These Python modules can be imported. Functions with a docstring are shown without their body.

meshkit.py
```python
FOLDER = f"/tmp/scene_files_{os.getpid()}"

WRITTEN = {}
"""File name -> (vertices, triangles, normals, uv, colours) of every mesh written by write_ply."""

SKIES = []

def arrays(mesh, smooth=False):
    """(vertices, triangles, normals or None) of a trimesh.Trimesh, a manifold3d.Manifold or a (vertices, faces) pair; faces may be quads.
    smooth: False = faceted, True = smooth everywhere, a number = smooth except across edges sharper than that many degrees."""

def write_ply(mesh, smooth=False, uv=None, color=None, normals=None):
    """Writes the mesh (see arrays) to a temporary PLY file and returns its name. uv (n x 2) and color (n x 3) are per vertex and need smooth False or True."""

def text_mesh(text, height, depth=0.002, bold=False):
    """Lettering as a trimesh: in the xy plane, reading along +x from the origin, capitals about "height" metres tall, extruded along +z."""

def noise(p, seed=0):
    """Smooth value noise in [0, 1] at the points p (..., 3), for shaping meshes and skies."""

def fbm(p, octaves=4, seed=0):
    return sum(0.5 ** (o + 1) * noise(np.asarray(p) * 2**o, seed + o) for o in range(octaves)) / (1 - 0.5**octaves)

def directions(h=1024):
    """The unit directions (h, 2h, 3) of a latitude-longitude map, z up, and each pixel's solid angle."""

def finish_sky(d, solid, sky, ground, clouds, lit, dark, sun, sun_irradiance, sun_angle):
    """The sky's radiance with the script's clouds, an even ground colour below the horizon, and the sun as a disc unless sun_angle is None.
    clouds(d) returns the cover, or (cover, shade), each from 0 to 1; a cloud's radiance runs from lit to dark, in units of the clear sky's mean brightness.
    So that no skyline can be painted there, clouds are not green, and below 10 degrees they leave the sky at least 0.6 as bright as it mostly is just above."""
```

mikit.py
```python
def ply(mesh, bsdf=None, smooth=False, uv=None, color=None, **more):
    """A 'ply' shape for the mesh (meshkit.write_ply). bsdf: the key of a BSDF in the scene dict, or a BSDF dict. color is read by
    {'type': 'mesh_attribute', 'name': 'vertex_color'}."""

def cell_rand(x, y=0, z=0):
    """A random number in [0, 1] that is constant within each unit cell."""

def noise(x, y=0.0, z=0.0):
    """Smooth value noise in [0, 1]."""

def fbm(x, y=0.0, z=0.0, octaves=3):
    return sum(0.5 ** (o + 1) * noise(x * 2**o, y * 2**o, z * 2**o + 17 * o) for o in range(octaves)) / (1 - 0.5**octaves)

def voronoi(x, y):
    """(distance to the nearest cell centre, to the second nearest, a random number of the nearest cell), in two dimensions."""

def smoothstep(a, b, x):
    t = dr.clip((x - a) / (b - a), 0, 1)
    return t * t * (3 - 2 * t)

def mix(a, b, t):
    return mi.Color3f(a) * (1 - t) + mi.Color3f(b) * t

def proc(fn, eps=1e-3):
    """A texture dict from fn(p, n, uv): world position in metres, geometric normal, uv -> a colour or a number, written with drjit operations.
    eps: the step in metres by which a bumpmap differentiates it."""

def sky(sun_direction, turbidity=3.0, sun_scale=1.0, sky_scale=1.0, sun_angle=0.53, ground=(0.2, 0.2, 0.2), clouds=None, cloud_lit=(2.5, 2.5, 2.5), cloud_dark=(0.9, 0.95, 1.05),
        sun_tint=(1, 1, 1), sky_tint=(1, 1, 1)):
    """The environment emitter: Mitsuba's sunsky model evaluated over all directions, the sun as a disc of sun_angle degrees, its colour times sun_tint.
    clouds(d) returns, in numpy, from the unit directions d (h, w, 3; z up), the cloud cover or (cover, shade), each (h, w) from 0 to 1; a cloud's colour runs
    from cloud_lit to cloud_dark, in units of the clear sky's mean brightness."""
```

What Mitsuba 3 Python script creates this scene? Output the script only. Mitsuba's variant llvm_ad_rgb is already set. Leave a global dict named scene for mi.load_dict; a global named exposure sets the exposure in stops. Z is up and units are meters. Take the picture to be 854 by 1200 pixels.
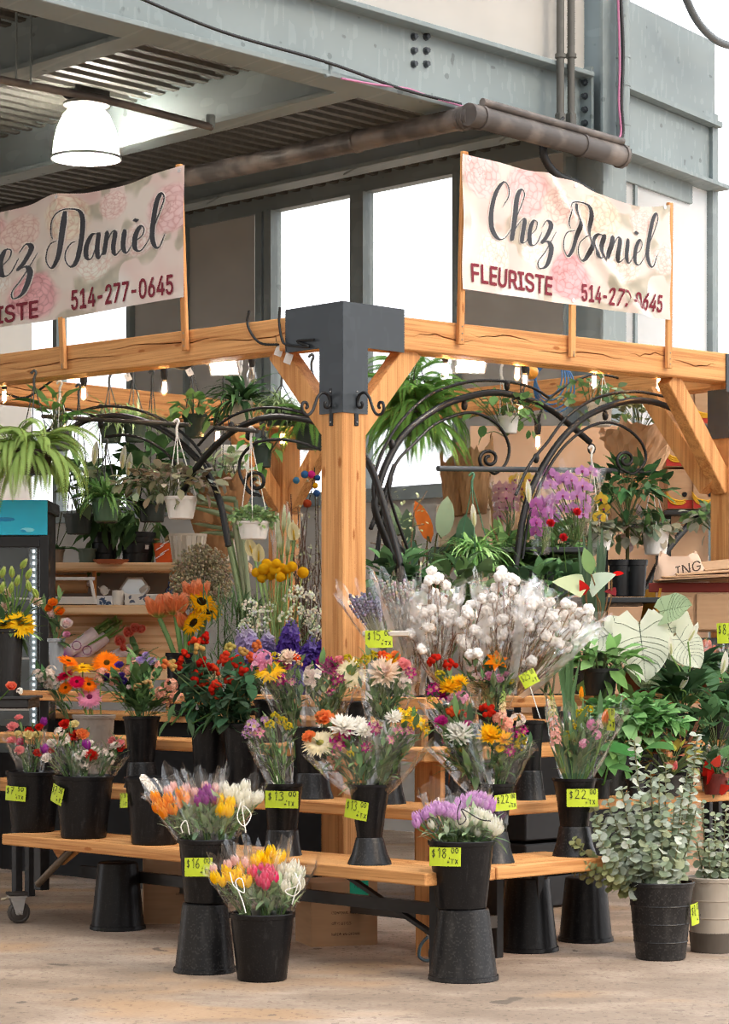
import math, random
import numpy as np, trimesh, manifold3d, drjit as dr, mitsuba as mi
import mikit, meshkit
from mikit import proc, noise, fbm, voronoi, smoothstep, mix, cell_rand

T = mi.ScalarTransform4f
scene, labels = {}, {}
F, HY, EYE = 2800.0, 768.0, 1.5
exposure = 2.8
# ---------------------------------------------------------------- camera, sky, large lights
scene['camera'] = {'type': 'perspective', 'fov': 2 * math.degrees(math.atan(427 / F)), 'fov_axis': 'x', 'near_clip': 0.5, 'far_clip': 500.0,
                   'principal_point_offset_y': (600 - HY) / 1200,
                   'to_world': T().look_at(origin=[0, 0, EYE], target=[0, 10, EYE], up=[0, 0, 1])}
scene['sky'] = mikit.sky((0.72, -0.55, 0.6), turbidity=6.0, sun_scale=0.22, sun_angle=28.0, sun_tint=(0.97, 1.0, 1.08), sky_scale=1.0, clouds=lambda d: np.ones(d.shape[:2]),
                         cloud_lit=(2.42, 2.5, 2.62), cloud_dark=(2.0, 2.0, 2.0), ground=(0.3, 0.28, 0.26))
rnd = np.random.default_rng(11)


# ---------------------------------------------------------------- small maths
def lin(h):
    """'#rrggbb' (or an sRGB triple) -> linear numpy colour"""
    c = np.array([int(h[i:i + 2], 16) for i in (1, 3, 5)]) / 255 if isinstance(h, str) else np.asarray(h, float) / 255
    return np.where(c <= 0.04045, c / 12.92, ((c + 0.055) / 1.055) ** 2.4)


def unit(v):
    v = np.asarray(v, float)
    return v / (np.linalg.norm(v, axis=-1, keepdims=True) + 1e-12)


def ray(px, py):
    return np.array([(px - 427) / F, 1.0, (HY - py) / F])


def at(px, py, Y):
    """the point seen at pixel (px, py) that lies Y metres in front of the camera"""
    return np.array([0, 0, EYE]) + ray(px, py) * Y


def at_z(px, py, z):
    """the point seen at a pixel that lies at height z"""
    return at(px, py, (z - EYE) * F / (HY - py))


CORNER = np.array([-0.12, 13.2])
L2 = np.array([-math.sin(math.radians(43.5)), math.cos(math.radians(43.5))])
R2 = np.array([math.sin(math.radians(46.5)), math.cos(math.radians(46.5))])
L3, R3, Z3 = np.array([*L2, 0]), np.array([*R2, 0]), np.array([0, 0, 1.0])


def W(a, b, z=0.0):
    """booth frame: a metres along the left run, b along the right run, from the corner post's front edge"""
    return np.array([*(CORNER + a * L2 + b * R2), z])


def on_plane(px, py, p0, d):
    """pixel ray cut with the upright plane through p0 that runs along the level direction d"""
    r, n = ray(px, py), np.array([d[1], -d[0]])
    return at(px, py, (p0[:2] @ n) / (r[:2] @ n))


def on_L(px, py, b):
    return on_plane(px, py, W(0, b), L2)


def on_R(px, py, a):
    return on_plane(px, py, W(a, 0), R2)


KB = 1.15
BO = np.array([1.578, 15.5])
RB = np.array([math.sin(math.radians(42.5)), math.cos(math.radians(42.5))])
RC = np.array([math.sin(math.radians(34.0)), math.cos(math.radians(34.0))])
L3B, R3B, R3C = L3, np.array([*RB, 0]), np.array([*RC, 0])


def H(s, t, z, c=0.0):
    """hall frame: s along the edge beam, t behind it, z height (c: along the gutter wall beyond the column)"""
    p = np.array([*(BO + s * RB + t * L2 + c * RC), z])
    e = np.array([0, 0, EYE])
    return e + KB * (p - e)


# ---------------------------------------------------------------- meshes
class B:
    """collects pieces of one mesh, with a colour per vertex"""

    def __init__(s):
        s.v, s.f, s.c, s.n = [], [], [], 0

    def add(s, v, f, c=(1, 1, 1)):
        v, f = np.asarray(v, float), np.asarray(f, int)
        if f.shape[1] == 4:
            f = np.vstack([f[:, [0, 1, 2]], f[:, [0, 2, 3]]])
        s.v.append(v); s.f.append(f + s.n); s.c.append(np.broadcast_to(np.asarray(c, float), (len(v), 3))); s.n += len(v)
        return s

    def put(s, tpl, Ms, cols=None):
        """copies of a template (v, f, c) under the matrices Ms (k,4,4), each times a colour of cols (k,3)"""
        v, f, c = tpl
        Ms = np.asarray(Ms, float).reshape(-1, 4, 4)
        k = len(Ms)
        if not k:
            return s
        vv = np.einsum('kij,nj->kni', Ms[:, :3, :3], v) + Ms[:, None, :3, 3]
        cc = np.broadcast_to(c, (k, len(v), 3)) if cols is None else c[None] * np.asarray(cols, float).reshape(-1, 1, 3)
        ff = f[None] + (np.arange(k) * len(v))[:, None, None]
        return s.add(vv.reshape(-1, 3), ff.reshape(-1, 3), np.broadcast_to(cc, (k, len(v), 3)).reshape(-1, 3))

    def mesh(s):
        return trimesh.Trimesh(np.vstack(s.v), np.vstack(s.f), process=False)

    def tpl(s):
        return np.vstack(s.v), np.vstack(s.f), np.vstack(s.c)

    def box(s, c, h, ax=(np.array([1., 0, 0]), np.array([0, 1., 0]), Z3), col=(1, 1, 1), bev=0.0):
        """box with centre c, half sizes h along the axes ax; bev chamfers its edges"""
        c, A = np.asarray(c, float), np.array(ax, float)
        h = np.asarray(h, float)
        b = min(bev, 0.45 * h.min())
        if b <= 0:
            q = np.array([[x, y, z] for x in (-1, 1) for y in (-1, 1) for z in (-1, 1)]) * h
            fs = [[0, 1, 3, 2], [4, 6, 7, 5], [0, 4, 5, 1], [2, 3, 7, 6], [0, 2, 6, 4], [1, 5, 7, 3]]
            v = np.array([q[i] for f in fs for i in f])
            f = np.arange(24).reshape(6, 4)
        else:
            pts = []
            for sx in (-1, 1):
                for sy in (-1, 1):
                    for sz in (-1, 1):
                        sg = np.array([sx, sy, sz])
                        for k in range(3):
                            d = h - b; d = d.copy(); d[k] = h[k]
                            pts.append(sg * d)
            hull = trimesh.convex.convex_hull(np.array(pts))
            v, f = hull.vertices[hull.faces].reshape(-1, 3), np.arange(3 * len(hull.faces)).reshape(-1, 3)
        if np.linalg.det(A) < 0:
            f = f[:, ::-1]
        return s.add(c + v @ A, f, col)

    def tube(s, p, r, n=6, col=(1, 1, 1), cap=True):
        p = np.asarray(p, float)
        k = len(p)
        t = unit(np.gradient(p, axis=0))
        a0 = np.array([0, 0, 1.0]) if abs(t[0, 2]) < 0.9 else np.array([1.0, 0, 0])
        a = np.zeros_like(p); prev = a0
        for i in range(k):
            prev = prev - t[i] * (prev @ t[i]); prev = prev / (np.linalg.norm(prev) + 1e-12); a[i] = prev
        b = np.cross(t, a)
        an = np.arange(n) * 2 * np.pi / n
        r = np.broadcast_to(np.asarray(r, float), (k,))
        v = p[:, None] + r[:, None, None] * (np.cos(an)[None, :, None] * a[:, None] + np.sin(an)[None, :, None] * b[:, None])
        i, j = np.meshgrid(np.arange(k - 1), np.arange(n), indexing='ij')
        q = np.stack([i * n + j, i * n + (j + 1) % n, (i + 1) * n + (j + 1) % n, (i + 1) * n + j], -1).reshape(-1, 4)
        s.add(v.reshape(-1, 3), q, col)
        if cap:
            for e, ring in ((0, np.arange(n)[::-1]), (k - 1, np.arange(n))):
                s.add(v[e][ring], [[0, x, x + 1] for x in range(1, n - 1)], col)
        return s

    def lathe(s, prof, n=28, M=None, col=(1, 1, 1), sharp=35):
        """surface of revolution of the (r, z) profile; corners sharper than `sharp` stay hard"""
        P = np.asarray(prof, float)
        runs, cur = [], [0]
        for i in range(1, len(P)):
            cur.append(i)
            if i < len(P) - 1:
                d0, d1 = unit(P[i] - P[i - 1]), unit(P[i + 1] - P[i])
                if d0 @ d1 < math.cos(math.radians(sharp)):
                    runs.append(cur); cur = [i]
        runs.append(cur)
        an = np.arange(n) * 2 * np.pi / n
        for run in runs:
            q = P[run]
            v = np.stack([q[:, :1] * np.cos(an), q[:, :1] * np.sin(an), np.repeat(q[:, 1:], n, 1)], -1)
            i, j = np.meshgrid(np.arange(len(q) - 1), np.arange(n), indexing='ij')
            f = np.stack([i * n + j, i * n + (j + 1) % n, (i + 1) * n + (j + 1) % n, (i + 1) * n + j], -1).reshape(-1, 4)
            v = v.reshape(-1, 3)
            if M is not None:
                v = v @ M[:3, :3].T + M[:3, 3]
            s.add(v, f, col)
        return s

    def ball(s, c, r, sub=2, col=(1, 1, 1)):
        m = trimesh.creation.icosphere(subdivisions=sub)
        return s.add(np.asarray(c) + m.vertices * np.asarray(r), m.faces, col)

    def man(s, m, col=(1, 1, 1)):
        m = m.to_mesh()
        v, f = m.vert_properties[:, :3], m.tri_verts
        return s.add(v[f].reshape(-1, 3), np.arange(3 * len(f)).reshape(-1, 3), col)


def Mat(loc=(0, 0, 0), z=None, y=None, s=1.0, spin=0.0):
    """matrix that takes the z axis to direction z (or the y axis to y), scaled, placed at loc"""
    m = np.eye(4)
    if z is not None or y is not None:
        d = unit(z if z is not None else y)
        up = np.array([0, 0, 1.0]) if abs(d[2]) < 0.95 else np.array([0, 1.0, 0])
        x = unit(np.cross(up, d)); w = np.cross(d, x)
        m[:3, :3] = np.stack([x, w, d], 1) if z is not None else np.stack([-x, d, w], 1)
    if spin:
        c, q = math.cos(spin), math.sin(spin)
        Rm = np.array([[c, -q, 0], [q, c, 0], [0, 0, 1]]) if y is None else np.array([[c, 0, q], [0, 1, 0], [-q, 0, c]])
        m[:3, :3] = m[:3, :3] @ Rm
    m[:3, :3] = m[:3, :3] * np.asarray(s)
    m[:3, 3] = loc
    return m


def aims(loc, dirs, sc=1.0, up=None, spin=None):
    """(k,4,4) matrices whose y axis points along dirs and z axis is near `up`"""
    d = unit(dirs); k = len(d)
    u = np.broadcast_to(np.array([0, 0, 1.0]) if up is None else np.asarray(up, float), (k, 3)).copy()
    u[np.abs((unit(u) * d).sum(1)) > 0.97] = [0.3, -1.0, 0.1]
    x = unit(np.cross(d, u)); z = np.cross(x, d)
    if spin is not None:
        c, q = np.cos(spin)[:, None], np.sin(spin)[:, None]
        x, z = x * c + z * q, z * c - x * q
    M = np.tile(np.eye(4), (k, 1, 1))
    sc = np.broadcast_to(np.asarray(sc, float).reshape(-1, 1) if np.ndim(sc) < 2 else sc, (k, 3)) if np.ndim(sc) else np.full((k, 3), sc)
    M[:, :3, 0], M[:, :3, 1], M[:, :3, 2] = x * sc[:, :1], d * sc[:, 1:2], z * sc[:, 2:3]
    M[:, :3, 3] = loc
    return M


def spline(pts, n=8):
    """Catmull-Rom through the points, n steps per span"""
    P = np.asarray(pts, float)
    P = np.vstack([2 * P[0] - P[1], P, 2 * P[-1] - P[-2]])
    out = []
    t = np.linspace(0, 1, n, endpoint=False)[:, None]
    for i in range(1, len(P) - 2):
        a, b, c, d = P[i - 1:i + 3]
        out.append(0.5 * (2 * b + (c - a) * t + (2 * a - 5 * b + 4 * c - d) * t ** 2 + (3 * b - a - 3 * c + d) * t ** 3))
    return np.vstack([*out, P[-2:-1]])


# ---------------------------------------------------------------- scene entries
COUNT = {}


def numbered(name, parent=None):
    k = f'{parent}__{name}' if parent else name
    i = COUNT.get(k, 0); COUNT[k] = i + 1
    return k if i == 0 else f'{k}_{i:03d}'


def thing(name, label, cat, group=None):
    k = numbered(name)
    labels[k] = {'label': label, 'category': cat}
    if group:
        labels[k]['group'] = group
    return k


def shp(b, mat, smooth=False, uv=None):
    """shape dict of a builder"""
    return mikit.ply(b.mesh(), mat, smooth=smooth, color=np.vstack(b.c), uv=uv)


SHARED = {}
def share(sh):
    """marks a shape dict that many parts use: its copies become instances"""
    SHARED[id(sh)] = (f'form_{len(SHARED)}', sh)
    scene[SHARED[id(sh)][0]] = {'type': 'shapegroup', 'form': sh}
    return sh


def add(name, sh, parent=None, M=None, label=None, cat=None, group=None, kind=None):
    k = numbered(name, parent)
    if isinstance(sh, tuple):
        sh = shp(*sh)
    if id(sh) in SHARED:
        scene[k] = {'type': 'instance', 'form': {'type': 'ref', 'id': SHARED[id(sh)][0]}, 'to_world': T(np.asarray(M))}
    else:
        scene[k] = sh if M is None else {**sh, 'to_world': T(np.asarray(M))}
    d = {}
    if label: d['label'] = label
    if cat: d['category'] = cat
    if group: d['group'] = group
    if kind: d['kind'] = kind
    if d: labels[k] = d
    return k


# ---------------------------------------------------------------- materials
VC = {'type': 'mesh_attribute', 'name': 'vertex_color'}


def bs(name, **kw):
    base = kw.pop('base_color', VC)
    scene[name] = {'type': 'twosided', 'b': {'type': 'principled', 'base_color': base, **kw}}
    return name


bs('matte', roughness=0.75, specular=0.25)
bs('satin', roughness=0.45, specular=0.5)
bs('gloss', roughness=0.18, specular=0.5)
bs('iron', roughness=0.42, specular=0.35)
bs('pale_wood', base_color=proc(lambda p, n, uv: mix((0.74, 0.52, 0.31), (0.52, 0.30, 0.14), smoothstep(0.35, 0.75, fbm(p.x * 1.3, p.y * 30, p.z * 36, 3)))), roughness=0.6, specular=0.3)
bs('metal', roughness=0.3, metallic=1.0)
scene['leaf'] = {'type': 'principledthin', 'base_color': VC, 'roughness': 0.42, 'diff_trans': 0.5, 'spec_trans': 0.0, 'eta': 1.45}
scene['petal'] = {'type': 'principledthin', 'base_color': VC, 'roughness': 0.65, 'diff_trans': 0.9, 'spec_trans': 0.0, 'eta': 1.3}
scene['cellophane'] = {'type': 'thindielectric', 'int_ior': 1.5}
scene['stiff_film'] = {'type': 'thindielectric', 'int_ior': 1.9}
scene['pane'] = {'type': 'thindielectric', 'int_ior': 1.5}


def wood_fn(axis, light, dark):
    A = np.asarray(axis, float)
    o = unit(np.cross(A, [0.2, 0.3, 0.9])); q = np.cross(A, o)
    lt, dk = [float(x) for x in lin(light)], [float(x) for x in lin(dark)]

    def fn(p, n, uv):
        u = p.x * A[0] + p.y * A[1] + p.z * A[2]
        v = p.x * o[0] + p.y * o[1] + p.z * o[2]
        w = p.x * q[0] + p.y * q[1] + p.z * q[2]
        g = fbm(u * 1.1, v * 34, w * 34, 3) * 0.6 + fbm(u * 4, v * 150, w * 150, 2) * 0.4
        big = fbm(u * 0.9, v * 5, w * 5, 2)
        f = smoothstep(0.3, 0.75, g) * 0.75 + (big - 0.5) * 0.5
        d, _, r = voronoi(u * 2.3, (v + w) * 7 + 3.7)
        k = dr.select(r > 0.55, 1 - smoothstep(0.03, 0.10, d), 0.0)
        return mix(lt, dk, dr.clip(f + k * 0.8, 0, 1))
    return fn


for nm, ax in (('wood_along_left', L3), ('wood_along_right', R3), ('wood_upright', Z3), ('wood_across', np.array([1.0, 0, 0]))):
    bs(nm, base_color=proc(wood_fn(ax, '#d8a066', '#a2622e')), roughness=0.62, specular=0.3)


def black_fn(p, n, uv):
    s = smoothstep(0.62, 0.8, fbm(p.x * 60 + p.y * 31, p.z * 14, p.y * 60, 3))
    d = smoothstep(0.7, 0.74, noise(p.x * 210, p.y * 210, p.z * 160))
    return mix((0.006, 0.006, 0.007), (0.05, 0.05, 0.05), s * 0.22 + d * 0.15)


bs('black_plastic', base_color=proc(black_fn), roughness=0.3, specular=0.25)


def dusty_fn(p, n, uv):
    s = fbm(p.x * 25, p.y * 25, p.z * 5, 3)
    d = smoothstep(0.66, 0.72, noise(p.x * 160, p.y * 160, p.z * 120))
    return mix((0.010, 0.010, 0.011), (0.10, 0.095, 0.09), smoothstep(0.5, 0.9, s) * 0.25 + d * 0.2)


bs('scuffed_plastic', base_color=proc(dusty_fn), roughness=0.34, specular=0.4)


def steel_fn(lo, hi, rust=0.5):
    a, b = [float(x) for x in lin(lo)], [float(x) for x in lin(hi)]

    def fn(p, n, uv):
        big = fbm(p.x * 0.9 + p.y * 0.7, p.z * 1.3, p.y * 0.6, 3)
        c = mix(a, b, big)
        sp = smoothstep(0.79, 0.84, fbm(p.x * 13, p.z * 13, p.y * 9, 2))
        pale = smoothstep(0.74, 0.78, noise(p.x * 30 + p.y * 21, p.z * 12))
        c = c * (1 + pale * 0.12)
        return c * (1 - sp * rust * 0.6)
    return fn


bs('steel_paint', base_color=proc(steel_fn('#6f7a7c', '#8b9696')), roughness=0.5, specular=0.4)
bs('deck_metal', base_color=proc(steel_fn('#474641', '#5d5b55')), roughness=0.5, specular=0.4)
bs('bracket_steel', base_color=proc(steel_fn('#2e3338', '#353b40', 0.2)), roughness=0.42, specular=0.5)


def pipe_fn(p, n, uv):
    return mix((0.085, 0.075, 0.07), (0.2, 0.17, 0.15), smoothstep(0.35, 0.75, fbm(p.x * 6, p.y * 6, p.z * 6, 3)))


bs('pipe_wrap', base_color=proc(pipe_fn), roughness=0.5, specular=0.4)


def wallpanel_fn(p, n, uv):
    return mix((0.40, 0.385, 0.355), (0.50, 0.485, 0.45), fbm(p.x * 1.7, p.y * 1.7, p.z * 2.3, 3))


bs('wall_panel', base_color=proc(wallpanel_fn), roughness=0.7, specular=0.2)


def floor_fn(p, n, uv):
    big = fbm(p.x * 0.55, p.y * 0.55, 0, 4)
    mid = fbm(p.x * 2.6, p.y * 3.4, 3.0, 3)
    fine = noise(p.x * 85, p.y * 85)
    c = mix((0.26, 0.195, 0.145), (0.46, 0.365, 0.29), smoothstep(0.25, 0.75, big * 0.55 + mid * 0.45))
    c = c * (0.9 + 0.2 * fine)
    rust = smoothstep(0.55, 0.75, fbm(p.x * 1.1 + 9, p.y * 1.9, 8, 3))
    c = mix(c, (0.40, 0.24, 0.12), rust * 0.55)
    dirt = smoothstep(0.52, 0.66, fbm(p.x * 1.9 + 31, p.y * 4.1 + 7, 2, 4))
    c = mix(c, (0.20, 0.15, 0.11), dirt * 0.4)
    d, _, r = voronoi(p.x * 1.5 + noise(p.x * 9, p.y * 9) * 0.16, p.y * 0.9 + noise(p.x * 7 + 40, p.y * 7) * 0.2)
    wet = dr.select(r > 0.45, 1 - smoothstep(0.04, 0.07, d / (0.3 + r * 0.7)), 0.0)
    c = mix(c, (0.12, 0.095, 0.075), wet * 0.85)
    grit = smoothstep(0.8, 0.83, noise(p.x * 46, p.y * 46, 5))
    return mix(c, (0.1, 0.08, 0.06), grit * 0.35)


bs('concrete', base_color=proc(floor_fn), roughness=0.6, specular=0.35)


def card_fn(p, n, uv):
    return mix((0.36, 0.22, 0.125), (0.43, 0.275, 0.165), fbm(p.x * 9, p.y * 9, p.z * 60, 2))


bs('cardboard', base_color=proc(card_fn), roughness=0.8, specular=0.1)
# ================================================================= THE HALL
def hbox(s0, s1, t0, t1, z0, z1, b=None, col=(1, 1, 1), c=None, bev=0.0):
    """box in the hall frame (c: along the gutter wall instead of the edge beam)"""
    b = b or B()
    if c is None:
        p, q = H((s0 + s1) / 2, (t0 + t1) / 2, (z0 + z1) / 2), R3B
    else:
        p, q = H(0.17, (t0 + t1) / 2, (z0 + z1) / 2, (s0 + s1) / 2), R3C
    return b.box(p, KB * np.array([s1 - s0, t1 - t0, z1 - z0]) / 2, (q, L3, Z3), col, bev)


def struct(name, b, mat, parent=None, smooth=False, label=None, cat='structure'):
    return add(name, (b, mat, smooth), parent, label=label, kind='structure', cat=None if parent else cat)


fl = B(); fl.add([[-30, -25, 0], [30, -25, 0], [30, 45, 0], [-30, 45, 0]], [[0, 1, 2, 3]])
struct('floor', fl, 'concrete', label='warm grey stained concrete floor of the market hall', cat='floor')

# corrugated deck: one panel per bay between the roof beams
def deck(s0, s1, t0, t1, z=5.16):
    b = B(); t = t0; pit = 0.145
    while t < t1:
        prof = [(t, z), (t + pit * .38, z), (t + pit * .5, z - .055), (t + pit * .88, z - .055), (t + pit, z)]
        for (a, za), (c, zc) in zip(prof[:-1], prof[1:]):
            b.add([H(s0, a, za), H(s1, a, za), H(s1, c, zc), H(s0, c, zc)], [[0, 1, 2, 3]])
        t += pit
    return b


labels['ceiling'] = {'label': 'dark corrugated steel roof deck above the beams', 'category': 'ceiling', 'kind': 'structure'}
for s0, s1 in ((-8.9, -5.55), (-5.5, -3.86), (-3.78, -2.17), (-2.1, -0.3), (-0.3, 0.6)):
    add('deck_panel', (deck(s0, s1, 0.2, 8.0), 'deck_metal'), 'ceiling')
add('roof_slab', (hbox(-9, .72, 0.14, 8.2, 5.2, 5.3), 'steel_paint'), 'ceiling')


def ibeam(key, s0, s1, t0, t1, z0, z1, along, label, mat='steel_paint', ft=0.03, wt=0.025, cat='beam'):
    labels[key] = {'label': label, 'category': cat, 'kind': 'structure'}
    add('bottom_flange', (hbox(s0, s1, t0, t1, z0, z0 + ft, bev=.004), mat), key)
    add('top_flange', (hbox(s0, s1, t0, t1, z1 - ft, z1, bev=.004), mat), key)
    sm, tm = (s0 + s1) / 2, (t0 + t1) / 2
    w = hbox(s0, s1, tm - wt / 2, tm + wt / 2, z0 + ft, z1 - ft) if along == 's' else hbox(sm - wt / 2, sm + wt / 2, t0, t1, z0 + ft, z1 - ft)
    add('web', (w, mat), key)
    return key


eb = ibeam('roof_edge_beam', -9, -0.14, 0.0, 0.25, 4.79, 5.26, 's', 'big pale grey steel edge beam with bolts running over the stall')
struct('wall_side', B().box([-7.2, 4, 5.0], [.1, 9, 5.0]), 'wall_panel', label='added unseen wall left of the stall that keeps sky light off it')  # out-of-view wall added to shade the faces turned left
struct('wall_rear', B().box([0, -6, 3.4], [16, .1, 3.4]), 'wall_panel', label='added unseen wall behind the camera that blocks low sky light')  # out-of-view wall added to darken the floor under the bench
bolt = B(); bolt.lathe([(0, .022), (.016, .022), (.016, 0), (.024, 0), (.024, -.006)], 8)
bsh = share(shp(bolt, 'bracket_steel'))
for px in (485, 499.5):
    for py in (43, 59.5, 75):
        p = on_plane(px, py, H(0, .105, 0), RB)
        add('bolt', bsh, eb, Mat(p, z=[L2[0] * -1, L2[1] * -1, 0], s=1.15))
ibeam('upper_edge_beam', -9, -0.14, 0.02, 0.2, 6.1, 6.4, 's', 'upper steel rail above the edge beam wall', 'steel_paint')
struct('wall_front', hbox(-9, -0.14, 0.09, 0.12, 5.26, 6.1), 'wall_panel', label='beige grey panel wall above the edge beam')
for i, s in enumerate((-5.55, -3.86, -2.17)):
    k = 'roof_joist' + ('' if i == 0 else f'_{i:03d}')
    ibeam(k, s - .09, s + .09, 0.25, 8.0, 4.81, 5.15, 't', ['roof joist over the far left of the stall', 'roof joist behind the white bell lamp', 'roof joist in front of the long pipe'][i], 'steel_paint')
    ibeam('window_beam', -0.38, -0.2, 0.25, 8.0, 4.9, 5.15, 't', 'deep steel beam over the tall windows', 'steel_paint')
fl2 = B()
for a in (-.2, .0, .2):
    fl2.tube([H(-.39, .5 + 3.4 * (a + .2) * 2.2, 4.9), H(-.39, .62 + 3.4 * (a + .2) * 2.2, 4.87)], .012, 5)
add('clamp', (fl2, 'steel_paint'), 'window_beam')

# column with flanges and web
ck = 'steel_column'
labels[ck] = {'label': 'grey steel column standing behind the right banner', 'category': 'column', 'kind': 'structure'}
add('front_flange', (hbox(-.125, .125, -.06, -.035, 0, 7, bev=.003), 'steel_paint'), ck)
add('rear_flange', (hbox(-.125, .125, .26, .285, 0, 7), 'steel_paint'), ck)
add('web', (hbox(-.012, .012, -.035, .26, 0, 7), 'steel_paint'), ck)
add('end_plate', (hbox(-.15, -.125, .02, .24, 4.75, 5.3), 'steel_paint'), ck)
for z in np.linspace(4.85, 5.2, 5):
    add('bolt', bsh, ck, Mat(H(-.16, .07, z), z=-R3B, s=1.1))
gus = B(); q = [H(-.13, .1, 5.28), H(-.45, .1, 5.28), H(-.13, .1, 5.9), H(-.13, .12, 5.28), H(-.45, .12, 5.28), H(-.13, .12, 5.9)]
gus.add(q, [[0, 1, 2], [3, 5, 4], [0, 2, 5], [0, 5, 3], [1, 4, 5], [1, 5, 2]])
add('gusset', (gus, 'steel_paint'), ck)

# gutter wall to the right of the column
gw = 'wall_gutter'
labels[gw] = {'label': 'pale blue grey steel cladding right of the column', 'category': 'wall', 'kind': 'structure'}
for z0, z1, t in ((5.24, 5.8, 0.0), (4.78, 5.2, 0.03)):
    add('cladding_panel', (hbox(-.08, 1.364, t, t + .04, z0, z1, c=1, bev=.004), 'steel_paint'), gw)
add('ledge', (hbox(-.08, 1.40, -.05, .06, 5.2, 5.235, c=1), 'steel_paint'), gw)
add('lower_ledge', (hbox(-.08, 1.40, -.12, .1, 4.755, 4.78, c=1), 'steel_paint'), gw)
add('lower_rail', (hbox(-.08, 1.05, .02, .06, 4.62, 4.755, c=1), 'steel_paint'), gw)
wf = 'window_1'
labels[wf] = {'label': 'frosted white glazing below the gutter wall', 'category': 'window', 'kind': 'structure'}
scene['frosted'] = {'type': 'principledthin', 'base_color': {'type': 'rgb', 'value': [.86, .88, .88]}, 'roughness': 0.5, 'diff_trans': 1.1, 'spec_trans': 0.0}
for c0, c1 in ((-.05, .22), (.24, 1.33)):
    pn = B(); pn.add([H(.17, .05, 2.2, c0), H(.17, .05, 2.2, c1), H(.17, .05, 4.76, c1), H(.17, .05, 4.76, c0)], [[0, 1, 2, 3]])
    add('pane', (pn, 'frosted'), wf)
add('mullion', (hbox(.215, .25, .03, .07, 2.2, 4.76, c=1), 'steel_paint'), wf)
add('frame_post', (hbox(1.33, 1.42, .0, .09, 0, 5.3, c=1), 'steel_paint'), wf)
add('sill_wall', (hbox(-.1, 1.42, .03, .1, 0, 2.2, c=1), 'wall_panel'), wf)

# tall window wall along the left run
WS = 0.6
def wp(px, z, ds=0.0):
    p = on_plane(px, 400, H(WS + ds, 0, 0), L2)
    return np.array([p[0], p[1], EYE + KB * (z - EYE)])


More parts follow.
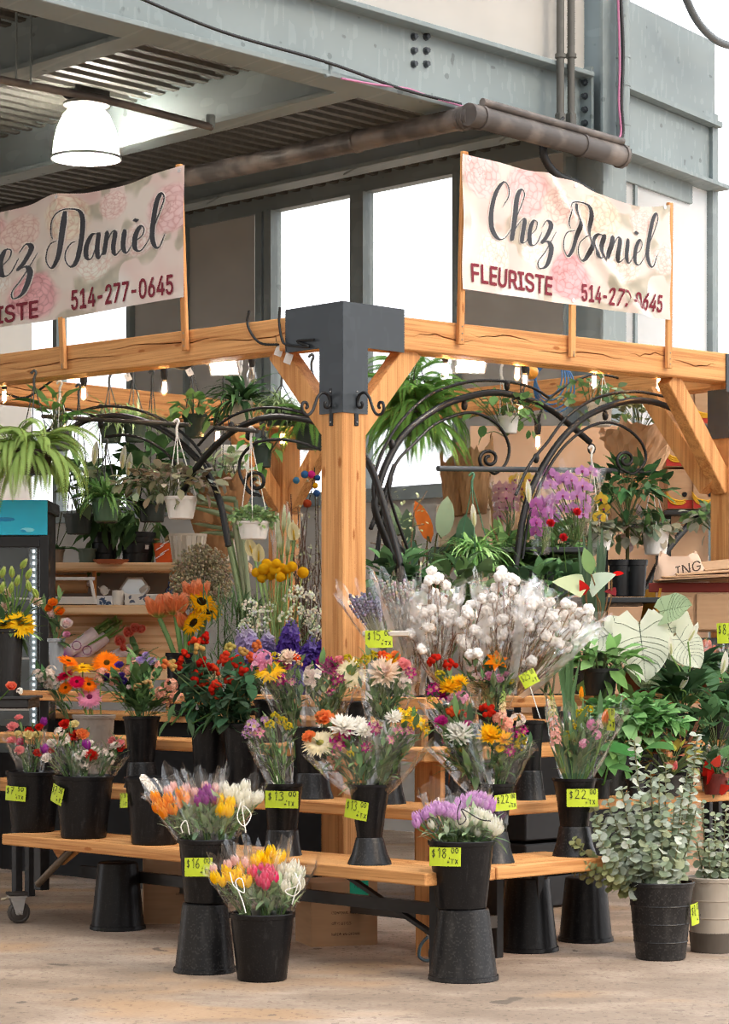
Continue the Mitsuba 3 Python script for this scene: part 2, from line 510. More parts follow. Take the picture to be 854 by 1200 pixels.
def wbox(px0, px1, z0, z1, d0, d1):
    a, b = wp(px0, z0, d0), wp(px1, z1, d0)
    m = (a + b) / 2 + R3B * KB * (d1 - d0) / 2
    return B().box(m, [np.linalg.norm((b - a)[:2]) / 2, KB * (d1 - d0) / 2, (b[2] - a[2]) / 2], (L3, R3B, Z3))


ww = 'wall_windows'
labels[ww] = {'label': 'grey framed window wall behind the stall', 'category': 'wall', 'kind': 'structure'}
add('lintel', (wbox(-420, 690, 5.0, 5.2, 0, .1), 'steel_paint'), ww)
add('lower_wall', (wbox(-420, 690, 0, 2.65, 0, .1), 'wall_panel'), ww)
add('sill', (wbox(-420, 690, 2.65, 2.75, -.06, .12), 'steel_paint'), ww)
for a, b_ in ((534, 690), (216, 298)):
    add('blank_panel', (wbox(a, b_, 2.75, 5.0, .03, .08), 'wall_panel'), ww)
add('blank_panel', (wbox(152, 214, 2.75, 5.0, .03, .08), 'wall_panel'), ww)
for a, b_ in ((412, 425), (410, 413), (299, 306), (309, 317), (530, 535), (214, 216), (148, 152), (62, 66), (-70, -60), (-200, -190)):
    add('mullion', (wbox(a, b_, 2.7, 5.0, -.03, .09), 'steel_paint'), ww)
for a, b_ in ((425, 530), (317, 410), (66, 148), (-60, 62), (-190, -70)):
    p0, p1 = wp(a, 2.75, .05), wp(b_, 5.0, .05)
    pn = B(); pn.add([p0, [p1[0], p1[1], p0[2]], p1, [p0[0], p0[1], p1[2]]], [[0, 1, 2, 3]])
    add('pane', (pn, 'pane'), ww)
struct('wall_left', hbox(-9, 1.2, 7.95, 8.1, 0, 5.5), 'wall_panel', label='far end wall of the hall')

# pipes
def pipe(name, pts, r, mat, label, cat='pipe', n=12, rings=(), rr=1.12):
    k = thing(name, label, cat)
    add('run', (B().tube(pts, r, n), mat, True), k)
    pts = np.asarray(pts, float)
    for f in rings:
        i = int(f * (len(pts) - 1)); g = f * (len(pts) - 1) - i
        j = min(i + 1, len(pts) - 1)
        p, d = pts[i] * (1 - g) + pts[j] * g, unit(pts[j] - pts[max(0, j - 1)])
        add('band', (B().tube([p - d * .015, p + d * .015], r * rr, n), mat, True), k)
    return k


e = H(-1.55, -.16, 4.71)
pipe('insulated_pipe', spline([H(-1.55, 5.4, 4.78), H(-1.55, 2.5, 4.74), H(-1.55, .2, 4.715), e, ], 6), .078, 'pipe_wrap', 'thick brown insulated pipe under the roof joists', rings=(.3, .55, .8, .93))
pipe('drain_pipe', [H(-1.6, -.17, 4.715), H(-.5, -.17, 4.705), H(-.05, -.17, 4.70)], .08, 'pipe_wrap', 'grey brown pipe slung below the edge beam', rings=(.05, .5, .97))
pipe('conduit_rail', [H(-1.5, -.2, 4.80), H(-.1, -.2, 4.785)], .028, 'pipe_wrap', 'slim conduit lying along the pipe under the edge beam')
pipe('downpipe', [H(.0, -.13, 4.78), H(.0, -.13, 6.6)], .05, 'steel_paint', 'grey vertical downpipe on the steel column', rings=(.08, .22, .32, .55))
for i, px in enumerate((656.5, 669)):
    p0, p1 = on_plane(px, 152, H(0, -.02, 0), RB), on_plane(px, -40, H(0, -.02, 0), RB)
    k = pipe('vertical_conduit', [p0, p1], .028, 'deck_metal', ['vertical conduit, the left one of the pair before the column', 'vertical conduit nearer to the column, one of a pair'][i], rings=(.45,), rr=1.4)
    add('junction_box', (B().box(p0 + [0, 0, .03], [.035, .03, .09], (R3B, L3, Z3), (1, 1, 1), .008), 'deck_metal'), k)
k = pipe('sprinkler_pipe', [at(-60, 82, 15.1), at(120, 116, 15.8), at(248, 149, 16.4)], .026, 'pipe_wrap', 'thin sprinkler pipe hung in front of the bell lamp')
add('clamp', (B().tube([at(246, 135, 16.4), at(246, 150, 16.4)], .035, 8), 'steel_paint'), k)
for px, py in ((36, 99), (19, 94)):
    add('hanger', (B().tube([at(px, py, 15.4), at(px, py, 15.4) + [0, 0, .7]], .008, 5), 'steel_paint'), k)
for i, (pts, col, r, lb) in enumerate((
        ([(150, -8), (260, 37), (380, 72), (470, 104), (540, 122)], '#1b1b1c', .011, 'black cable lying along the lower flange of the edge beam'),
        ([(400, 92), (440, 99), (478, 104), (500, 112), (560, 130)], '#b8789a', .008, 'pink cable lying along the edge beam near the pipe elbow'),
        ([(727, -5), (730, 60), (728, 120), (729, 160), (712, 166), (672, 160), (655, 146), (660, 138)], '#1b1b1c', .012, 'black cable hanging beside the downpipe'),
        ([(724, -5), (726, 70), (725, 120), (727, 158), (715, 164)], '#b06a8c', .009, 'pink cable strapped to the downpipe'))):
    P = spline([on_plane(px, py, H(0, (-.03 if i < 2 else -.16), 0), RB) for px, py in pts], 6)
    add('cable', (B().tube(P, r, 6, lin(col)), 'satin', True), label=lb, cat='cable')
P = spline([on_plane(px, py, H(0, -.3, 0), RC) for px, py in ((800, -10), (815, 22), (832, 42), (850, 52), (880, 58))], 6)
add('cable', (B().tube(P, .03, 7, lin('#5c6163')), 'satin', True), label='thick grey hose looping down at the top right corner', cat='cable')
P = spline([on_plane(px, py, H(0, -.05, 0), RB) for px, py in ((636, 168), (638, 186), (652, 204), (674, 214), (694, 226))], 6)
add('cable', (B().tube(P, .03, 7, lin('#222426')), 'satin', True), label='black hose drooping under the pipe behind the right banner', cat='cable')
hk = B().tube([on_plane(x, y, H(0, .0, 0), RB) for x, y in ((382, 73), (387, 75), (387, 88), (381, 89))], .014, 6)
add('beam_hook', (hk, 'steel_paint', True), label='small dark hook clipped to the flange of the edge beam', cat='hook')

# high-bay lamp
lp = thing('bell_lamp', 'glowing white bell shaped lamp hanging under the roof', 'lamp')
lc = at(101, 186, 17.6)
m0 = np.eye(4); m0[:3, 3] = lc
sh = B().lathe([(.252, 0), (.247, .03), (.238, .12), (.215, .22), (.17, .32), (.11, .385), (.10, .395)][::-1], 40, m0)
add('shade', {**shp(sh, {'type': 'principledthin', 'base_color': {'type': 'rgb', 'value': [.9, .88, .84]}, 'roughness': .4, 'diff_trans': 1.2, 'spec_trans': 0.0}, True), 'emitter': {'type': 'area', 'radiance': {'type': 'rgb', 'value': [9.0, 8.6, 7.8]}}}, lp)
add('rim', (B().lathe([(.25, -.006), (.262, -.006), (.262, .012), (.25, .012)], 40, m0), 'metal'), lp)
add('collar', (B().lathe([(.11, .385), (.17, .39), (.17, .41), (.09, .425), (.08, .44)], 24, m0), 'deck_metal'), lp)
add('ballast', (B().box(lc + [.0, 0, .53], [.15, .11, .09], (R3, L3, Z3), lin('#2b2a29'), .02).box(lc + [.0, 0, .66], [.09, .08, .06], (R3, L3, Z3), lin('#2b2a29'), .02), 'satin'), lp)
add('wire', (B().tube(spline([lc + [-.12, 0, .6], lc + [-.14, 0, .75], lc + [0, 0, .78], lc + [.13, 0, .74], lc + [.15, 0, .68], lc + [.08, 0, .62]]), .012, 6, lin('#141414')), 'satin', True), lp)
add('hanger', (B().tube([lc + [0, 0, .7], lc + [0, 0, 1.25]], .01, 6), 'steel_paint'), lp)
# ================================================================= THE TIMBER STALL
AX_L, AX_R = (L3, R3, Z3), (R3, L3, Z3)
TZ0, TZ1, TS = 3.225, 3.41, 0.18     # beam under side, top, section of the timbers
pg = thing('timber_stall', 'big honey coloured timber frame of the flower stall with grey steel corner brackets', 'stall frame')


def beam_between(p, q, w, h, col=(1, 1, 1), cracks=(), face=None, bev=.006):
    """squared timber from p to q (centre line), w wide, h high, with split cracks cut into it; cracks: (along, up, length, face sign)"""
    p, q = np.asarray(p, float), np.asarray(q, float)
    d = unit(q - p); side = unit(np.cross(d, Z3)) if abs(d[2]) < .99 else R3; up = np.cross(side, d); ln = np.linalg.norm(q - p)
    m = manifold3d.Manifold.cube([ln, w, h], True)
    if bev:
        e = manifold3d.Manifold.cube([ln + 1, w - 2 * bev, h], True) + manifold3d.Manifold.cube([ln + 1, w, h - 2 * bev], True)
        m = m ^ e.hull()
    for u, z, l, sg in cracks:
        n = 9
        us = np.linspace(-.5, .5, n); zs = z + .012 * np.sin(us * 7 + u * 9) + .006 * np.sin(us * 23 + u * 31)
        wd = .0032 * (1 - (2 * us) ** 2) + .0004
        poly = [[(u + a * l), b + c] for a, b, c in zip(us, zs, wd)] + [[(u + a * l), b - c] for a, b, c in zip(us[::-1], zs[::-1], wd[::-1])]
        cs = manifold3d.CrossSection([poly])
        if cs.area() < 1e-9:
            cs = manifold3d.CrossSection([poly[::-1]])
        k = manifold3d.Manifold.extrude(cs, .05).rotate([90, 0, 0]).translate([0, (w / 2 + .005) if sg > 0 else (-w / 2 + .045), 0])
        m = m - k
    mm = m.to_mesh()
    v, f = mm.vert_properties[:, :3], mm.tri_verts
    v = (p + q) / 2 + v @ np.array([d, side, up])
    return B().add(v[f].reshape(-1, 3), np.arange(3 * len(f)).reshape(-1, 3), col)


hw = TS / 2
def tp(a, b, z):
    return W(a, b, z)


zc, hh = (TZ0 + TZ1) / 2, TZ1 - TZ0
add('post', (beam_between(tp(hw, hw, 0), tp(hw, hw, TZ1), TS, TS, cracks=()), 'wood_upright'), pg)
# the beams: side of a timber that looks outwards carries the splits
add('beam', (beam_between(tp(TS, hw, zc), tp(4.4, hw, zc + .075), TS, hh, cracks=((-1.6, .0, .9, -1), (-.7, .03, 1.1, -1), (.3, -.01, 1.2, -1), (1.3, .02, 1.0, -1), (-1.6, .0, .9, 1), (-.7, .03, 1.1, 1), (.3, -.01, 1.2, 1))), 'wood_along_left'), pg)
add('beam', (beam_between(tp(hw, TS, zc), tp(hw, 3.6, zc + .06), TS, hh, cracks=((-1.1, .0, .5, 1), (-.6, .04, .55, 1), (.1, -.01, .8, 1), (.75, .03, .4, 1), (1.2, 0, .45, 1), (-1.1, .0, .5, -1), (-.6, .04, .55, -1), (.1, -.01, .8, -1), (1.2, 0, .45, -1))), 'wood_along_right'), pg)
add('beam', (beam_between(tp(4.34, hw, zc + .06), tp(4.34, 3.5, zc + .03), TS, hh, cracks=((-1., .02, .8, 1), (-.2, -.02, .9, 1), (-1., .02, .8, -1), (-.2, -.02, .9, -1))), 'wood_along_right'), pg)
add('beam', (beam_between(tp(hw, 3.56, zc + .03), tp(4.4, 3.42, zc), TS, hh), 'wood_along_left'), pg)
add('post', (beam_between(tp(hw, 3.56, 0), tp(hw, 3.56, TZ1), TS, TS), 'wood_upright'), pg)
add('post', (beam_between(tp(4.34, hw, 0), tp(4.34, hw, TZ1), TS, TS), 'wood_upright'), pg)
add('post', (beam_between(tp(4.34, 3.42, 0), tp(4.34, 3.42, TZ1), TS, TS), 'wood_upright'), pg)
wbr = 'wood_upright'
for p, q, wd in ((tp(.62, hw, TZ0 + .02), tp(.12, hw, 2.72), .1), (tp(hw, .60, TZ0 + .02), tp(hw, .12, 2.72), .1),
             (tp(hw, 2.92, TZ0 + .05), tp(hw, 3.5, 2.6), .1), (tp(.65, 3.42, TZ0 + .03), tp(.14, 3.42, 2.6), .1),
             (tp(4.34, .65, TZ0 + .02), tp(4.34, .14, 2.65), .1), (tp(3.75, hw, TZ0), tp(4.28, hw, 2.65), .1),
             (tp(4.34, 2.9, TZ0 + .02), tp(4.34, 3.38, 2.65), .1), (tp(3.8, 3.42, TZ0), tp(4.28, 3.42, 2.65), .1)):
    add('brace', (beam_between(p, q, wd, .13), wbr), pg)


def bracket(a, b, sa, sb, left=True, right=True, drop=.56, arm=.47):
    """folded steel corner: two plates on each outer face"""
    g, k = B(), .007
    z1, z0 = TZ1 + .045, TZ0 - .012
    s = TS
    # post sleeve: outer faces
    g.box(tp(a - k / 2 * sa, b + s / 2 * sb, (z1 + z0 - drop + .19) / 2), [s / 2 + .004, k / 2, (z1 - z0 + drop - .19) / 2], AX_R)
    g.box(tp(a + s / 2 * sa, b - k / 2 * sb, (z1 + z0 - drop + .19) / 2), [s / 2 + .004, k / 2, (z1 - z0 + drop - .19) / 2], AX_L)
    if left:
        g.box(tp(a + (arm / 2) * sa, b - k / 2 * sb, (z1 + z0) / 2), [arm / 2, k / 2, (z1 - z0) / 2], AX_L)
        g.box(tp(a + (arm / 2) * sa, b + s / 2 * sb, z1), [arm / 2, s / 2, k / 2], AX_L)
    if right:
        g.box(tp(a - k / 2 * sa, b + (arm / 2) * sb, (z1 + z0) / 2), [arm / 2, k / 2, (z1 - z0) / 2], AX_R)
        g.box(tp(a + s / 2 * sa, b + (arm / 2) * sb, z1), [arm / 2, s / 2, k / 2], AX_R)
    return g


add('corner_bracket', (bracket(-.001, -.001, 1, 1), 'bracket_steel'), pg)
g = B()
g.box(tp(-.006, 3.56, zc + .02), [.16, .004, hh / 2 + .03], AX_R).box(tp(hw, 3.46, 3.08), [.1, .004, .16], AX_L)
g.box(tp(hw, 3.56, TZ1 + .04), [.1, .16, .004], AX_L).box(tp(-.006, 3.56, 3.05), [.095, .004, .16], AX_R)
rb = add('corner_bracket', (g, 'bracket_steel'), pg)

# iron scroll hooks on the post
def scroll_hook(base, out, name_label):
    k = thing('scroll_hook', name_label, 'hook')
    pl = B().box(base + out * .004, [.014, .004, .105], (np.cross(out, Z3), out, Z3), (.012, .012, .013), .003)
    add('back_plate', (pl, 'iron'), k)
    sc = []
    for t in np.linspace(0, 1, 26):      # lower scroll, S sweep, upper scroll
        an = math.radians(-560 + 420 * t); r = .012 + .03 * t
        sc.append((.06 + r * math.cos(an), .055 + r * math.sin(an)))
    sx = [(.0, .03), (.02, .065), (.06, .075), (.095, .05), (.115, .01), (.135, -.03), (.165, -.055), (.2, -.05), (.215, -.02), (.205, .008), (.182, .01), (.172, -.008), (.183, -.02)]
    up = [(.02, .065), (.005, .03), (.012, .0), (.035, -.005), (.045, .012), (.036, .024)]
    for path in (sx, up):
        P = spline([base + out * (x + .008) + Z3 * y for x, y in path], 6)
        add('scroll', (B().tube(P, .0085, 7, (.014, .014, .015)), 'iron', True), k)
    for z in (.085, -.085):
        add('screw', (B().ball(base + out * .009 + Z3 * z, .006, 1, (.35, .35, .35)), 'metal', True), k)


scroll_hook(on_L(388.5, 477, 0), -R3, 'black iron scroll hook screwed to the darker left face of the corner post')
scroll_hook(on_R(417, 477, 0), -L3, 'black iron scroll hook screwed to the paler right face of the corner post')

# stakes that carry the banners
for lb, fn, pts, w in (
        ('narrow wooden stake at the right end of the left banner', lambda x, y: on_L(x, y, -.012), ((212, 193), (219.5, 411)), .022),
        ('short dark wooden stake under the middle of the left banner', lambda x, y: on_L(x, y, -.012), ((74, 372), (77, 433)), .022),
        ('tall wooden stake at the left end of the right banner', lambda x, y: on_R(x, y, -.012), ((542, 178), (537, 404)), .022),
        ('short wooden stake under the middle of the right banner', lambda x, y: on_R(x, y, -.012), ((668.5, 354), (668, 419)), .022),
        ('wooden stake at the right end of the right banner', lambda x, y: on_R(x, y, -.012), ((782.5, 238), (781, 432)), .022)):
    p, q = fn(*pts[0]), fn(*pts[1])
    lr = lb.count('left banner') > 0
    k = thing('banner_stake', lb, 'stake')
    out = (-R3 if lr else -L3)
    add('strip', (B().box((p + q) / 2 + out * .014, [w, .013, np.linalg.norm(p - q) / 2], ((L3 if lr else R3), out, unit(p - q)), (1, 1, 1), .003), 'wood_upright'), k)
    for f in (.03, .3, .6):
        pp = q + (p - q) * (.02 + f * .12)
        add('screw', (B().ball(pp + out * .029, .0045, 1, (.25, .25, .25)), 'metal', True), k)

# ---------------------------------------------------------------- banners
def interp_curve(pts):
    P = spline([(x, y, 0) for x, y in pts], 10)
    o = np.argsort(P[:, 0])
    return lambda x: np.interp(x, P[o, 0], P[o, 1])


ROSES = [(.62, .82, .22, '#d98d8c'), (.95, .78, .17, '#e0a698'), (1.33, .80, .20, '#eab79c'), (1.05, .22, .21, '#c9737c'), (1.72, .86, .13, '#e3aaa0'), (.18, .88, .19, '#d89a98'),
         (.30, .30, .16, '#e9c6b4'), (1.55, .42, .17, '#eec5b6'), (.72, .4, .15, '#ecd0bd'), (1.93, .52, .14, '#e9b5ac'), (2.2, .7, .2, '#dd9b98'), (-.25, .5, .2, '#d98d8c')]


def banner_fn(shift, seed, white=0.0):
    def fn(p, n, uv):
        u, v = uv.x, uv.y
        c = mix((0.80, 0.70, 0.62), (0.78, 0.55, 0.50), smoothstep(0.35, 0.75, fbm(u * 2.6 + seed, v * 2.6, 1, 3)))
        c = mix(c, (0.86, 0.83, 0.78), smoothstep(0.55, 0.8, fbm(u * 1.7 + 3 + seed, v * 2.1, 5, 2)))
        lv = smoothstep(0.56, 0.62, fbm(u * 6 + seed, v * 4, 9, 2)) * smoothstep(0.42, 0.55, fbm(u * 2 + 7, v * 2 + seed, 2, 2))
        c = mix(c, mix((0.20, 0.21, 0.12), (0.45, 0.42, 0.28), noise(u * 30, v * 18, seed)), lv * 0.6)
        for (cu, cv, r, h) in ROSES:
            du, dv = u - cu - shift, v - cv
            d = dr.sqrt(du * du + dv * dv) / r
            th = dr.atan2(dv, du)
            q = d * (1 + 0.22 * (noise(u * 9 + cu * 5, v * 9, seed) - 0.5))
            f1, f2, cell = voronoi(th * (0.75 + 0.55 * dr.floor(q * 3.0 + 0.5)) + cu * 7, q * 4.6)
            pet = dr.clip(0.25 + 0.5 * cell + 0.5 * smoothstep(0.0, 0.35, f2 - f1) - 0.35 * f1, 0, 1)
            a, b = [float(x * .85) for x in lin(h)], [float(min(.9, x * 1.25 + .22)) for x in lin(h)]
            m = 1 - smoothstep(0.78, 1.08, q)
            c = mix(c, mix(a, b, pet), m * 0.8)
        return mix(c, (0.90, 0.87, 0.86), white) * 0.9
    return fn


bs('banner_print', base_color=proc(banner_fn(.0, 1.0, 0.0)), roughness=0.5, specular=0.25)


class Sheet:
    """a hanging cloth: pixel outlines of its top and bottom edge laid on an upright plane, with folds"""

    def __init__(s, x0, x1, top, bot, plane, out, folds, ulen):
        s.x0, s.x1, s.t, s.b, s.plane, s.out, s.folds, s.ul = x0, x1, interp_curve(top), interp_curve(bot), plane, out, folds, ulen

    def at(s, px, py, lift=0.0):
        v = (py - s.b(px)) / (s.t(px) - s.b(px))
        u = (px - s.x0) / (s.x1 - s.x0)
        return s.plane(px, py) + s.out * (s.folds(u, v) + lift)

    def mesh(s, nu=260, nv=50):
        us, vs = np.linspace(0, 1, nu), np.linspace(0, 1, nv)
        P, uv = [], []
        for v in vs:
            for u in us:
                px = s.x0 + u * (s.x1 - s.x0)
                py = s.b(px) + v * (s.t(px) - s.b(px))
                P.append(s.at(px, py)); uv.append((u * s.ul, v))
        i, j = np.meshgrid(np.arange(nv - 1), np.arange(nu - 1), indexing='ij')
        f = np.stack([i * nu + j, i * nu + j + 1, (i + 1) * nu + j + 1, (i + 1) * nu + j], -1).reshape(-1, 4)
        b = B().add(np.array(P), f)
        return b, np.array(uv)


lf = Sheet(-112, 216, [(-112, 272), (-40, 262), (0, 249), (34, 240), (53, 231), (68, 227), (105, 225.6), (145, 217.7), (184, 204), (216, 193)],
           [(-112, 404), (0, 383.6), (72, 373), (217, 348)], lambda x, y: on_L(x, y, -.045), -R3,
           lambda u, v: .012 * np.sin(u * 9) + .02 * np.exp(-((u - .55) / .03) ** 2) * v + .006 * np.sin(u * 31 + v * 5) * v, 2.3)
rt = Sheet(541, 785, [(541, 180), (609, 197), (672, 211), (697.5, 225.6), (732, 238), (757.6, 243), (785, 240)],
           [(541, 339), (672, 357), (785, 375)], lambda x, y: on_R(x, y, -.045), -L3,
           lambda u, v: .01 * np.sin(u * 8 + 1) + .03 * np.exp(-((u - .62 + (v - .5) * .45) / .035) ** 2) - .02 * np.exp(-((u - .70 + (v - .5) * .45) / .04) ** 2) + .006 * np.sin(u * 25 - v * 9), 2.0)
bl = thing('banner', 'floral cloth banner reading Chez Daniel, hung over the left beam', 'banner')
br = thing('banner', 'floral cloth banner reading Chez Daniel Fleuriste, hung above the right beam', 'banner')
for k, s, m in ((bl, lf, 'banner_print'), (br, rt, 'banner_print')):
    b, uv = s.mesh()
    add('cloth', mikit.ply(b.mesh(), m, smooth=True, uv=uv), k)
for k, s, pts in ((bl, lf, ((68, 231), (211, 200))), (br, rt, ((549, 186), (676, 217), (672, 352), (777, 243)))):
    for x, y in pts:
        r = B().lathe([(.006, 0), (.012, 0), (.012, .004), (.006, .004), (.006, 0)], 12)
        add('eyelet', (r, 'metal'), k, Mat(s.at(x, y, .003), z=s.out))

# script strokes, in the picture frame of each letter drawing
DAN = [[(240, 345), (229, 318), (236, 262), (275, 217), (318, 208), (352, 220), (366, 262), (360, 350), (343, 435), (316, 466), (294, 440), (294, 400), (316, 362), (337, 353)],
       [(292, 218), (283, 300), (268, 400), (247, 452), (224, 471), (203, 442), (205, 400), (225, 365), (262, 350)],
       [(436, 318), (408, 325), (384, 375), (386, 425), (410, 425), (436, 345), (443, 315), (434, 380), (440, 428), (462, 400)],
       [(458, 405), (472, 350), (484, 310), (478, 350), (466, 412), (482, 360), (508, 311), (522, 318), (512, 380), (522, 414), (552, 385)],
       [(552, 385), (566, 300), (558, 375), (574, 405), (600, 365)],
       [(606, 355), (638, 332), (650, 300), (634, 286), (612, 330), (612, 385), (638, 394), (672, 345)],
       [(668, 350), (718, 232), (742, 165), (730, 141), (706, 190), (686, 310), (694, 368), (716, 380), (744, 320)],
       [(607, 266), (610, 263)]]
CHEZ = [[(184, 213), (207, 172), (204, 136), (184, 123), (156, 160), (140, 228), (141, 290), (160, 331), (186, 330), (215, 290)],
        [(213, 295), (245, 222), (264, 170), (254, 149), (237, 180), (225, 260), (213, 338), (222, 305), (246, 268), (263, 261), (258, 310), (256, 344), (274, 340), (291, 305)],
        [(290, 318), (311, 296), (315, 271), (299, 266), (286, 305), (291, 350), (313, 350), (336, 305)],
        [(336, 288), (354, 263), (369, 282), (350, 325), (334, 346), (356, 342), (366, 372), (348, 430), (321, 441), (318, 415), (345, 378), (386, 305)]]


def script(strokes, fmap, sheet, wmin, wmax, lift, col, grow=0.0):
    g = B()
    for st in strokes:
        P = np.array([[x, y, 0.0] for x, y in st]); P = spline(P, 10)[:, :2]
        t = np.gradient(P, axis=0); t /= np.linalg.norm(t, axis=1, keepdims=True) + 1e-9
        w = wmin + (wmax - wmin) * np.clip(t[:, 1], 0, 1) ** 1.3
        k = np.minimum(np.arange(len(P)), np.arange(len(P))[::-1]) / 6.0
        w = w * np.clip(.45 + k, 0, 1)
        if len(st) == 2:
            w = np.full(len(P), wmax * .95); P = P[0] + (P - P[0]) * 4
            t[:] = (.35, -.93)
        w = np.convolve(np.pad(w, 3, mode='edge'), np.ones(7) / 7, 'valid') + grow
        nrm = np.stack([-t[:, 1], t[:, 0]], 1)
        Lp, Rp = P + nrm * w[:, None] / 2, P - nrm * w[:, None] / 2
        v = []
        for q in (Lp, Rp):
            v += [sheet.at(*fmap(x, y), lift) for x, y in q]
        n = len(P); i = np.arange(n - 1)
        g.add(np.array(v), np.stack([i, i + 1, i + 1 + n, i + n], 1), col)
    return g


INK, MAROON, HALO = lin('#2b2a2e'), lin('#7c2f3a'), lin('#f4e9e2')
daniel_l = lambda x, y: (x / 3.7956, 190 + y / 3.7956)
chez_l = lambda x, y: (22 + (x - 335) * .41, 285 + (y - .15 * (x - 360) - 262) * .337 - .175 * (x - 360) * .41)
def daniel_r(x, y):
    yu = y + .175 * (x - 400) - 435
    xr = 410 + (x - 200) / 545 * 345
    return 530 + xr / 3.163, 175 + (394 + .145 * (xr - 450) + yu * .833) / 3.163
chez_r = lambda x, y: (530 + x / 3.163, 175 + y / 3.163)
for k, s, sets, ink in ((bl, lf, ((DAN, daniel_l, 5, 22), (CHEZ, chez_l, 3.5, 16)), INK), (br, rt, ((DAN, daniel_r, 4.5, 21), (CHEZ, chez_r, 3.5, 17)), INK)):
    for st, fm, a, b_ in sets:
        add('lettering_edge', (script(st, fm, s, a, b_, .004, HALO, grow=7 if st is DAN else 5), 'matte'), k)
        add('lettering', (script(st, fm, s, a, b_, .008, ink), 'satin'), k)


def flat_text(txt, sheet, x0, y0, x1, y1, hpx, col, lift=.007, stretch=1.0):
    """capital lettering along the baseline pixels (x0,y0)-(x1,y1)"""
    m = meshkit.text_mesh(txt, 1.0, 0.01, bold=True)
    v = m.vertices.copy()
    keep = v[:, 2] > .005
    f = m.faces[keep[m.faces].all(1)]
    wd = v[:, 0].max() - v[:, 0].min()
    u = (v[:, 0] - v[:, 0].min()) / wd
    px = x0 + u * (x1 - x0); py = y0 + u * (y1 - y0) - v[:, 1] * hpx
    V = np.array([sheet.at(a, c, lift) for a, c in zip(px, py)])
    return B().add(V, f, col)


for grow, col, lift in ((0, MAROON, .007),):
    add('lettering', (flat_text('514-277-0645', lf, 83, 363, 205, 344, 22, col, lift), 'matte'), bl)
    add('lettering', (flat_text('FLEURISTE', lf, -68, 391, 44, 371.5, 19.5, col, lift), 'matte'), bl)
add('lettering', (flat_text('FLEURISTE', rt, 550, 330, 648, 346, 21, MAROON), 'matte'), br)
add('lettering', (flat_text('514-277-0645', rt, 681, 352, 775, 366, 19, MAROON), 'matte'), br)

# ---------------------------------------------------------------- stepped bench
KX = -1.79, -1.147        # front corner of the lowest tier in booth coordinates (a: right run's front, b: left run's front)
TIER_Z = [0.50, 0.756, 1.02, 1.277]
def tier(i):
    d = .33 * i
    return (KX[0] + d, KX[1] + d) if i else (-1.906, -1.258)      # (a of the right run's front edge, b of the left run's front edge)


bn = thing('stepped_bench', 'four step golden plank bench wrapped round the stall corner, on black legs', 'bench')
for i, z in enumerate(TIER_Z):
    a0, b0 = tier(i)
    dep = (.47, .36, .36, .14)[i]
    th = .06
    ll = 3.36 if i == 0 else 3.9
    for sg in ((a0, a0 + 1.55), (a0 + 1.56, a0 + ll)):
        add('plank', (B().box(W((sg[0] + sg[1]) / 2, b0 + dep / 2, z - th / 2), [(sg[1] - sg[0]) / 2, dep / 2, th / 2], AX_L, (1, 1, 1), .006), 'wood_along_left'), bn)
    rl = 1.32 if i == 0 else 3.0
    add('plank', (B().box(W(a0 + dep / 2 - .0, b0 + dep + .004 + (rl - dep) / 2, z - th / 2), [(rl - dep) / 2 - .004, dep / 2, th / 2], AX_R, (1, 1, 1), .006), 'wood_along_right'), bn)
    for a in (a0 + .1, a0 + 1.3, a0 + ll - .25):
        lz = z - th
        if i in (1, 2) and a < a0 + .2:
            add('support_board', (B().box(W(a + .1, b0 + .24, lz / 2), [.09, .018, lz / 2], AX_L, (1, 1, 1), .003), 'wood_upright'), bn)
            continue
        if i == 0 and a > a0 + 2:
            continue
        add('leg', (B().box(W(a + .05, b0 + .22, lz / 2), [.024, .024, lz / 2], AX_L, (.012, .012, .013), .003), 'satin'), bn)
    for b in (b0 + .9, b0 + rl - .12):
        lz = z - th
        add('leg', (B().box(W(a0 + .4, b, lz / 2), [.024, .024, lz / 2], AX_L, (.012, .012, .013), .003), 'satin'), bn)
    if i in (1, 2):
        add('support_board', (B().box(W(a0 + .24, b0 + .52, (z - th) / 2), [.018, .09, (z - th) / 2], AX_L, (1, 1, 1), .003), 'wood_upright'), bn)
add('rail', (B().box(W(KX[0] + 1.6, KX[1] + .3, .28), [1.45, .02, .03], AX_L, (.012, .012, .013)), 'satin'), bn)
add('rail', (B().box(W(KX[0] + 1.6, KX[1] + .62, .2), [1.45, .03, .03], AX_L, (.05, .042, .035)), 'satin'), bn)
add('rail', (B().tube([W(KX[0] + .1, KX[1] + .3, .1), W(KX[0] + .9, KX[1] + .3, .42)], .018, 6, (.012, .012, .013)), 'satin'), bn)
# left end: leg, strut, gusset board and caster
ea = -1.906 + 3.3
add('leg', (B().box(W(ea, KX[1] + .12, .31), [.032, .032, .135], AX_L, (.014, .014, .015), .003), 'satin'), bn)
add('strut', (B().tube([W(ea - .02, KX[1] + .08, .21), W(ea - .34, KX[1] + .08, .43)], .022, 6, lin('#6b5c4c')), 'satin', True), bn)
q = [W(ea - .1, KX[1] + .1, .44), W(ea - .42, KX[1] + .1, .44), W(ea - .22, KX[1] + .1, .33)]
gb = B(); gb.add(q + [x + R3 * .02 for x in q], [[0, 1, 2], [3, 5, 4], [0, 2, 5], [0, 5, 3], [1, 4, 5], [1, 5, 2], [0, 3, 4], [0, 4, 1]])
add('gusset', (gb, 'wood_along_left'), bn)


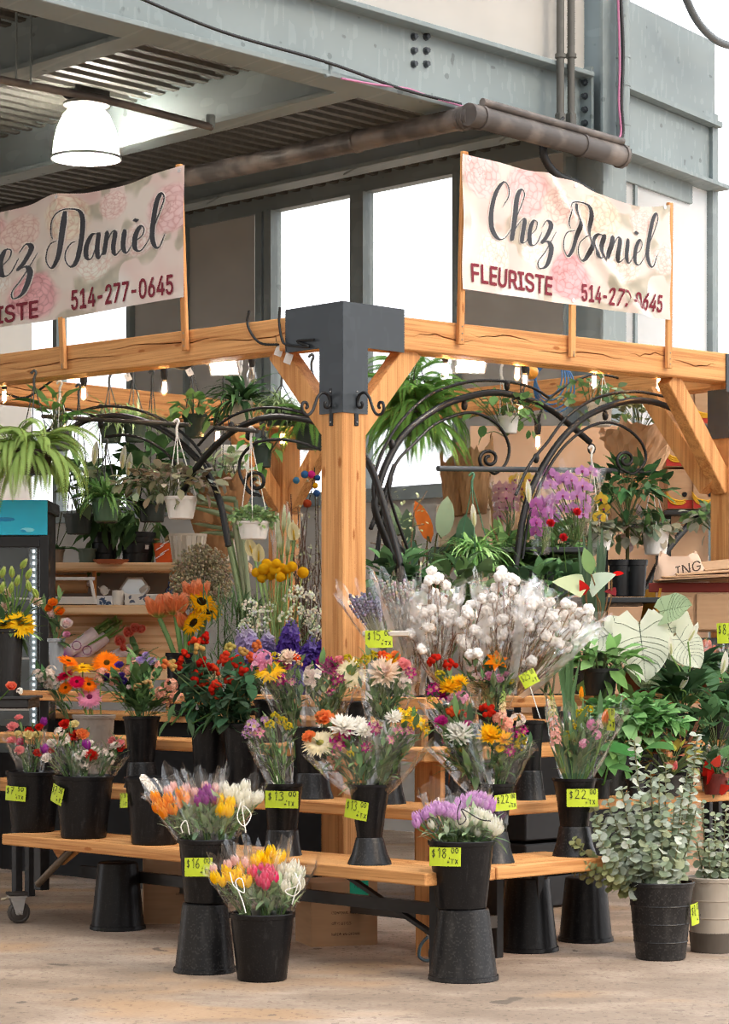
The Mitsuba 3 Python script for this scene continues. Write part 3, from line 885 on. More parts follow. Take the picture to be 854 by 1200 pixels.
def caster(base, yaw, parent):
    """swivel caster with its foot on the floor at base"""
    k = numbered('caster', parent)
    d = np.array([math.cos(yaw), math.sin(yaw), 0]); sd = np.cross(Z3, d)
    m = np.eye(4); m[:3, :3] = np.stack([d, Z3, sd], 1); m[:3, 3] = base + Z3 * .062
    w = B().lathe([(.0, -.02), (.03, -.02), (.045, -.014), (.05, -.018), (.062, -.014), (.062, .014), (.05, .018), (.045, .014), (.03, .02), (0, .02)], 28, m, lin('#3a342f'))
    add('wheel', (w, 'satin', True), k)
    f = B()
    for s in (-1, 1):
        f.add([base + d * x + Z3 * z + sd * s * .03 for x, z in ((-.035, .15), (.055, .15), (.02, .05), (-.015, .05))], [[0, 1, 2, 3]], lin('#8f8a84'))
    f.box(base + Z3 * .152 + d * .01, [.05, .032, .005], (d, sd, Z3), lin('#9a958e'))
    add('fork', (f, 'satin'), k)
    add('top_plate', (B().box(base + Z3 * .168 + d * .01, [.055, .045, .008], (d, sd, Z3), lin('#27231f'), .002), 'satin'), k)
    add('brake_lever', (B().tube([base + d * .01 + Z3 * .15 - sd * .04, base + d * .09 + Z3 * .13 - sd * .05], .008, 6, lin('#b7a98d')), 'satin', True), k)
    add('axle', (B().tube([base + Z3 * .062 - sd * .04, base + Z3 * .062 + sd * .04], .008, 8, lin('#b5b2ad')), 'metal', True), k)
    return k


caster(at_z(22, 1082, 0) * [1, 1, 0], math.radians(200), bn)
caster(at_z(517, 1136, 0) * [1, 1, 0] + [0, .1, 0], math.radians(150), bn)
add('leg', (B().box(at_z(497, 1120, 0) * [1, 1, 0] + [0.08, .14, .33], [.022, .022, .12], AX_L, (.03, .03, .03), .003), 'satin'), bn)
ub = at_z(500, 1130, 0) * [1, 1, 0] + [0, .06, 0]
add('bungee_hook', (B().tube(spline([ub + [.03, 0, .14], ub + [.0, 0, .12], ub + [-.03, 0, .08], ub + [-.035, 0, .03], ub + [0, 0, .01], ub + [.03, 0, .02]]), .008, 6, lin('#40535e')), 'satin', True), bn)

# ---------------------------------------------------------------- wrought-iron arches (hanging-basket stands)
IRON = (.007, .0072, .0075)
def arch(label, plane, strands, ring=None, scrolls=(), pads=()):
    k = thing('iron_arch', label, 'plant stand')
    for pts, r in strands:
        P = spline([plane(x, y) for x, y in pts], 8)
        add('bar', (B().tube(P, r, 8, IRON), 'iron', True), k)
    if ring is not None:
        c = plane(*ring); n = np.array([R2[0], -.0, 0])
        u = unit(plane(ring[0] + 10, ring[1]) - c)
        an = np.linspace(0, 2 * np.pi, 22)
        P = [c + .03 * (math.cos(t) * u + math.sin(t) * Z3) for t in an]
        add('ring', (B().tube(P, .007, 6, IRON, False), 'iron', True), k)
    for (cx, cy, r0, turns, a0) in scrolls:
        t = np.linspace(0, 1, 40)
        P = [plane(cx + r0 * (1 - .75 * q) * math.cos(a0 + turns * 6.283 * q), cy + r0 * (1 - .75 * q) * math.sin(a0 + turns * 6.283 * q)) for q in t]
        add('scroll', (B().tube(P, .011, 7, IRON), 'iron', True), k)
    for x, y in pads:
        add('collar', (B().ball(plane(x, y), [.02, .02, .032], 2, IRON), 'iron', True), k)
    return k


pr = lambda x, y: on_R(x, y, .55)
pr2 = lambda x, y: on_R(x, y, .42)
pl_ = lambda x, y: on_L(x, y, .55)
arch('black triple arched iron plant stand just right of the corner post', pr,
     [([(474, 690), (455, 640), (440, 600), (441, 580), (452, 545), (474, 508), (510, 480), (544, 466), (580, 460), (616, 467), (640, 477), (656, 488), (676, 505), (691, 518)], .021),
      ([(462, 660), (445, 610), (437, 575), (444, 540), (465, 500), (497, 467), (530, 452), (564, 446), (600, 448), (625, 455), (643, 466)], .0095),
      ([(480, 650), (462, 600), (455, 566), (466, 540), (484, 521), (510, 497), (544, 484), (566, 487), (585, 500), (596, 522), (593, 542), (580, 555), (571, 548)], .0095)],
     (693, 526), ((573, 538, 12, 1.4, 2.2),), ((544, 475), (459, 521), (594, 452)))
arch('black triple arched iron plant stand with its tip at the far right edge', lambda x, y: on_R(x, y, .35),
     [([(598, 700), (606, 650), (612, 610), (622, 575), (640, 540), (662, 510), (690, 486), (730, 471), (765, 471), (800, 485), (830, 503), (848, 518)], .021),
      ([(604, 580), (620, 545), (640, 520), (665, 488), (700, 466), (740, 459), (775, 464), (800, 472)], .0095),
      ([(612, 655), (619, 610), (632, 570), (655, 530), (685, 503), (712, 495), (735, 503), (752, 520), (756, 540), (742, 555), (726, 549)], .0095)],
     (850, 527), ((733, 539, 11, 1.4, 2.2),), ((709, 487), (628, 537)))
arch('dark iron arched plant stand at the far left with its tip in the fern', pl_,
     [([(37, 545), (50, 528), (75, 508), (100, 493), (125, 488), (150, 489), (185, 500), (215, 522), (240, 550), (258, 590), (268, 640)], .021),
      ([(52, 508), (75, 490), (105, 479), (130, 476), (160, 480), (195, 494), (225, 518), (246, 548)], .0095),
      ([(124, 512), (150, 510), (180, 520), (203, 540), (222, 570)], .0095)],
     (36, 553), (), ((118, 497),))
arch('grey black iron arched plant stand left of the corner post over a white pot', lambda x, y: on_L(x, y, .42),
     [([(214, 578), (225, 556), (245, 530), (270, 507), (295, 494), (322, 488), (350, 490), (378, 497), (410, 515), (435, 550), (452, 600), (466, 650), (474, 690)], .021),
      ([(232, 522), (250, 503), (275, 486), (305, 478), (335, 479), (372, 488)], .0095),
      ([(376, 527), (350, 518), (325, 515), (300, 519), (283, 535), (281, 555), (292, 575), (305, 581)], .0095)],
     (213, 582), ((300, 565, 15, 1.5, 1.4),), ((291, 510), (271, 500)))
arch('slanting black iron bar of a plant stand behind the tote bag', lambda x, y: on_R(x, y, 1.0),
     [([(755, 692), (775, 655), (798, 625), (825, 600), (860, 584), (900, 590)], .024)])
# the cross-braced foot of the stand behind the post
k = thing('iron_trellis', 'black iron lattice crossing behind the corner post', 'trellis')
for pts in (((432, 540), (448, 590), (470, 650)), ((440, 660), (447, 610), (458, 560)), ((462, 660), (447, 600), (436, 545)), ((434, 620), (450, 580), (462, 545)), ((452, 690), (468, 640), (486, 690))):
    P = spline([on_R(x, y, .62) for x, y in pts], 5)
    add('bar', (B().tube(P, .014, 7, IRON), 'iron', True), k)
for lb, fn, p, q, r in (('grey steel rod across the right arches with plants hung from it', lambda x, y: on_R(x, y, .5), (513, 549), (766, 552), .017),
                        ('dark ribbed rod across the far left arches', lambda x, y: on_L(x, y, .5), (50, 488), (222, 498), .014),
                        ('short dark rod above the white pot left of the post', lambda x, y: on_L(x, y, .36), (254, 501), (302, 505), .014)):
    add('hanging_rod', (B().tube([fn(*p), fn(*q)], r, 10, lin('#44474a') if r > .015 else lin('#33302c')), 'iron', True), label=lb, cat='rod')
# ================================================================= PLANT AND FLOWER PIECES
def foliage(c):
    """reflectance of leaves from their look in the photograph: greens are lightened"""
    return np.clip((c * .8 + .2 * (c @ [.3, .6, .1])) * 1.4 + .012, 0, .9) if c[1] > max(c[0], c[2]) * 1.02 else c


def G(h, j=0.0):
    """a colour with a random shift"""
    c = foliage(lin(h))
    return np.clip(c * (1 + rnd.normal(0, j, 3) * [1, .8, 1]) * (1 + rnd.normal(0, j)), 0, 1)


def vary(h, n, j=.18):
    c = foliage(lin(h))
    return np.clip(c[None] * (1 + rnd.normal(0, j, (n, 1))) * (1 + rnd.normal(0, j * .3, (n, 3))), .002, .95)


PROFILE = {'lance': lambda t: np.sin(np.pi * t ** .8) ** .9, 'oval': lambda t: np.sin(np.pi * t ** .9) ** .6, 'strap': lambda t: np.minimum(1, 6 * t + .3) * (1 - t ** 5) * (1 - .35 * t),
           'heart': lambda t: np.clip(1.15 * (1 - t) ** .75 * (1 - np.exp(-t * 14)) + .1 * (1 - t), 0, 2), 'round': lambda t: np.sqrt(np.clip(1 - (2 * t - 1) ** 2, 0, 1)),
           'spoon': lambda t: .35 + .65 * np.sin(np.pi * np.clip(t, 0, 1) ** 1.8) ** .8 * (1 - t ** 8), 'tongue': lambda t: np.sin(np.pi * (t * .82 + .12)) ** .7 * (1 - t ** 9)}


def leaf_t(w=.3, n=4, fold=.12, droop=.25, shape='lance', base=0.0, wave=0.0, col=(1, 1, 1), vein=None, cup=0.0):
    """leaf from the origin along +y, length 1, half width w, upper side +z; three columns (five with a vein colour)"""
    t = np.linspace(base, 1, n + 1)
    hw_ = np.maximum(w * PROFILE[shape](t), 0.004)
    a = droop * t
    y = np.sin(a) / droop if droop else t
    z = -(1 - np.cos(a)) / droop if droop else t * 0
    V = []
    cols = (-1, 0, 1)
    for k, sx in enumerate(cols):
        V.append(np.stack([sx * hw_, y, z + abs(sx) * fold * hw_ + cup * hw_ * abs(sx) + wave * abs(sx) * np.sin(t * 14 + k) * w], 1))
    v = np.stack(V, 1).reshape(-1, 3)
    m = len(cols); i, j = np.meshgrid(np.arange(n), np.arange(m - 1), indexing='ij')
    f = np.stack([i * m + j, i * m + j + 1, (i + 1) * m + j + 1, (i + 1) * m + j], -1).reshape(-1, 4)
    f = np.vstack([f[:, [0, 1, 2]], f[:, [0, 2, 3]]])
    c = np.tile(np.asarray(col, float), (len(v), 1))
    if vein is not None:
        c[1::3] = vein
    return v, f, c


def ring_dirs(n, tilt, ph=0.0, jit=.12):
    """n directions round +z, raised by tilt radians"""
    a = np.arange(n) * 2 * np.pi / n + ph + rnd.normal(0, jit, n) * 2 * np.pi / n
    tl = tilt + rnd.normal(0, jit * .5, n)
    return np.stack([np.cos(a) * np.cos(tl), np.sin(a) * np.cos(tl), np.sin(tl)], 1)


def petals(b, n, tilt, ln, w, col, shape='tongue', z=0.0, ph=0.0, droop=.3, cup=.2, r0=.05, jit=.12, base_col=None, cj=.06, nn=3):
    d = ring_dirs(n, tilt, ph, jit)
    loc = np.stack([d[:, 0] * r0, d[:, 1] * r0, np.full(n, z)], 1)
    tp_ = leaf_t(w, nn, .0, droop, shape, cup=cup)
    if base_col is not None:
        v, f, c = tp_; c = c.copy(); k = np.repeat(np.linspace(0, 1, nn + 1), 3)[:, None]
        c = np.clip(np.asarray(base_col) / np.maximum(col, 1e-3), 0, 30) * (k < .3) + c * (k >= .3); tp_ = (v, f, c)
    L_ = ln * (1 + rnd.normal(0, .06, n))
    b.put(tp_, aims(loc, d, np.stack([L_] * 3, 1)), np.clip(np.asarray(col)[None] * (1 + rnd.normal(0, cj, (n, 1))), 0, .96))
    return b


def h_daisy(pc, cc='#5b3d14', n=32):
    b = B(); p = lin(pc)
    petals(b, n, .1, 1.0, .11, p, z=0, r0=.1)
    petals(b, n - 6, .34, .8, .10, p, z=.03, ph=.2, r0=.1)
    b.lathe([(.0, .17), (.13, .15), (.24, .08), (.27, -.02), (.1, -.1), (0, -.1)], 12, None, lin(cc))
    return b


def h_mum(pc, mid=None):
    b = B(); p = lin(pc); m = lin(mid or pc)
    for k, (tl, l, n) in enumerate(((.0, 1., 18), (.3, .93, 18), (.6, .82, 16), (.9, .68, 12), (1.2, .5, 9), (1.45, .35, 5))):
        petals(b, n, tl, l, .12, p if k < 3 else m, z=.02 * k, ph=k * .3, droop=-.5, cup=.5, r0=.04, jit=.25)
    return b


def h_carn(pc, dk=None):
    b = B(); p = lin(pc)
    for k, (tl, l, n) in enumerate(((.15, .95, 9), (.5, .9, 9), (.85, .8, 8), (1.15, .7, 7), (1.4, .6, 5))):
        d = ring_dirs(n, tl, k * .5, .2)
        t = leaf_t(.36, 3, .1, -.2, 'spoon', wave=.35)
        b.put(t, aims(np.zeros((n, 3)), d, l, spin=rnd.uniform(-.8, .8, n)), np.clip(p[None] * (1 + rnd.normal(0, .1, (n, 1))), 0, .95))
    b.lathe([(0, -.5), (.16, -.45), (.2, -.1), (.28, .05)], 8, None, lin('#6d8a4e'))
    return b


def h_rose(pc, edge=None):
    b = B(); p = lin(pc); e = lin(edge or pc)
    for k, (tl, l, n, w) in enumerate(((.35, 1.0, 6, .42), (.75, .9, 6, .42), (1.05, .85, 5, .36), (1.3, .8, 4, .3), (1.48, .78, 3, .2))):
        v, f, c = leaf_t(w, 4, .05, -.9, 'oval', cup=.55)
        kk = np.repeat(np.linspace(0, 1, 5), 3)[:, None]
        c = p[None] * (kk < .7) + e[None] * (kk >= .7)
        d = ring_dirs(n, tl, k * .6, .1)
        b.put((v, f, c), aims(np.zeros((n, 3)) - [0, 0, .25], d, l), 1 + rnd.normal(0, .06, (n, 3)))
    return b


def h_tulip(pc, tip=None):
    """closed cup, radius 1, about 2.6 tall, from z = 0"""
    b = B(); p, q = lin(pc), lin(tip or pc)
    for k in range(6):
        a = k * np.pi / 3 + (.15 if k % 2 else 0); r = .97 if k % 2 else .86
        t = np.linspace(0, 1, 7); prof = r * np.sin(np.pi * np.clip(t * .80 + .08, 0, 1)) ** .75
        V, C = [], []
        for s in (-1, -.5, 0, .5, 1):
            wd = .62 * np.sin(np.pi * np.clip(t * .85 + .1, 0, 1)) ** .6 * (1 - t ** 7)
            an = a + s * wd
            rr = prof * (1 - .05 * abs(s))
            V.append(np.stack([rr * np.cos(an), rr * np.sin(an), 2.55 * t - .12 * abs(s) * t], 1))
            C.append(np.where(t[:, None] > .72, q, p) if abs(s) < .8 else np.tile(q, (7, 1)))
        v, c = np.stack(V, 1).reshape(-1, 3), np.stack(C, 1).reshape(-1, 3)
        i, j = np.meshgrid(np.arange(6), np.arange(4), indexing='ij')
        f = np.stack([i * 5 + j, i * 5 + j + 1, (i + 1) * 5 + j + 1, (i + 1) * 5 + j], -1).reshape(-1, 4)
        b.add(v, f, c * (1 + rnd.normal(0, .05)))
    b.lathe([(0, 0), (.3, .02), (.45, .15), (.5, .3)], 8, None, lin('#8fa860'))
    return b


def h_lily(pc, throat='#d8c25a', n=6, ln=1.0):
    b = B(); p = lin(pc)
    for k in range(2):
        petals(b, n // 2, .75 - .1 * k, 1.05 * ln, .24 - .04 * k, p, 'lance', z=-.2, ph=k * np.pi / 3 * (6 / n), droop=.9, cup=.25, base_col=lin(throat), jit=.04, nn=5)
    for k in range(5):
        a = k * 1.25; d = np.array([.35 * math.cos(a), .35 * math.sin(a), .62])
        b.tube([[0, 0, -.15], d * .6, d], .02, 4, lin('#c9d08a')).ball(d, .05, 0, lin('#8a5a22'))
    return b


def h_trumpet(pc, tip=None):
    """half-open long bud (amaryllis, lily), along +z, 2.2 long"""
    b = B(); p, q = lin(pc), lin(tip or pc)
    for k in range(6):
        a = k * np.pi / 3
        v, f, c = leaf_t(.3, 6, .0, .5, 'lance', cup=-.5)
        kk = np.repeat(np.linspace(0, 1, 7), 3)[:, None]
        c = np.where(kk < .3, lin('#a9ad5c'), np.where(kk > .75, q, p))
        d = unit([math.cos(a) * .34, math.sin(a) * .34, 1])
        b.put((v, f, c), aims(np.array([[.08 * math.cos(a), .08 * math.sin(a), 0]]), d[None], 2.2, up=[[math.cos(a), math.sin(a), -.2]]), [[1 + rnd.normal(0, .06)] * 3])
    return b


def h_alstro(pc, pc2=None, n=4):
    """cluster of small open flowers"""
    b = B()
    for k in range(n):
        g = h_lily(pc if k % 2 == 0 or pc2 is None else pc2, '#e9d9a0')
        d = unit([math.cos(k * 6.283 / n) * .8, math.sin(k * 6.283 / n) * .8, .55 + .2 * (k % 2)])
        b.put(g.tpl(), [Mat(d * .48, z=d, s=.55)])
    return b


def h_cluster(pc, n=26, r=.24, pc2=None, sub=1, flat=.75):
    """dome of small round florets or berries"""
    b = B()
    d = unit(rnd.normal(0, 1, (n, 3))); d[:, 2] = np.abs(d[:, 2])
    for q in d:
        b.ball(q * [.75, .75, flat] * rnd.uniform(.75, 1), r * rnd.uniform(.8, 1.15), sub, G(pc if rnd.random() < .7 or pc2 is None else pc2, .06))
    return b


def h_stock(pc, pc2=None, n=16):
    """dome of ruffled little florets"""
    b = B(); d = unit(rnd.normal(0, 1, (n, 3))); d[:, 2] = np.abs(d[:, 2]) * .9
    for q in unit(d):
        g = B(); c = lin(pc if rnd.random() < .6 or pc2 is None else pc2) * (1 + rnd.normal(0, .08))
        petals(g, 5, .35, 1, .42, np.clip(c, 0, .95), 'oval', droop=.3, cup=.1, jit=.2)
        b.put(g.tpl(), [Mat(q * .72, z=q, s=.42)])
    return b


def h_spike(cols, h=5.0, n=44, r=.55, tpl=None):
    """upright flower spike, radius about 1 at the foot, from z = 0 to h; cols runs from foot to tip"""
    b = B()
    for k in range(n):
        t = k / (n - 1); a = k * 2.4
        rr = (1 - .62 * t ** 1.6) * rnd.uniform(.75, 1.15); d = unit([math.cos(a) + rnd.normal(0, .2), math.sin(a) + rnd.normal(0, .2), .25 + .8 * t])
        c = lin(cols[min(len(cols) - 1, int(t * len(cols)))])
        if t < .8:
            g = B(); petals(g, 5, .4, 1, .42, np.clip(c * (1 + rnd.normal(0, .08)), 0, .95), 'oval', droop=.4, jit=.2, nn=2)
            b.put(g.tpl(), [Mat([math.cos(a) * rr * .55, math.sin(a) * rr * .55, t * h], z=d, s=r * (1 - .5 * t) * rnd.uniform(.8, 1.2))])
        else:
            b.ball([math.cos(a) * rr * .5, math.sin(a) * rr * .5, t * h], .2 * (1.3 - t), 1, c)
    b.tube([[0, 0, -.3], [0, 0, h]], .08, 5, lin('#7d9a52'))
    return b


def h_ball(pc):
    """craspedia: knobbly round head"""
    m = trimesh.creation.icosphere(subdivisions=3)
    v = m.vertices * (1 + .06 * (meshkit.noise(m.vertices * 9, 3) - .5))[:, None]
    return B().add(v, m.faces, lin(pc))


def h_cotton():
    b = B()
    for k in range(5):
        a = k * 1.257
        m = trimesh.creation.icosphere(subdivisions=2)
        v = m.vertices * [.52, .46, .5]
        v = v * (1 + .35 * (meshkit.fbm(m.vertices * 2.5 + k * 7, 3) - .5))[:, None]
        b.add(v + [.42 * math.cos(a), .42 * math.sin(a), .12], m.faces, np.array([.72, .68, .635]) * (1 + rnd.normal(0, .03)))
    m = trimesh.creation.icosphere(subdivisions=2)
    b.add(m.vertices * .45 + [0, 0, .32], m.faces, (.74, .7, .65))
    petals(b, 5, -.25, 1.0, .2, lin('#8a6548'), 'lance', z=-.2, droop=-.6, jit=.05)
    return b


def h_spathe(col, spadix='#e3d58a', tall=1.0, w=.34):
    """spathe round a spadix: calla, peace lily, anthurium (flat)"""
    b = B()
    v, f, c = leaf_t(w, 7, .1, -.35, 'oval', cup=.9 if tall > .5 else .15)
    b.add(v, f, lin(col))
    b.tube([[0, .08, .05], [0, .3, .14], [0, .6, .2]], [.05, .05, .03], 6, lin(spadix))
    return b


def h_bird():
    """strelitzia bud: long grey-green beak with an orange edge, along +y"""
    b = B()
    t = np.linspace(0, 1, 7)
    P = np.stack([0 * t, t, -.12 * t ** 2], 1)
    b.tube(P, .085 * (1 - t) ** .6 + .006, 7, lin('#7f8f6c'))
    v, f, c = leaf_t(.045, 5, .3, .15, 'lance')
    b.add(v * [1, .7, 1] + [0, .25, .055], f, lin('#cf8a52'))
    return b


def h_orchid(pc):
    b = B(); p = lin(pc)
    petals(b, 3, .15, 1.0, .3, p, 'oval', ph=1.57, droop=.3, jit=.03, nn=4)
    d = np.array([[1, .15, .1], [-1, .15, .1]])
    b.put(leaf_t(.55, 4, .0, .3, 'oval'), aims(np.zeros((2, 3)), unit(d), 1.0), [p * 1.05] * 2)
    b.ball([0, -.1, .15], [.16, .2, .16], 1, lin('#9b3a78')).ball([0, .02, .2], .08, 1, lin('#e8d080'))
    return b


def h_sunflower():
    b = B(); p = lin('#e9ae12')
    petals(b, 22, .1, 1.0, .13, p, 'lance', r0=.3)
    petals(b, 20, .3, .85, .12, p, 'lance', r0=.3, ph=.15)
    b.lathe([(0, .16), (.2, .15), (.42, .05), (.4, -.1), (0, -.15)], 14, None, lin('#33230f'))
    return b


KINDS = {
    'daisy': h_daisy, 'mum': h_mum, 'carn': h_carn, 'rose': h_rose, 'tulip': h_tulip, 'lily': h_lily, 'alstro': h_alstro, 'cluster': h_cluster, 'stock': h_stock, 'spike': h_spike,
    'ball': h_ball, 'cotton': h_cotton, 'spathe': h_spathe, 'bird': h_bird, 'orchid': h_orchid, 'trumpet': h_trumpet, 'sunflower': h_sunflower}
CACHE = {}


def head(kind, *a, var=0, mat='petal', **kw):
    """shared shape dict of a flower head; var picks one of a few variants"""
    k = (kind, a, var, mat, tuple(sorted(kw.items())))
    if k not in CACHE:
        CACHE[k] = share(shp(KINDS[kind](*a, **kw), mat, True))
    return CACHE[k]


def leaf_s(col, var=0, mat='leaf', **kw):
    k = ('leaf', col, var, mat, tuple(sorted(kw.items())))
    if k not in CACHE:
        b = B(); v, f, c = leaf_t(**kw); b.add(v, f, G(col, .1))
        CACHE[k] = share(shp(b, mat, True))
    return CACHE[k]


# colour words of the florist
MAG, PINK, PALE, CREAM, WHITE, YEL, ORA, RED, LAV, PUR, PEACH = '#c4228a', '#e492b2', '#eabfba', '#ece2c0', '#efece4', '#f6ca26', '#f0801c', '#cc2a20', '#bf96cc', '#6340a0', '#eaa88c'
FL = {  # short words for the bouquet lists: (kind, args)
    'gerc': ('daisy', CREAM, '#a8a04a'), 'gery': ('daisy', YEL, '#a36a10'), 'gero': ('daisy', ORA, '#5b3d14'), 'gerp': ('daisy', '#e89ab8', '#7a2a50'), 'gerr': ('daisy', '#c9184a', '#5b1a20'), 'daiy': ('daisy', '#f7cc2a', '#b8881a'),
    'mumw': ('mum', WHITE), 'mumc': ('mum', '#ecd9c4', '#e6cfc0'), 'mumy': ('mum', '#f7c824'), 'mumm': ('mum', '#b82a80'), 'alsm': ('alstro', MAG, '#8d1a5e'), 'alsp': ('alstro', PINK, '#c9689a'), 'alsl': ('alstro', '#c9a0cc', '#b884bd'),
    'alsy': ('alstro', '#f8ca26', '#f2b81a'), 'lily': ('lily', '#f7c424'), 'lilo': ('lily', '#ec7c14', '#e8a030'), 'caro': ('carn', '#e88a50'), 'carp': ('carn', '#e79a9a'), 'carr': ('carn', '#c8261e'), 'carw': ('carn', '#ece4dc'), 'carh': ('carn', '#c93a6a'),
    'cary': ('carn', '#e6d9a0'), 'stkw': ('stock', '#e7dccf', '#ddc7bd'), 'stkp': ('stock', '#dd94b4', '#e6b4c4'), 'stkh': ('stock', '#e8b49c', '#e4a38c'), 'stky': ('cluster', '#d8b01e'), 'goly': ('cluster', '#c9b42a', 34, .15), 'berr': ('cluster', '#c22a1c', 14, .3), 'bero': ('cluster', '#d9582c', 16, .28),
    'berg': ('cluster', '#cda870', 12, .26), 'rosp': ('rose', '#e3b4c6', '#d896b4'), 'rosv': ('rose', '#5b3a94'), 'rosw': ('rose', '#ece6e4', '#b59ad0'), 'roso': ('rose', '#ee8a28'), 'rosc': ('rose', '#e5826a', '#e8967a'), 'rosk': ('rose', '#ead9d2'),
    'tulo': ('tulip', '#ea8a1c', '#f0a83c'), 'tulp': ('tulip', '#8d2a86', '#a04a9c'), 'tuly': ('tulip', '#f0c410', '#f4d430'), 'tulw': ('tulip', '#e9e6d2', '#f0eee6'), 'tulk': ('tulip', '#e2386e', '#ea7a98'), 'tull': ('tulip', '#cf9ad0', '#d9b0da'), 'tulr': ('tulip', '#e8b8b0', '#eccac4')}
LEAFC = ['#3f5a2c', '#4c6a34', '#5a7a40', '#36502e']


# ================================================================= POTS, BUCKETS, TAGS
def lathe_shape(prof, mat, n=36, col=(1, 1, 1)):
    b = B().lathe(prof, n, None, col)
    return shp(b, mat, True)


def bucket(label, c, h, rt, rb, inverted=False, mat='black_plastic', group=None, name='flower_bucket', ribs=0, col=(1, 1, 1), water=True):
    """round flower bucket standing (or turned over) at c"""
    k = thing(name, label, 'bucket', group)
    w = .006
    side = [(rb + (rt - rb) * t, h * t) for t in np.linspace(0, 1, 2)]
    prof = [(0, 0), (rb - .008, 0), (rb, .006)]
    for i in range(ribs):
        z = h * (i + 1) / (ribs + 1.3); r = rb + (rt - rb) * z / h
        prof += [(r - .001, z - .006), (r + .004, z), (r + .001, z + .006)]
    prof += [(rt, h - .024), (rt + .007, h - .022), (rt + .009, h - .004), (rt + .006, h), (rt - w, h), (rt - w - .002, h - .02), (rb - w, .02), (0, .015)]
    m = np.eye(4); m[:3, 3] = c
    if inverted:
        m[:3, :3] = np.diag([1, -1, -1.0]); m[2, 3] += h
    add('body', lathe_shape(prof, mat, 40, col), k, m)
    if water and not inverted:
        pass
    return k


def front_depth(px, bot_y, z0):
    return (EYE - z0) * F / (bot_y - HY)


def bucket_px(label, px, rim_y, bot_y, wt, wb, z0=0.0, inverted=False, **kw):
    """bucket from its picture measures: bot_y is the front of its foot, which stands at height z0"""
    Y = front_depth(px, bot_y, z0); lo = (wb if not inverted else wt) / 2 / F
    yc = Y / (1 - lo); rb_, rt_ = wb / 2 * yc / F, wt / 2 * yc / F
    c = np.array([(px - 427) / F * yc, yc, z0])
    top_r = rt_ if not inverted else rb_
    h = EYE - (rim_y - HY) / F * (yc - top_r) - z0
    return bucket(label, c, h, rt_, rb_, inverted, **kw), c, h, rt_


def tier_at(px, run, i, inset):
    a0, b0 = tier(i)
    p = on_L(px, 900, b0 + inset) if run == 'L' else on_R(px, 900, a0 + inset)
    return np.array([p[0], p[1], TIER_Z[i]])


def bucket_tier(label, px, run, i, inset, rim_y, wt, wb, **kw):
    c = tier_at(px, run, i, inset); s = c[1] / F
    rt_, rb_ = wt / 2 * s, wb / 2 * s
    h = EYE - (rim_y - HY) / F * (c[1] - rt_) - c[2]
    return bucket(label, c, h, rt_, rb_, **kw), c, h, rt_


def vase_tier(label, px, run, i, inset, rim_y, w_rim, waist_y, w_waist, w_base, group='flared black display vases'):
    """tall flower vase set on a flared foot"""
    c = tier_at(px, run, i, inset); s = c[1] / F
    rr, rw, rf = w_rim / 2 * s, w_waist / 2 * s, w_base / 2 * s
    h = EYE - (rim_y - HY) / F * (c[1] - rr) - c[2]
    zw = EYE - (waist_y - HY) / F * (c[1] - rw) - c[2]
    k = thing('display_vase', label, 'vase', group)
    m = np.eye(4); m[:3, 3] = c
    add('vase_body', lathe_shape([(0, zw), (rw, zw), (rw + (rr - rw) * .5, zw + (h - zw) * .55), (rr, h - .016), (rr + .006, h - .014), (rr + .007, h), (rr - .005, h), (rr - .007, h - .02), (rw - .006, zw + .02), (0, zw + .02)], 'black_plastic', 36), k, m)
    add('flared_foot', lathe_shape([(rw + .004, zw + .012), (rw + .008, zw + .004), (rw + (rf - rw) * .55, zw * .45), (rf - .003, .012), (rf, .003), (rf, 0), (rf - .006, 0)], 'scuffed_plastic', 36), k, m)
    return k, c, h, rr


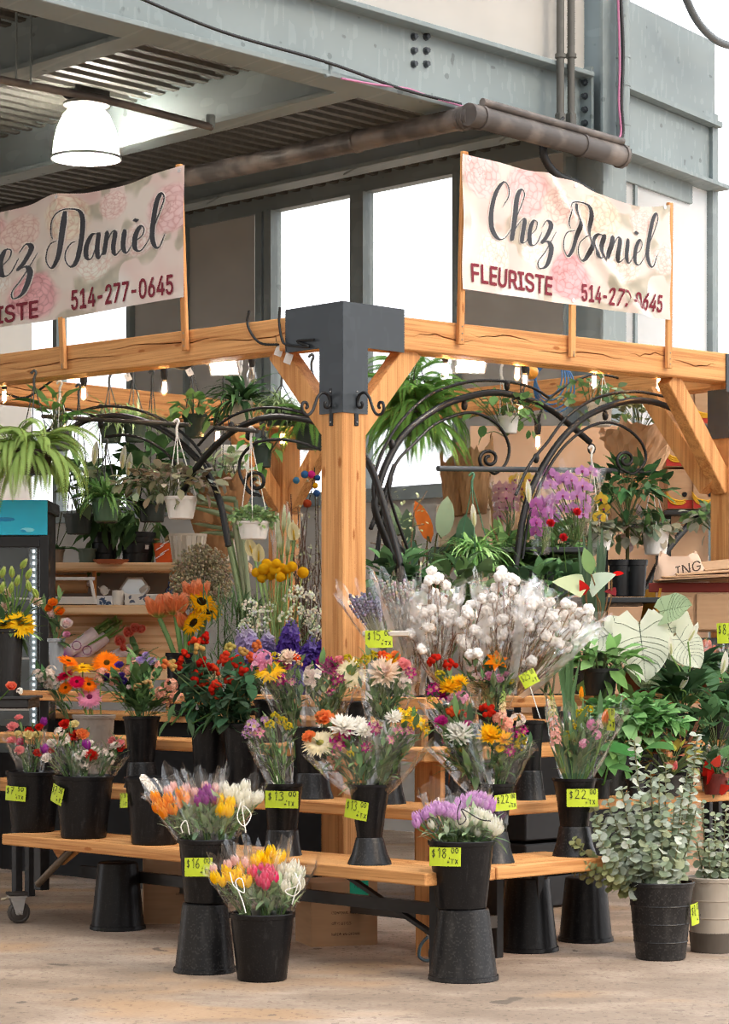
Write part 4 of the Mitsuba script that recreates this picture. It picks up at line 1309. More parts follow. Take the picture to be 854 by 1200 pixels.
def hand(txt, h, col=(.02, .02, .02), w=.0035):
    """hand lettering as raised pen strokes, in the xy plane"""
    S = {'0': [[(.5, 1), (.15, .8), (.1, .3), (.4, 0), (.75, .3), (.75, .75), (.5, 1)]], '1': [[(.2, .75), (.45, 1), (.42, 0)]], '2': [[(.12, .75), (.35, 1), (.7, .85), (.6, .5), (.1, .05), (.4, .08), (.8, .02)]],
         '3': [[(.15, .9), (.5, 1), (.7, .78), (.4, .55), (.72, .35), (.5, .02), (.1, .1)]], '5': [[(.75, 1), (.25, 1), (.2, .6), (.55, .62), (.7, .3), (.45, .0), (.1, .08)]], '6': [[(.65, 1), (.25, .6), (.15, .2), (.45, 0), (.7, .25), (.5, .5), (.2, .35)]],
         '7': [[(.1, .95), (.75, .97), (.4, .4), (.3, 0)], [(.25, .5), (.65, .52)]], '8': [[(.6, .95), (.25, .85), (.3, .6), (.7, .35), (.5, 0), (.15, .2), (.4, .5), (.7, .8), (.5, 1)]], '$': [[(.7, .8), (.4, .9), (.2, .7), (.65, .35), (.45, .1), (.12, .2)], [(.45, 1.1), (.4, -.1)]],
         ',': [[(.3, .1), (.15, -.2)]], '.': [[(.25, .0), (.32, .05)]], '+': [[(.1, .4), (.7, .42)], [(.4, .75), (.38, .1)]], 'T': [[(.1, 1), (.8, .97)], [(.45, 1), (.4, 0)]], 'X': [[(.1, 1), (.7, 0)], [(.7, 1), (.1, 0)]],
         'u': [[(.1, .6), (.2, .1), (.6, .2), (.6, .6), (.65, .05)]], 'l': [[(.3, 1), (.3, .05)]], 'i': [[(.3, .55), (.3, .05)]], 'p': [[(.2, .6), (.2, -.3)], [(.2, .55), (.6, .5), (.5, .15), (.2, .15)]], 'e': [[(.15, .3), (.6, .35), (.4, .6), (.15, .3), (.4, .05), (.65, .12)]], 's': [[(.6, .55), (.2, .5), (.55, .2), (.15, .05)]]}
    b = B(); x = 0
    for ch, sc, dy in txt:
        for st in S.get(ch, []):
            P = spline([(x + px_ * sc * .85, dy + py_ * sc, 0) for px_, py_ in st], 4) * h
            t = unit(np.gradient(P, axis=0)); nn = np.stack([-t[:, 1], t[:, 0], t[:, 2]], 1) * w / 2
            n = len(P); i = np.arange(n - 1)
            b.add(np.vstack([P + nn, P - nn]), np.stack([i, i + n, i + 1 + n, i + 1], 1), col)
        x += sc * (.95 if ch not in '.,il1' else .6)
    return b


TAG = '#b9cc2a'
def price(label, c, nrm, w, h, big, small='00', roll=0.0, parent_note=None):
    """fluorescent price card at c, facing nrm, with handwriting"""
    k = thing('price_card', label, 'price tag')
    m = Mat(c, z=nrm)
    if roll:
        m[:3, :3] = m[:3, :3] @ np.array([[math.cos(roll), -math.sin(roll), 0], [math.sin(roll), math.cos(roll), 0], [0, 0, 1]])
    g = B()
    nx = 7; xs = np.linspace(-w / 2, w / 2, nx); zc_ = -.25 * (xs ** 2) / w
    for z in (0, -.0012):
        v = np.array([(x, y, q + z) for y in (-h / 2, h / 2) for x, q in zip(xs, zc_)])
        i = np.arange(nx - 1); f = np.stack([i, i + 1, i + 1 + nx, i + nx], 1)
        g.add(v, f if z == 0 else f[:, ::-1], lin(TAG))
    add('card', (g, 'satin'), k, m)
    txt = [('$', .8, 0.05)] + [(c_, 1.0, 0) for c_ in big] + ([(',', .6, 0)] if small else []) + [(c_, .55, .5) for c_ in small]
    t = hand(txt, h * .5, w=h * .045)
    x1 = max(v[:, 0].max() for v in t.v)
    s = min(1.0, w * .86 / x1)
    mm = np.eye(4); mm[:3, 3] = (-w * .43, -h * .05, .0025)
    mm[0, 0] = s
    # writing follows the gentle bow of the card
    def bow(b_):
        for v in b_.v:
            X = v[:, 0] * s - w * .43; v[:, 2] += -.25 * X ** 2 / w
        return b_
    add('handwriting', (bow(t), 'matte'), k, m @ mm)
    t2 = hand([('+', .9, 0), ('T', 1, 0), ('X', 1, 0)], h * .24, w=h * .035)
    for v in t2.v:
        v[:, 0] += w * .5; v[:, 1] -= h * .36; v[:, 2] += -.25 * (v[:, 0] - w * .43) ** 2 / w
    m2 = np.eye(4); m2[:3, 3] = (-w * .43, 0, .0025)
    add('handwriting', (t2, 'matte'), k, m @ m2)
    return k


def price_on(label, px, py, c, r, w_px, h_px, big, small='00', yaw=0.0, roll=0.0):
    """card stuck on the front of a round bucket with centre c and radius r near pixel (px, py)"""
    dx = (px - 427) / F * c[1] - c[0]
    dx = float(np.clip(dx, -r * .96, r * .96))
    n = unit([dx, -math.sqrt(max(r * r - dx * dx, 1e-6)), 0])
    p = np.array([c[0] + n[0] * (r + .012), c[1] + n[1] * (r + .012), 0]); p[2] = EYE + (HY - py) / F * p[1]
    s = p[1] / F
    nn = unit([n[0] * .7 + yaw, -1, .03])
    return price(label, p + nn * .012, nn, w_px * s * 1.08, h_px * s, big, small, roll)


# ================================================================= BOUQUETS
def cone_wrap(p0, p1, r0, r1, seed=0, ruffle=.18, n=46, rows=9, flare=1.4, top=1.0):
    """cellophane cone from p0 (radius r0) to p1 (radius r1), ruffled at the rim"""
    d = unit(p1 - p0); x = unit(np.cross(d, [0, 1.0, .1])); y = np.cross(d, x)
    ln = np.linalg.norm(p1 - p0)
    g = np.random.default_rng(900 + seed)
    ph, am = g.uniform(0, 6.28, 5), g.uniform(.4, 1, 5)
    V = []
    for i in range(rows):
        t = i / (rows - 1)
        a = np.arange(n) * 2 * np.pi / n
        wob = sum(am[k] * np.sin((3 + 3 * k) * a + ph[k] + t * 2) for k in range(5)) / 3
        cr = g.normal(0, .05, n)
        r = (r0 + (r1 - r0) * t ** (1 / flare)) * (1 + ruffle * t * wob + cr * (.3 + t))
        h = ln * t * (1 + (.10 * np.sin(2 * a + ph[1]) + .08 * np.sin(5 * a + ph[2]) + .05 * g.normal(0, 1, n)) * t ** 3 * top)
        V.append(p0 + d * h[:, None] + x * (r * np.cos(a))[:, None] + y * (r * np.sin(a))[:, None])
    v = np.vstack(V)
    i, j = np.meshgrid(np.arange(rows - 1), np.arange(n), indexing='ij')
    f = np.stack([i * n + j, i * n + (j + 1) % n, (i + 1) * n + (j + 1) % n, (i + 1) * n + j], -1).reshape(-1, 4)
    return B().add(v, f)


NB = [0]
def bouquet(label, c, rim_z, heads, wrap=True, nleaf=60, leaf_w=.16, leaf_l=.09, greens=LEAFC, group=None, spread=1.0, stem_r=.0024, name='bouquet', cat='bouquet', wrap_up=-.06, bury=.16, up=.25, ruffle=.18, depth=.5, wrap_r=None, leaf_max=.95):
    """heads: (word, px, py, radius px[, depth shift]); stems gather at the bucket's mouth centre c at height rim_z"""
    NB[0] += 1
    k = thing(name, label, cat, group)
    c = np.asarray(c, float); foot = np.array([c[0], c[1], rim_z - bury]); mouth = np.array([c[0], c[1], rim_z])
    ys = np.array([h[2] for h in heads], float); ym = (ys.min() + ys.max()) / 2
    fol = B(); P = []
    for i, hd in enumerate(heads):
        w, px, py, r = hd[:4]
        r = r * (1.24 if FL[w][0] != 'tulip' else .98)
        Y = c[1] - (py - ym) / F * c[1] * depth + rnd.normal(0, .012) + (hd[4] if len(hd) > 4 else 0)
        p = at(px, py, Y); s = r * Y / F
        P.append(p)
        kind, *a = FL[w]
        tul = kind in ('tulip', 'trumpet', 'spike')
        d = unit(unit(p - foot) * (1.6 if tul else .55) + np.array([0, -.75 if not tul else -.12, up]) + rnd.normal(0, .12, 3))
        sh_ = head(kind, *a, var=i % 2)
        org = p - d * s * (1.25 if tul else 0)
        add('flower' if kind != 'cluster' else 'flower_cluster', sh_, k, Mat(org, z=d, s=s, spin=rnd.uniform(0, 6)))
        mid = (foot + org) / 2 + (mouth - (foot + org) / 2) * .45
        fol.tube(spline([foot + rnd.normal(0, .012, 3) * [1, 1, .3], mid, org - d * s * .2, org], 4), stem_r, 4, G('#5f7d42', .1))
    P = np.array(P); cen = P.mean(0)
    add('stems', (fol, 'leaf', True), k)
    if nleaf:
        g = B()
        tt = rnd.uniform(.1, leaf_max, nleaf); pick = rnd.integers(0, len(P), nleaf)
        loc = mouth + (P[pick] - mouth) * tt[:, None] + rnd.normal(0, .02, (nleaf, 3)) * spread
        d = unit((P[pick] - mouth)) + rnd.normal(0, .45, (nleaf, 3))
        cols = np.vstack([vary(greens[q % len(greens)], 1) for q in range(nleaf)])
        g.put(leaf_t(leaf_w, 3, .15, .5), aims(loc, d, leaf_l * rnd.uniform(.6, 1.3, nleaf)), cols)
        add('foliage', (g, 'leaf', True), k, kind='stuff')
    if wrap:
        far = np.max(np.abs((P - cen)[:, 0])) + .02
        top = cen + (cen - mouth) * wrap_up + Z3 * (P[:, 2].max() - cen[2]) * (.8 if wrap_up > 0 else 0)
        add('cellophane_wrap', (cone_wrap(mouth - Z3 * .05, top, .045, (wrap_r or far * 1.12) * (1 if wrap_up > 0 else .9), NB[0], ruffle), 'cellophane', True), k)
    return k
# ================================================================= FRONT DISPLAY: BUCKETS, VASES, BOUQUETS, PRICE CARDS
bk = {}
def keep(name, res):
    bk[name] = res
    return res


keep('A', bucket_tier('black bucket with a 7.50 card at the left end of the lowest shelf', 39, 'L', 0, .24, 905, 62, 50))
keep('Bb', bucket_tier('black bucket with a 7.50 card, second from the left end of the lowest shelf', 98, 'L', 0, .16, 910, 69, 53))
keep('C', bucket_tier('black bucket half hidden behind the wrapped orange tulips on the lowest shelf', 181, 'L', 0, .17, 912, 68, 54))
keep('E', bucket_px('upturned black bucket on the floor under the 16.00 tulip bucket', 240, 1060, 1143, 70, 53, inverted=True, mat='scuffed_plastic'))
k, c, h, r = bk['E']
keep('D', bucket('black bucket with the 16.00 card, standing on an upturned bucket', [c[0] + .015, c[1], h], .305, .138, .112))
bk['D'] = (bk['D'], np.array([c[0] + .015, c[1], h]), .305, .138)
keep('F', bucket_px('black bucket of yellow, pink and white tulips standing on the floor', 307, 1073, 1152, 74, 58))
keep('S', bucket_px('upturned black bucket on the floor under the left part of the bench', 138, 1012, 1092, 62, 47, inverted=True, mat='black_plastic'))
keep('J', bucket_px('scuffed upturned bucket on the floor under the 18.00 tulip bucket', 543, 1067, 1153, 79, 60, inverted=True, mat='scuffed_plastic'))
k, c, h, r = bk['J']
bk['I'] = (bucket('black bucket with the 18.00 card, standing on a scuffed upturned bucket', [c[0] - .01, c[1], h], .315, .148, .118), np.array([c[0] - .01, c[1], h]), .315, .148)
bucket_px('upturned black bucket under the right shelf, nearest to the 18.00 bucket', 618, 1030, 1118, 70, 52, inverted=True, mat='black_plastic')
bucket_px('upturned black bucket under the right shelf, next to the eucalyptus pot', 686, 1030, 1106, 62, 48, inverted=True, mat='black_plastic')
keep('N', bucket_px('ribbed black pot on the floor full of silver eucalyptus', 774, 1036, 1127, 76, 58, mat='scuffed_plastic', ribs=3, name='plant_pot'))
Yc = front_depth(834, 1118, 0)
keep('O', bucket_px('greige bucket with a dark foot band at the right edge, full of eucalyptus', 836, 1030, 1118, 64, 52, mat='satin', col=lin('#a79c8e'), ribs=3))
k, c, h, r = bk['O']
m = np.eye(4); m[:3, 3] = c
rr0 = 52 / 2 * c[1] / F
add('foot_band', lathe_shape([(rr0 + .003, .002), (rr0 + .012, .10), (rr0 + .008, .102), (rr0, .004)], 'satin', 36, lin('#544c44')), k, m)

keep('G', vase_tier('flared black vase with the 13.00 card, behind the floor tulips', 331, 'L', 0, .2, 919, 48, 976, 34, 46))
keep('Hh', vase_tier('flared black vase with the 13.00 card, at the middle of the lowest shelf', 433, 'L', 0, .16, 920, 48, 985, 29, 52))
keep('K', vase_tier('flared black vase with the 22.00 card, behind the lavender tulips', 577, 'R', 0, .2, 919, 50, 978, 32, 52))
keep('M', vase_tier('flared black vase with the 22.00 card, last on the right of the lowest shelf', 673, 'R', 0, .18, 913, 50, 972, 33, 52))
keep('V1', vase_tier('tall flared black vase left of the middle 13.00 vase, one shelf up', 366, 'L', 1, .18, 853, 46, 909, 34, 50))
keep('V2', vase_tier('tall flared black vase behind the middle 13.00 vase, one shelf up', 452, 'L', 1, .16, 858, 44, 912, 32, 48))
keep('V3', vase_tier('tall flared black vase behind the 22.00 vase, one shelf up', 546, 'R', 1, .17, 860, 44, 908, 33, 50))
keep('V4', vase_tier('slim flared black vase under the tilted 25.00 card', 620, 'R', 1, .16, 845, 33, 906, 26, 40))
keep('P', vase_tier('flared black vase of lisianthus at the left of the second shelf', 166, 'L', 1, .17, 840, 42, 896, 30, 42))
keep('Q', bucket_tier('tall black bucket of hypericum, left one of two on the second shelf', 245, 'L', 1, .18, 846, 42, 34))
keep('R', bucket_tier('tall black bucket of hypericum, right one of two on the second shelf', 284, 'L', 1, .18, 848, 44, 34))
keep('V5', bucket_tier('plain black bucket on the third shelf behind the red hypericum', 318, 'L', 2, .18, 820, 40, 34))
keep('GV', bucket_tier('grey bucket of mixed gerberas beside the lisianthus vase', 110, 'L', 1, .2, 838, 48, 38, mat='satin', col=lin('#8d8279')))
keep('V6', bucket_tier('black bucket holding the wrapped bouquets beside the corner post', 415, 'L', 2, .17, 822, 40, 34))
keep('V7', bucket_tier('black bucket holding the cotton bunches right of the corner post', 575, 'R', 3, .07, 800, 40, 34))
keep('V8', bucket_tier('black bucket on the third shelf holding the orange lily bouquet', 580, 'R', 2, .2, 832, 40, 34))


def mouth(n):
    k, c, h, r = bk[n]
    return c, c[2] + h


def bq(label, n, heads, dx=0.0, dy=0.0, **kw):
    c, z = mouth(n)
    return bouquet(label, [c[0] + dx, c[1] + dy, 0], z, heads, **kw)


bq('mixed bouquet with a cream gerbera and white mums in the middle 13.00 vase', 'Hh', [('gerc', 375, 871, 16), ('alsm', 395, 874, 14), ('alsm', 405, 863, 11), ('mumw', 402, 853, 16), ('caro', 380, 843, 11), ('caro', 362, 864, 8), ('mumw', 427, 858, 11), ('mumw', 421, 849, 9),
   ('alsm', 438, 856, 13), ('alsm', 430, 876, 9), ('stkh', 389, 889, 6), ('stkh', 393, 900, 5), ('goly', 410, 884, 5)], dx=-.03, nleaf=110, wrap_r=.21)
bq('wrapped bouquet of yellow and pink alstroemeria leaning right in the middle 13.00 vase', 'Hh', [('mumw', 461, 842, 10), ('lily', 475, 840, 12), ('alsy', 488, 848, 12), ('alsy', 497, 854, 9), ('alsp', 466, 858, 9), ('alsp', 479, 857, 7), ('alsp', 457, 868, 7), ('lily', 482, 836, 9)], dx=.03, nleaf=110, wrap_r=.17)
bq('slender bouquet of lilac alstroemeria in the left 13.00 vase', 'G', [('alsl', 296, 852, 11), ('alsp', 304, 860, 9), ('alsl', 290, 860, 8), ('goly', 316, 850, 7), ('goly', 331, 846, 7), ('goly', 338, 852, 6), ('alsl', 310, 845, 7), ('goly', 322, 840, 6)], nleaf=90, wrap_r=.13, leaf_w=.1)
bq('wrapped bouquet with yellow daisies and a cream mum above the left 13.00 vase', 'V1', [('stkp', 308, 773, 11), ('stkp', 302, 782, 8), ('daiy', 317, 786, 15), ('mumc', 338, 773, 12), ('mumm', 333, 781, 9), ('alsm', 329, 798, 11), ('bero', 347, 772, 5), ('berg', 350, 780, 5), ('goly', 322, 770, 6), ('alsp', 341, 800, 7)], dx=-.09, nleaf=110, wrap_r=.15)
bq('wrapped bouquet with a cream gerbera and magenta asters left of the lavender card', 'V1', [('stkw', 368, 791, 12), ('mumm', 384, 783, 12), ('alsm', 396, 797, 10), ('gerc', 411, 788, 16), ('carp', 398, 775, 7), ('goly', 407, 772, 6), ('goly', 419, 778, 6), ('mumm', 377, 776, 7), ('stkw', 363, 800, 7), ('alsm', 388, 812, 7)], dx=.06, nleaf=120, wrap_r=.16)
bq('wrapped bouquet with one large cream mum under the 15.00 card', 'V2', [('mumc', 450, 790, 18), ('mumy', 456, 776, 10), ('bero', 449, 770, 7), ('goly', 438, 770, 8), ('goly', 428, 774, 7), ('carp', 472, 780, 9), ('alsm', 481, 789, 9), ('stkw', 474, 801, 8), ('caro', 463, 769, 6)], dx=-.02, nleaf=130, wrap_r=.17)
bq('tall bouquet with yellow mums and red berries right of the cream mum', 'V3', [('berr', 509, 775, 8), ('berr', 527, 780, 8), ('mumy', 525, 806, 12), ('mumy', 537, 801, 10), ('alsm', 508, 809, 11), ('mumm', 520, 815, 9), ('goly', 515, 792, 7), ('stkp', 531, 820, 8), ('stkp', 541, 818, 8), ('bero', 528, 834, 7), ('berr', 540, 838, 6), ('mumm', 517, 846, 7), ('goly', 505, 820, 5)], dx=-.03, nleaf=130, wrap_r=.17)
bq('bouquet with one orange lily and pink lisianthus below the cotton', 'V8', [('lilo', 582, 775, 13), ('lilo', 570, 779, 8), ('rosp', 573, 794, 8), ('rosp', 585, 797, 8), ('rosk', 559, 796, 9), ('rosp', 592, 791, 6), ('rosk', 552, 785, 7), ('goly', 600, 800, 5)], nleaf=120, wrap_r=.16)
bq('wrapped bouquet with one big white mum above the lavender tulips', 'K', [('mumw', 538, 863, 16), ('mumw', 530, 856, 9), ('mumm', 517, 847, 8), ('goly', 540, 880, 4), ('bero', 531, 836, 7), ('goly', 525, 880, 4), ('mumm', 548, 850, 6), ('alsp', 522, 868, 6)], dx=-.05, nleaf=130, wrap_r=.16, leaf_l=.12, leaf_w=.13)
bq('wrapped bouquet with yellow gerberas and magenta alstroemeria in the left 22.00 vase', 'K', [('mumy', 574, 863, 14), ('mumy', 590, 867, 10), ('berr', 571, 834, 9), ('stkh', 593, 850, 9), ('stkw', 606, 845, 9), ('alsm', 602, 861, 11), ('alsm', 612, 856, 8), ('alsm', 597, 879, 9), ('daiy', 586, 877, 5), ('goly', 609, 874, 8), ('goly', 612, 866, 6), ('stkh', 584, 842, 7)], dx=.03, nleaf=120, wrap_r=.16)
for w, px, py, rr, hh_, lb in ((('#e6b9a4', '#e2cfa0', '#a9bb6e', '#8fae5a'), 588, 842, 6, 6.5, ''), (('#e9b2a8', '#e6b0a4', '#d9cf9c', '#8fae5a'), 652, 872, 9, 7.5, '')):
    Yv = bk['K'][1][1] - .02 if px < 600 else bk['M'][1][1] - .04
    p = at(px, py, Yv)
    k = thing('snapdragon', 'pale pink snapdragon spike standing up in the ' + ('left' if px < 600 else 'right') + ' 22.00 vase', 'flower')
    d = unit([.05 if px < 600 else -.12, 0, 1])
    add('flower_spike', head('spike', w, hh_, 40, .6), k, Mat(p, z=d, s=rr * Yv / F))
    mth = mouth('K' if px < 600 else 'M')
    add('stem', (B().tube([p, np.array([mth[0][0], mth[0][1], mth[1] - .12])], .004, 5, lin('#6d8a4a')), 'leaf', True), k)
bq('wrapped bouquet with pink buds and yellow sprays in the right 22.00 vase', 'M', [('goly', 680, 838, 8), ('goly', 672, 850, 7), ('stkp', 694, 850, 7), ('stkp', 700, 862, 6), ('goly', 665, 862, 6), ('lily', 664, 865, 6), ('stkw', 705, 848, 6), ('stkp', 684, 872, 6), ('goly', 690, 832, 6)], nleaf=60, wrap_r=.2, leaf_l=.14, leaf_w=.1, wrap_up=.1)
# sword leaves and an orange bird-of-paradise bud in the same vase
k = thing('bird_of_paradise', 'orange bird of paradise bud with sword leaves in the right 22.00 vase', 'flower')
c, z = mouth('M')
o = np.array([c[0], c[1], z - .1])
tip = at(708, 852, c[1] - .05)
add('stem', (B().tube(spline([o, (o + tip) / 2 + [.02, 0, 0], tip], 5), .005, 6, lin('#6b8a48')), 'leaf', True), k)
add('bud', head('trumpet', '#ee8a1e', '#f0962a', mat='petal'), k, Mat(tip, z=unit([.12, -.1, 1]), s=[.035, .035, .042]))
tip2 = at(681, 822, c[1])
add('bud', head('trumpet', '#e8a428', '#ea9a20', mat='petal'), k, Mat(tip2, z=unit([.0, 0, 1]), s=[.02, .02, .035]))
for i, (px, py) in enumerate(((641, 838), (648, 812), (660, 808), (672, 806), (684, 818), (692, 826), (700, 838), (644, 870), (706, 870), (653, 858))):
    e_ = at(px, py, c[1] + .03 * ((i % 3) - 1)); ln_ = np.linalg.norm(e_ - o)
    add('leaf', leaf_s('#47633a', i % 4, w=.035, n=6, fold=.3, droop=.12, shape='lance'), k, aims(o[None], (e_ - o)[None], np.array([[ln_, ln_, ln_]]), up=[[0, -1, .2]])[0])

# carnation bunches of the left end
bq('wrapped bunch of pink carnations at the far left end of the lowest shelf', 'A', [('carp', 15, 853, 7), ('carp', 14, 869, 6), ('carp', 23, 880, 6), ('cary', 33, 862, 6), ('cary', 44, 862, 6), ('carr', 34, 857, 5), ('carr', 46, 853, 5), ('carh', 24, 870, 5), ('cary', 21, 860, 4), ('carp', 22, 842, 5), ('carr', 44, 883, 5), ('tulp', 51, 846, 5)], nleaf=70, leaf_w=.07, leaf_l=.08, wrap_r=.13, ruffle=.25)
bq('wrapped bunch with red and orange carnations behind the second 7.50 bucket', 'Bb', [('carr', 76, 850, 7), ('cary', 87, 850, 6), ('caro', 96, 862, 8), ('carr', 88, 863, 7), ('carw', 60, 872, 6), ('tulp', 53, 878, 6), ('stkw', 76, 868, 8), ('stkw', 70, 858, 6), ('carr', 60, 880, 4), ('carw', 55, 889, 6)], dx=-.06, dy=.05, nleaf=90, leaf_w=.08, wrap_r=.13, group=None)
bq('small bunch with a purple tulip and a red carnation in the second 7.50 bucket', 'Bb', [('tulp', 101, 873, 6), ('carw', 92, 886, 5), ('carr', 107, 886, 7), ('carw', 111, 881, 6), ('carw', 101, 884, 5), ('stkw', 100, 897, 6), ('carw', 106, 871, 4)], dx=.0, dy=-.03, nleaf=70, leaf_w=.08, wrap_r=.1)
bq('small bunch leaning right with pink and red carnations in the second 7.50 bucket', 'Bb', [('carp', 132, 869, 6), ('carp', 140, 872, 6), ('carr', 141, 877, 6), ('carw', 135, 875, 6), ('stkw', 128, 884, 6), ('stkw', 123, 881, 4), ('stkw', 130, 892, 4)], dx=.07, nleaf=80, leaf_w=.08, wrap_r=.1)

# tulips
def tulips(label, n, spots, dx=0, wr=.1, **kw):
    kw = {'nleaf': 60, 'leaf_w': .16, 'leaf_l': .085, 'leaf_max': .62, 'greens': ['#86a072', '#94ac80', '#6f8c60'], 'depth': .9, 'stem_r': .0032, 'up': .8, 'bury': .2, 'wrap_up': .25, **kw}
    return bq(label, n, spots, dx=dx, wrap_r=wr, name='tulip_bunch', **kw)


tulips('wrapped bunch of orange tulips leaning left in the 16.00 bucket', 'D', [('tulo', x, y, 7) for x, y in ((182, 934), (190, 942), (184, 946), (191, 952), (202, 948), (211, 930), (217, 935), (209, 940), (197, 936))] + [('tulr', 197, 927, 6), ('tulr', 218, 924, 6), ('tulr', 203, 921, 5)], dx=-.05, wr=.12)
tulips('wrapped bunch of purple tulips in the middle of the 16.00 bucket', 'D', [('tulp', x, y, 6) for x, y in ((236, 930), (241, 936), (247, 931), (232, 938), (251, 936), (243, 925))] + [('tulr', 240, 921, 5), ('tulr', 228, 928, 5), ('tulr', 252, 923, 5)], dx=0, wr=.09)
tulips('wrapped bunch of yellow and white tulips leaning right in the 16.00 bucket', 'D', [('tuly', x, y, 7) for x, y in ((257, 937), (261, 948), (270, 941), (268, 950), (258, 951))] + [('tulw', x, y, 7) for x, y in ((262, 923), (275, 926), (289, 931), (298, 936), (284, 943), (292, 939), (280, 934), (303, 934), (268, 929), (287, 921))], dx=.05, wr=.12)
tulips('wrapped bunch of yellow tulips leaning left in the floor bucket', 'F', [('tuly', x, y, 7) for x, y in ((252, 1028), (260, 1031), (278, 1024), (283, 1032), (270, 1028), (290, 1032), (265, 1020), (283, 1016))] + [('tulr', 275, 1008, 6), ('tulr', 267, 1014, 6), ('tulr', 287, 1010, 6), ('tulr', 250, 1018, 5)], dx=-.05, wr=.12)
tulips('wrapped bunch of pink tulips with yellow ones behind in the floor bucket', 'F', [('tulk', x, y, 7) for x, y in ((296, 1021), (304, 1018), (311, 1026), (311, 1035), (321, 1028), (305, 1031), (315, 1020))] + [('tuly', x, y, 7) for x, y in ((305, 1004), (317, 998), (325, 1006), (314, 1010), (329, 1003), (300, 1008))], dx=.01, wr=.11)
tulips('wrapped bunch of white tulips leaning right in the floor bucket', 'F', [('tulw', x, y, 7) for x, y in ((331, 1018), (338, 1028), (345, 1014), (352, 1022), (348, 1032), (340, 1020), (335, 1038), (351, 1036))], dx=.06, wr=.1)
g = np.random.default_rng(5)
lav = [('tull', 488 + 47 * q + g.normal(0, 1.5), 958 - 14 * math.sin(q * 2.6) + s * 6 + g.normal(0, 1), 5.5) for q in np.linspace(0, 1, 10) for s in (0, 1)]
lav += [('tull', 535 + 40 * q + g.normal(0, 1.5), 944 - 12 * math.sin(q * 2.8) + s * 7, 5.5, .06) for q in np.linspace(0, 1, 9) for s in (0, 1)]
tulips('wrapped bunch of lavender tulips in the 18.00 bucket', 'I', lav, dx=-.03, wr=.17, nleaf=90)
wht = [('tulw', 537 + 46 * q + g.normal(0, 1.5), 956 - 8 * math.sin(q * 3) + s * 8 + q * 10, 6, -.04) for q in np.linspace(0, 1, 8) for s in (0, 1)] + [('tulw', 505, 966, 5), ('tulw', 560, 975, 5), ('tulw', 586, 972, 5)]
tulips('wrapped bunch of creamy white tulips in the 18.00 bucket', 'I', wht, dx=.04, wr=.14, nleaf=80)

# handle loops printed on the tulip wraps (white carrying cords)
for i, (n, pts, lb) in enumerate((('F', [(269, 1022), (274, 1038), (286, 1046), (283, 1030), (276, 1034), (284, 1056), (288, 1070)], 'white cord looped over the yellow floor tulips'), ('F', [(345, 1022), (352, 1040), (344, 1050), (334, 1044), (348, 1038), (352, 1026), (342, 1060)], 'white cord looped over the white floor tulips'),
                                  ('D', [(282, 940), (278, 958), (286, 968), (294, 955), (284, 945), (288, 976)], 'white cord looped over the yellow and white tulips'), ('D', [(214, 976), (212, 968), (218, 962), (222, 978)], 'white cord loop low on the orange tulips'),
                                  ('I', [(494, 958), (500, 970), (508, 976), (514, 968), (507, 958), (500, 960)], 'dark cord loop on the lavender tulips'), ('I', [(540, 938), (536, 952), (538, 966), (546, 960), (541, 948), (562, 960), (575, 962)], 'dark cord loop on the white tulips'))):
    Yd = bk[n][1][1] - (.155 if n != 'I' else .165)
    P = spline([at(x, y, Yd - .012 * math.sin(j * 1.3)) for j, (x, y) in enumerate(pts)], 7)
    add('carry_cord', (B().tube(P, .0028, 5, lin('#e9e7e2') if n != 'I' else lin('#1d1a1c')), 'satin', True), label=lb, cat='cord')

# price cards
A_, B_, C_, D_, G_, H_, I_, K_, M_ = (bk[n] for n in ('A', 'Bb', 'C', 'D', 'G', 'Hh', 'I', 'K', 'M'))
rad = lambda b_: b_[3] * .97
price_on('lime 7.50 price card on the leftmost bucket', 24, 930, A_[1], rad(A_), 28, 17, '7', '50', yaw=-.25, roll=-.04)
price_on('lime 7.50 price card, tilted, on the second bucket from the left', 73, 931, B_[1], rad(B_), 20, 21, '7', '50', yaw=-.5, roll=-.3)
price_on('small lime 7.50 card on the bucket behind the orange tulips', 150, 938, C_[1], rad(C_), 14, 17, '7', '50', yaw=-.55, roll=.05)
price_on('lime 16.00 price card on the stacked tulip bucket', 236, 1016, D_[1], rad(D_), 31, 22, '16', '00', roll=.02)
price_on('lime 13.00 price card on the vase behind the floor tulips', 331, 937, G_[1], rad(G_), 36, 20, '13', '00', roll=-.02)
price_on('lime 13.00 price card, tilted, on the vase at the middle', 420, 949, H_[1], rad(H_) * .82, 29, 22, '13', '00', yaw=-.15, roll=-.14)
price_on('lime 18.00 price card on the lavender tulip bucket', 522, 1004, I_[1], rad(I_), 35, 22, '18', '00', yaw=.1, roll=.0)
price_on('lime 22.00 price card behind the creamy tulips', 589, 940, K_[1], rad(K_), 28, 19, '22', '00', yaw=.25, roll=.08)
price_on('lime 22.00 price card on the rightmost vase', 679, 935, M_[1], rad(M_), 35, 21, '22', '00', roll=.0)
LAVBIN = at(452, 775, 12.62)
price('lime 15.00 price card on the clear bin beside the post', at(444, 749, 12.62), unit([.1, -1, 0]), .145, .092, '15', '00', .02)
p = at(620, 795, 11.95)
kk = price('tilted lime 25.00 card on a clear stick under the cotton', p, unit([.0, -1, .1]), .085, .075, '25', '00', .5)
add('stick', (B().tube([p + [0, .004, -.03], p + [.055, .01, -.2]], .003, 5, (.7, .72, .72)), 'gloss', True), kk)
p = at(851, 742, 14.0)
price('lime price card at the right edge among the potted plants', p, unit([-.1, -1, 0]), .11, .12, '8', '00', .03)
p = at(714, 843, 11.85)
price('narrow lime card seen almost edge on beside the orange bud', p, unit([-.95, -.35, 0]), .09, .11, '22', '00', 0.0)
p = at(806, 1071, 11.95)
n_ = bk['N']
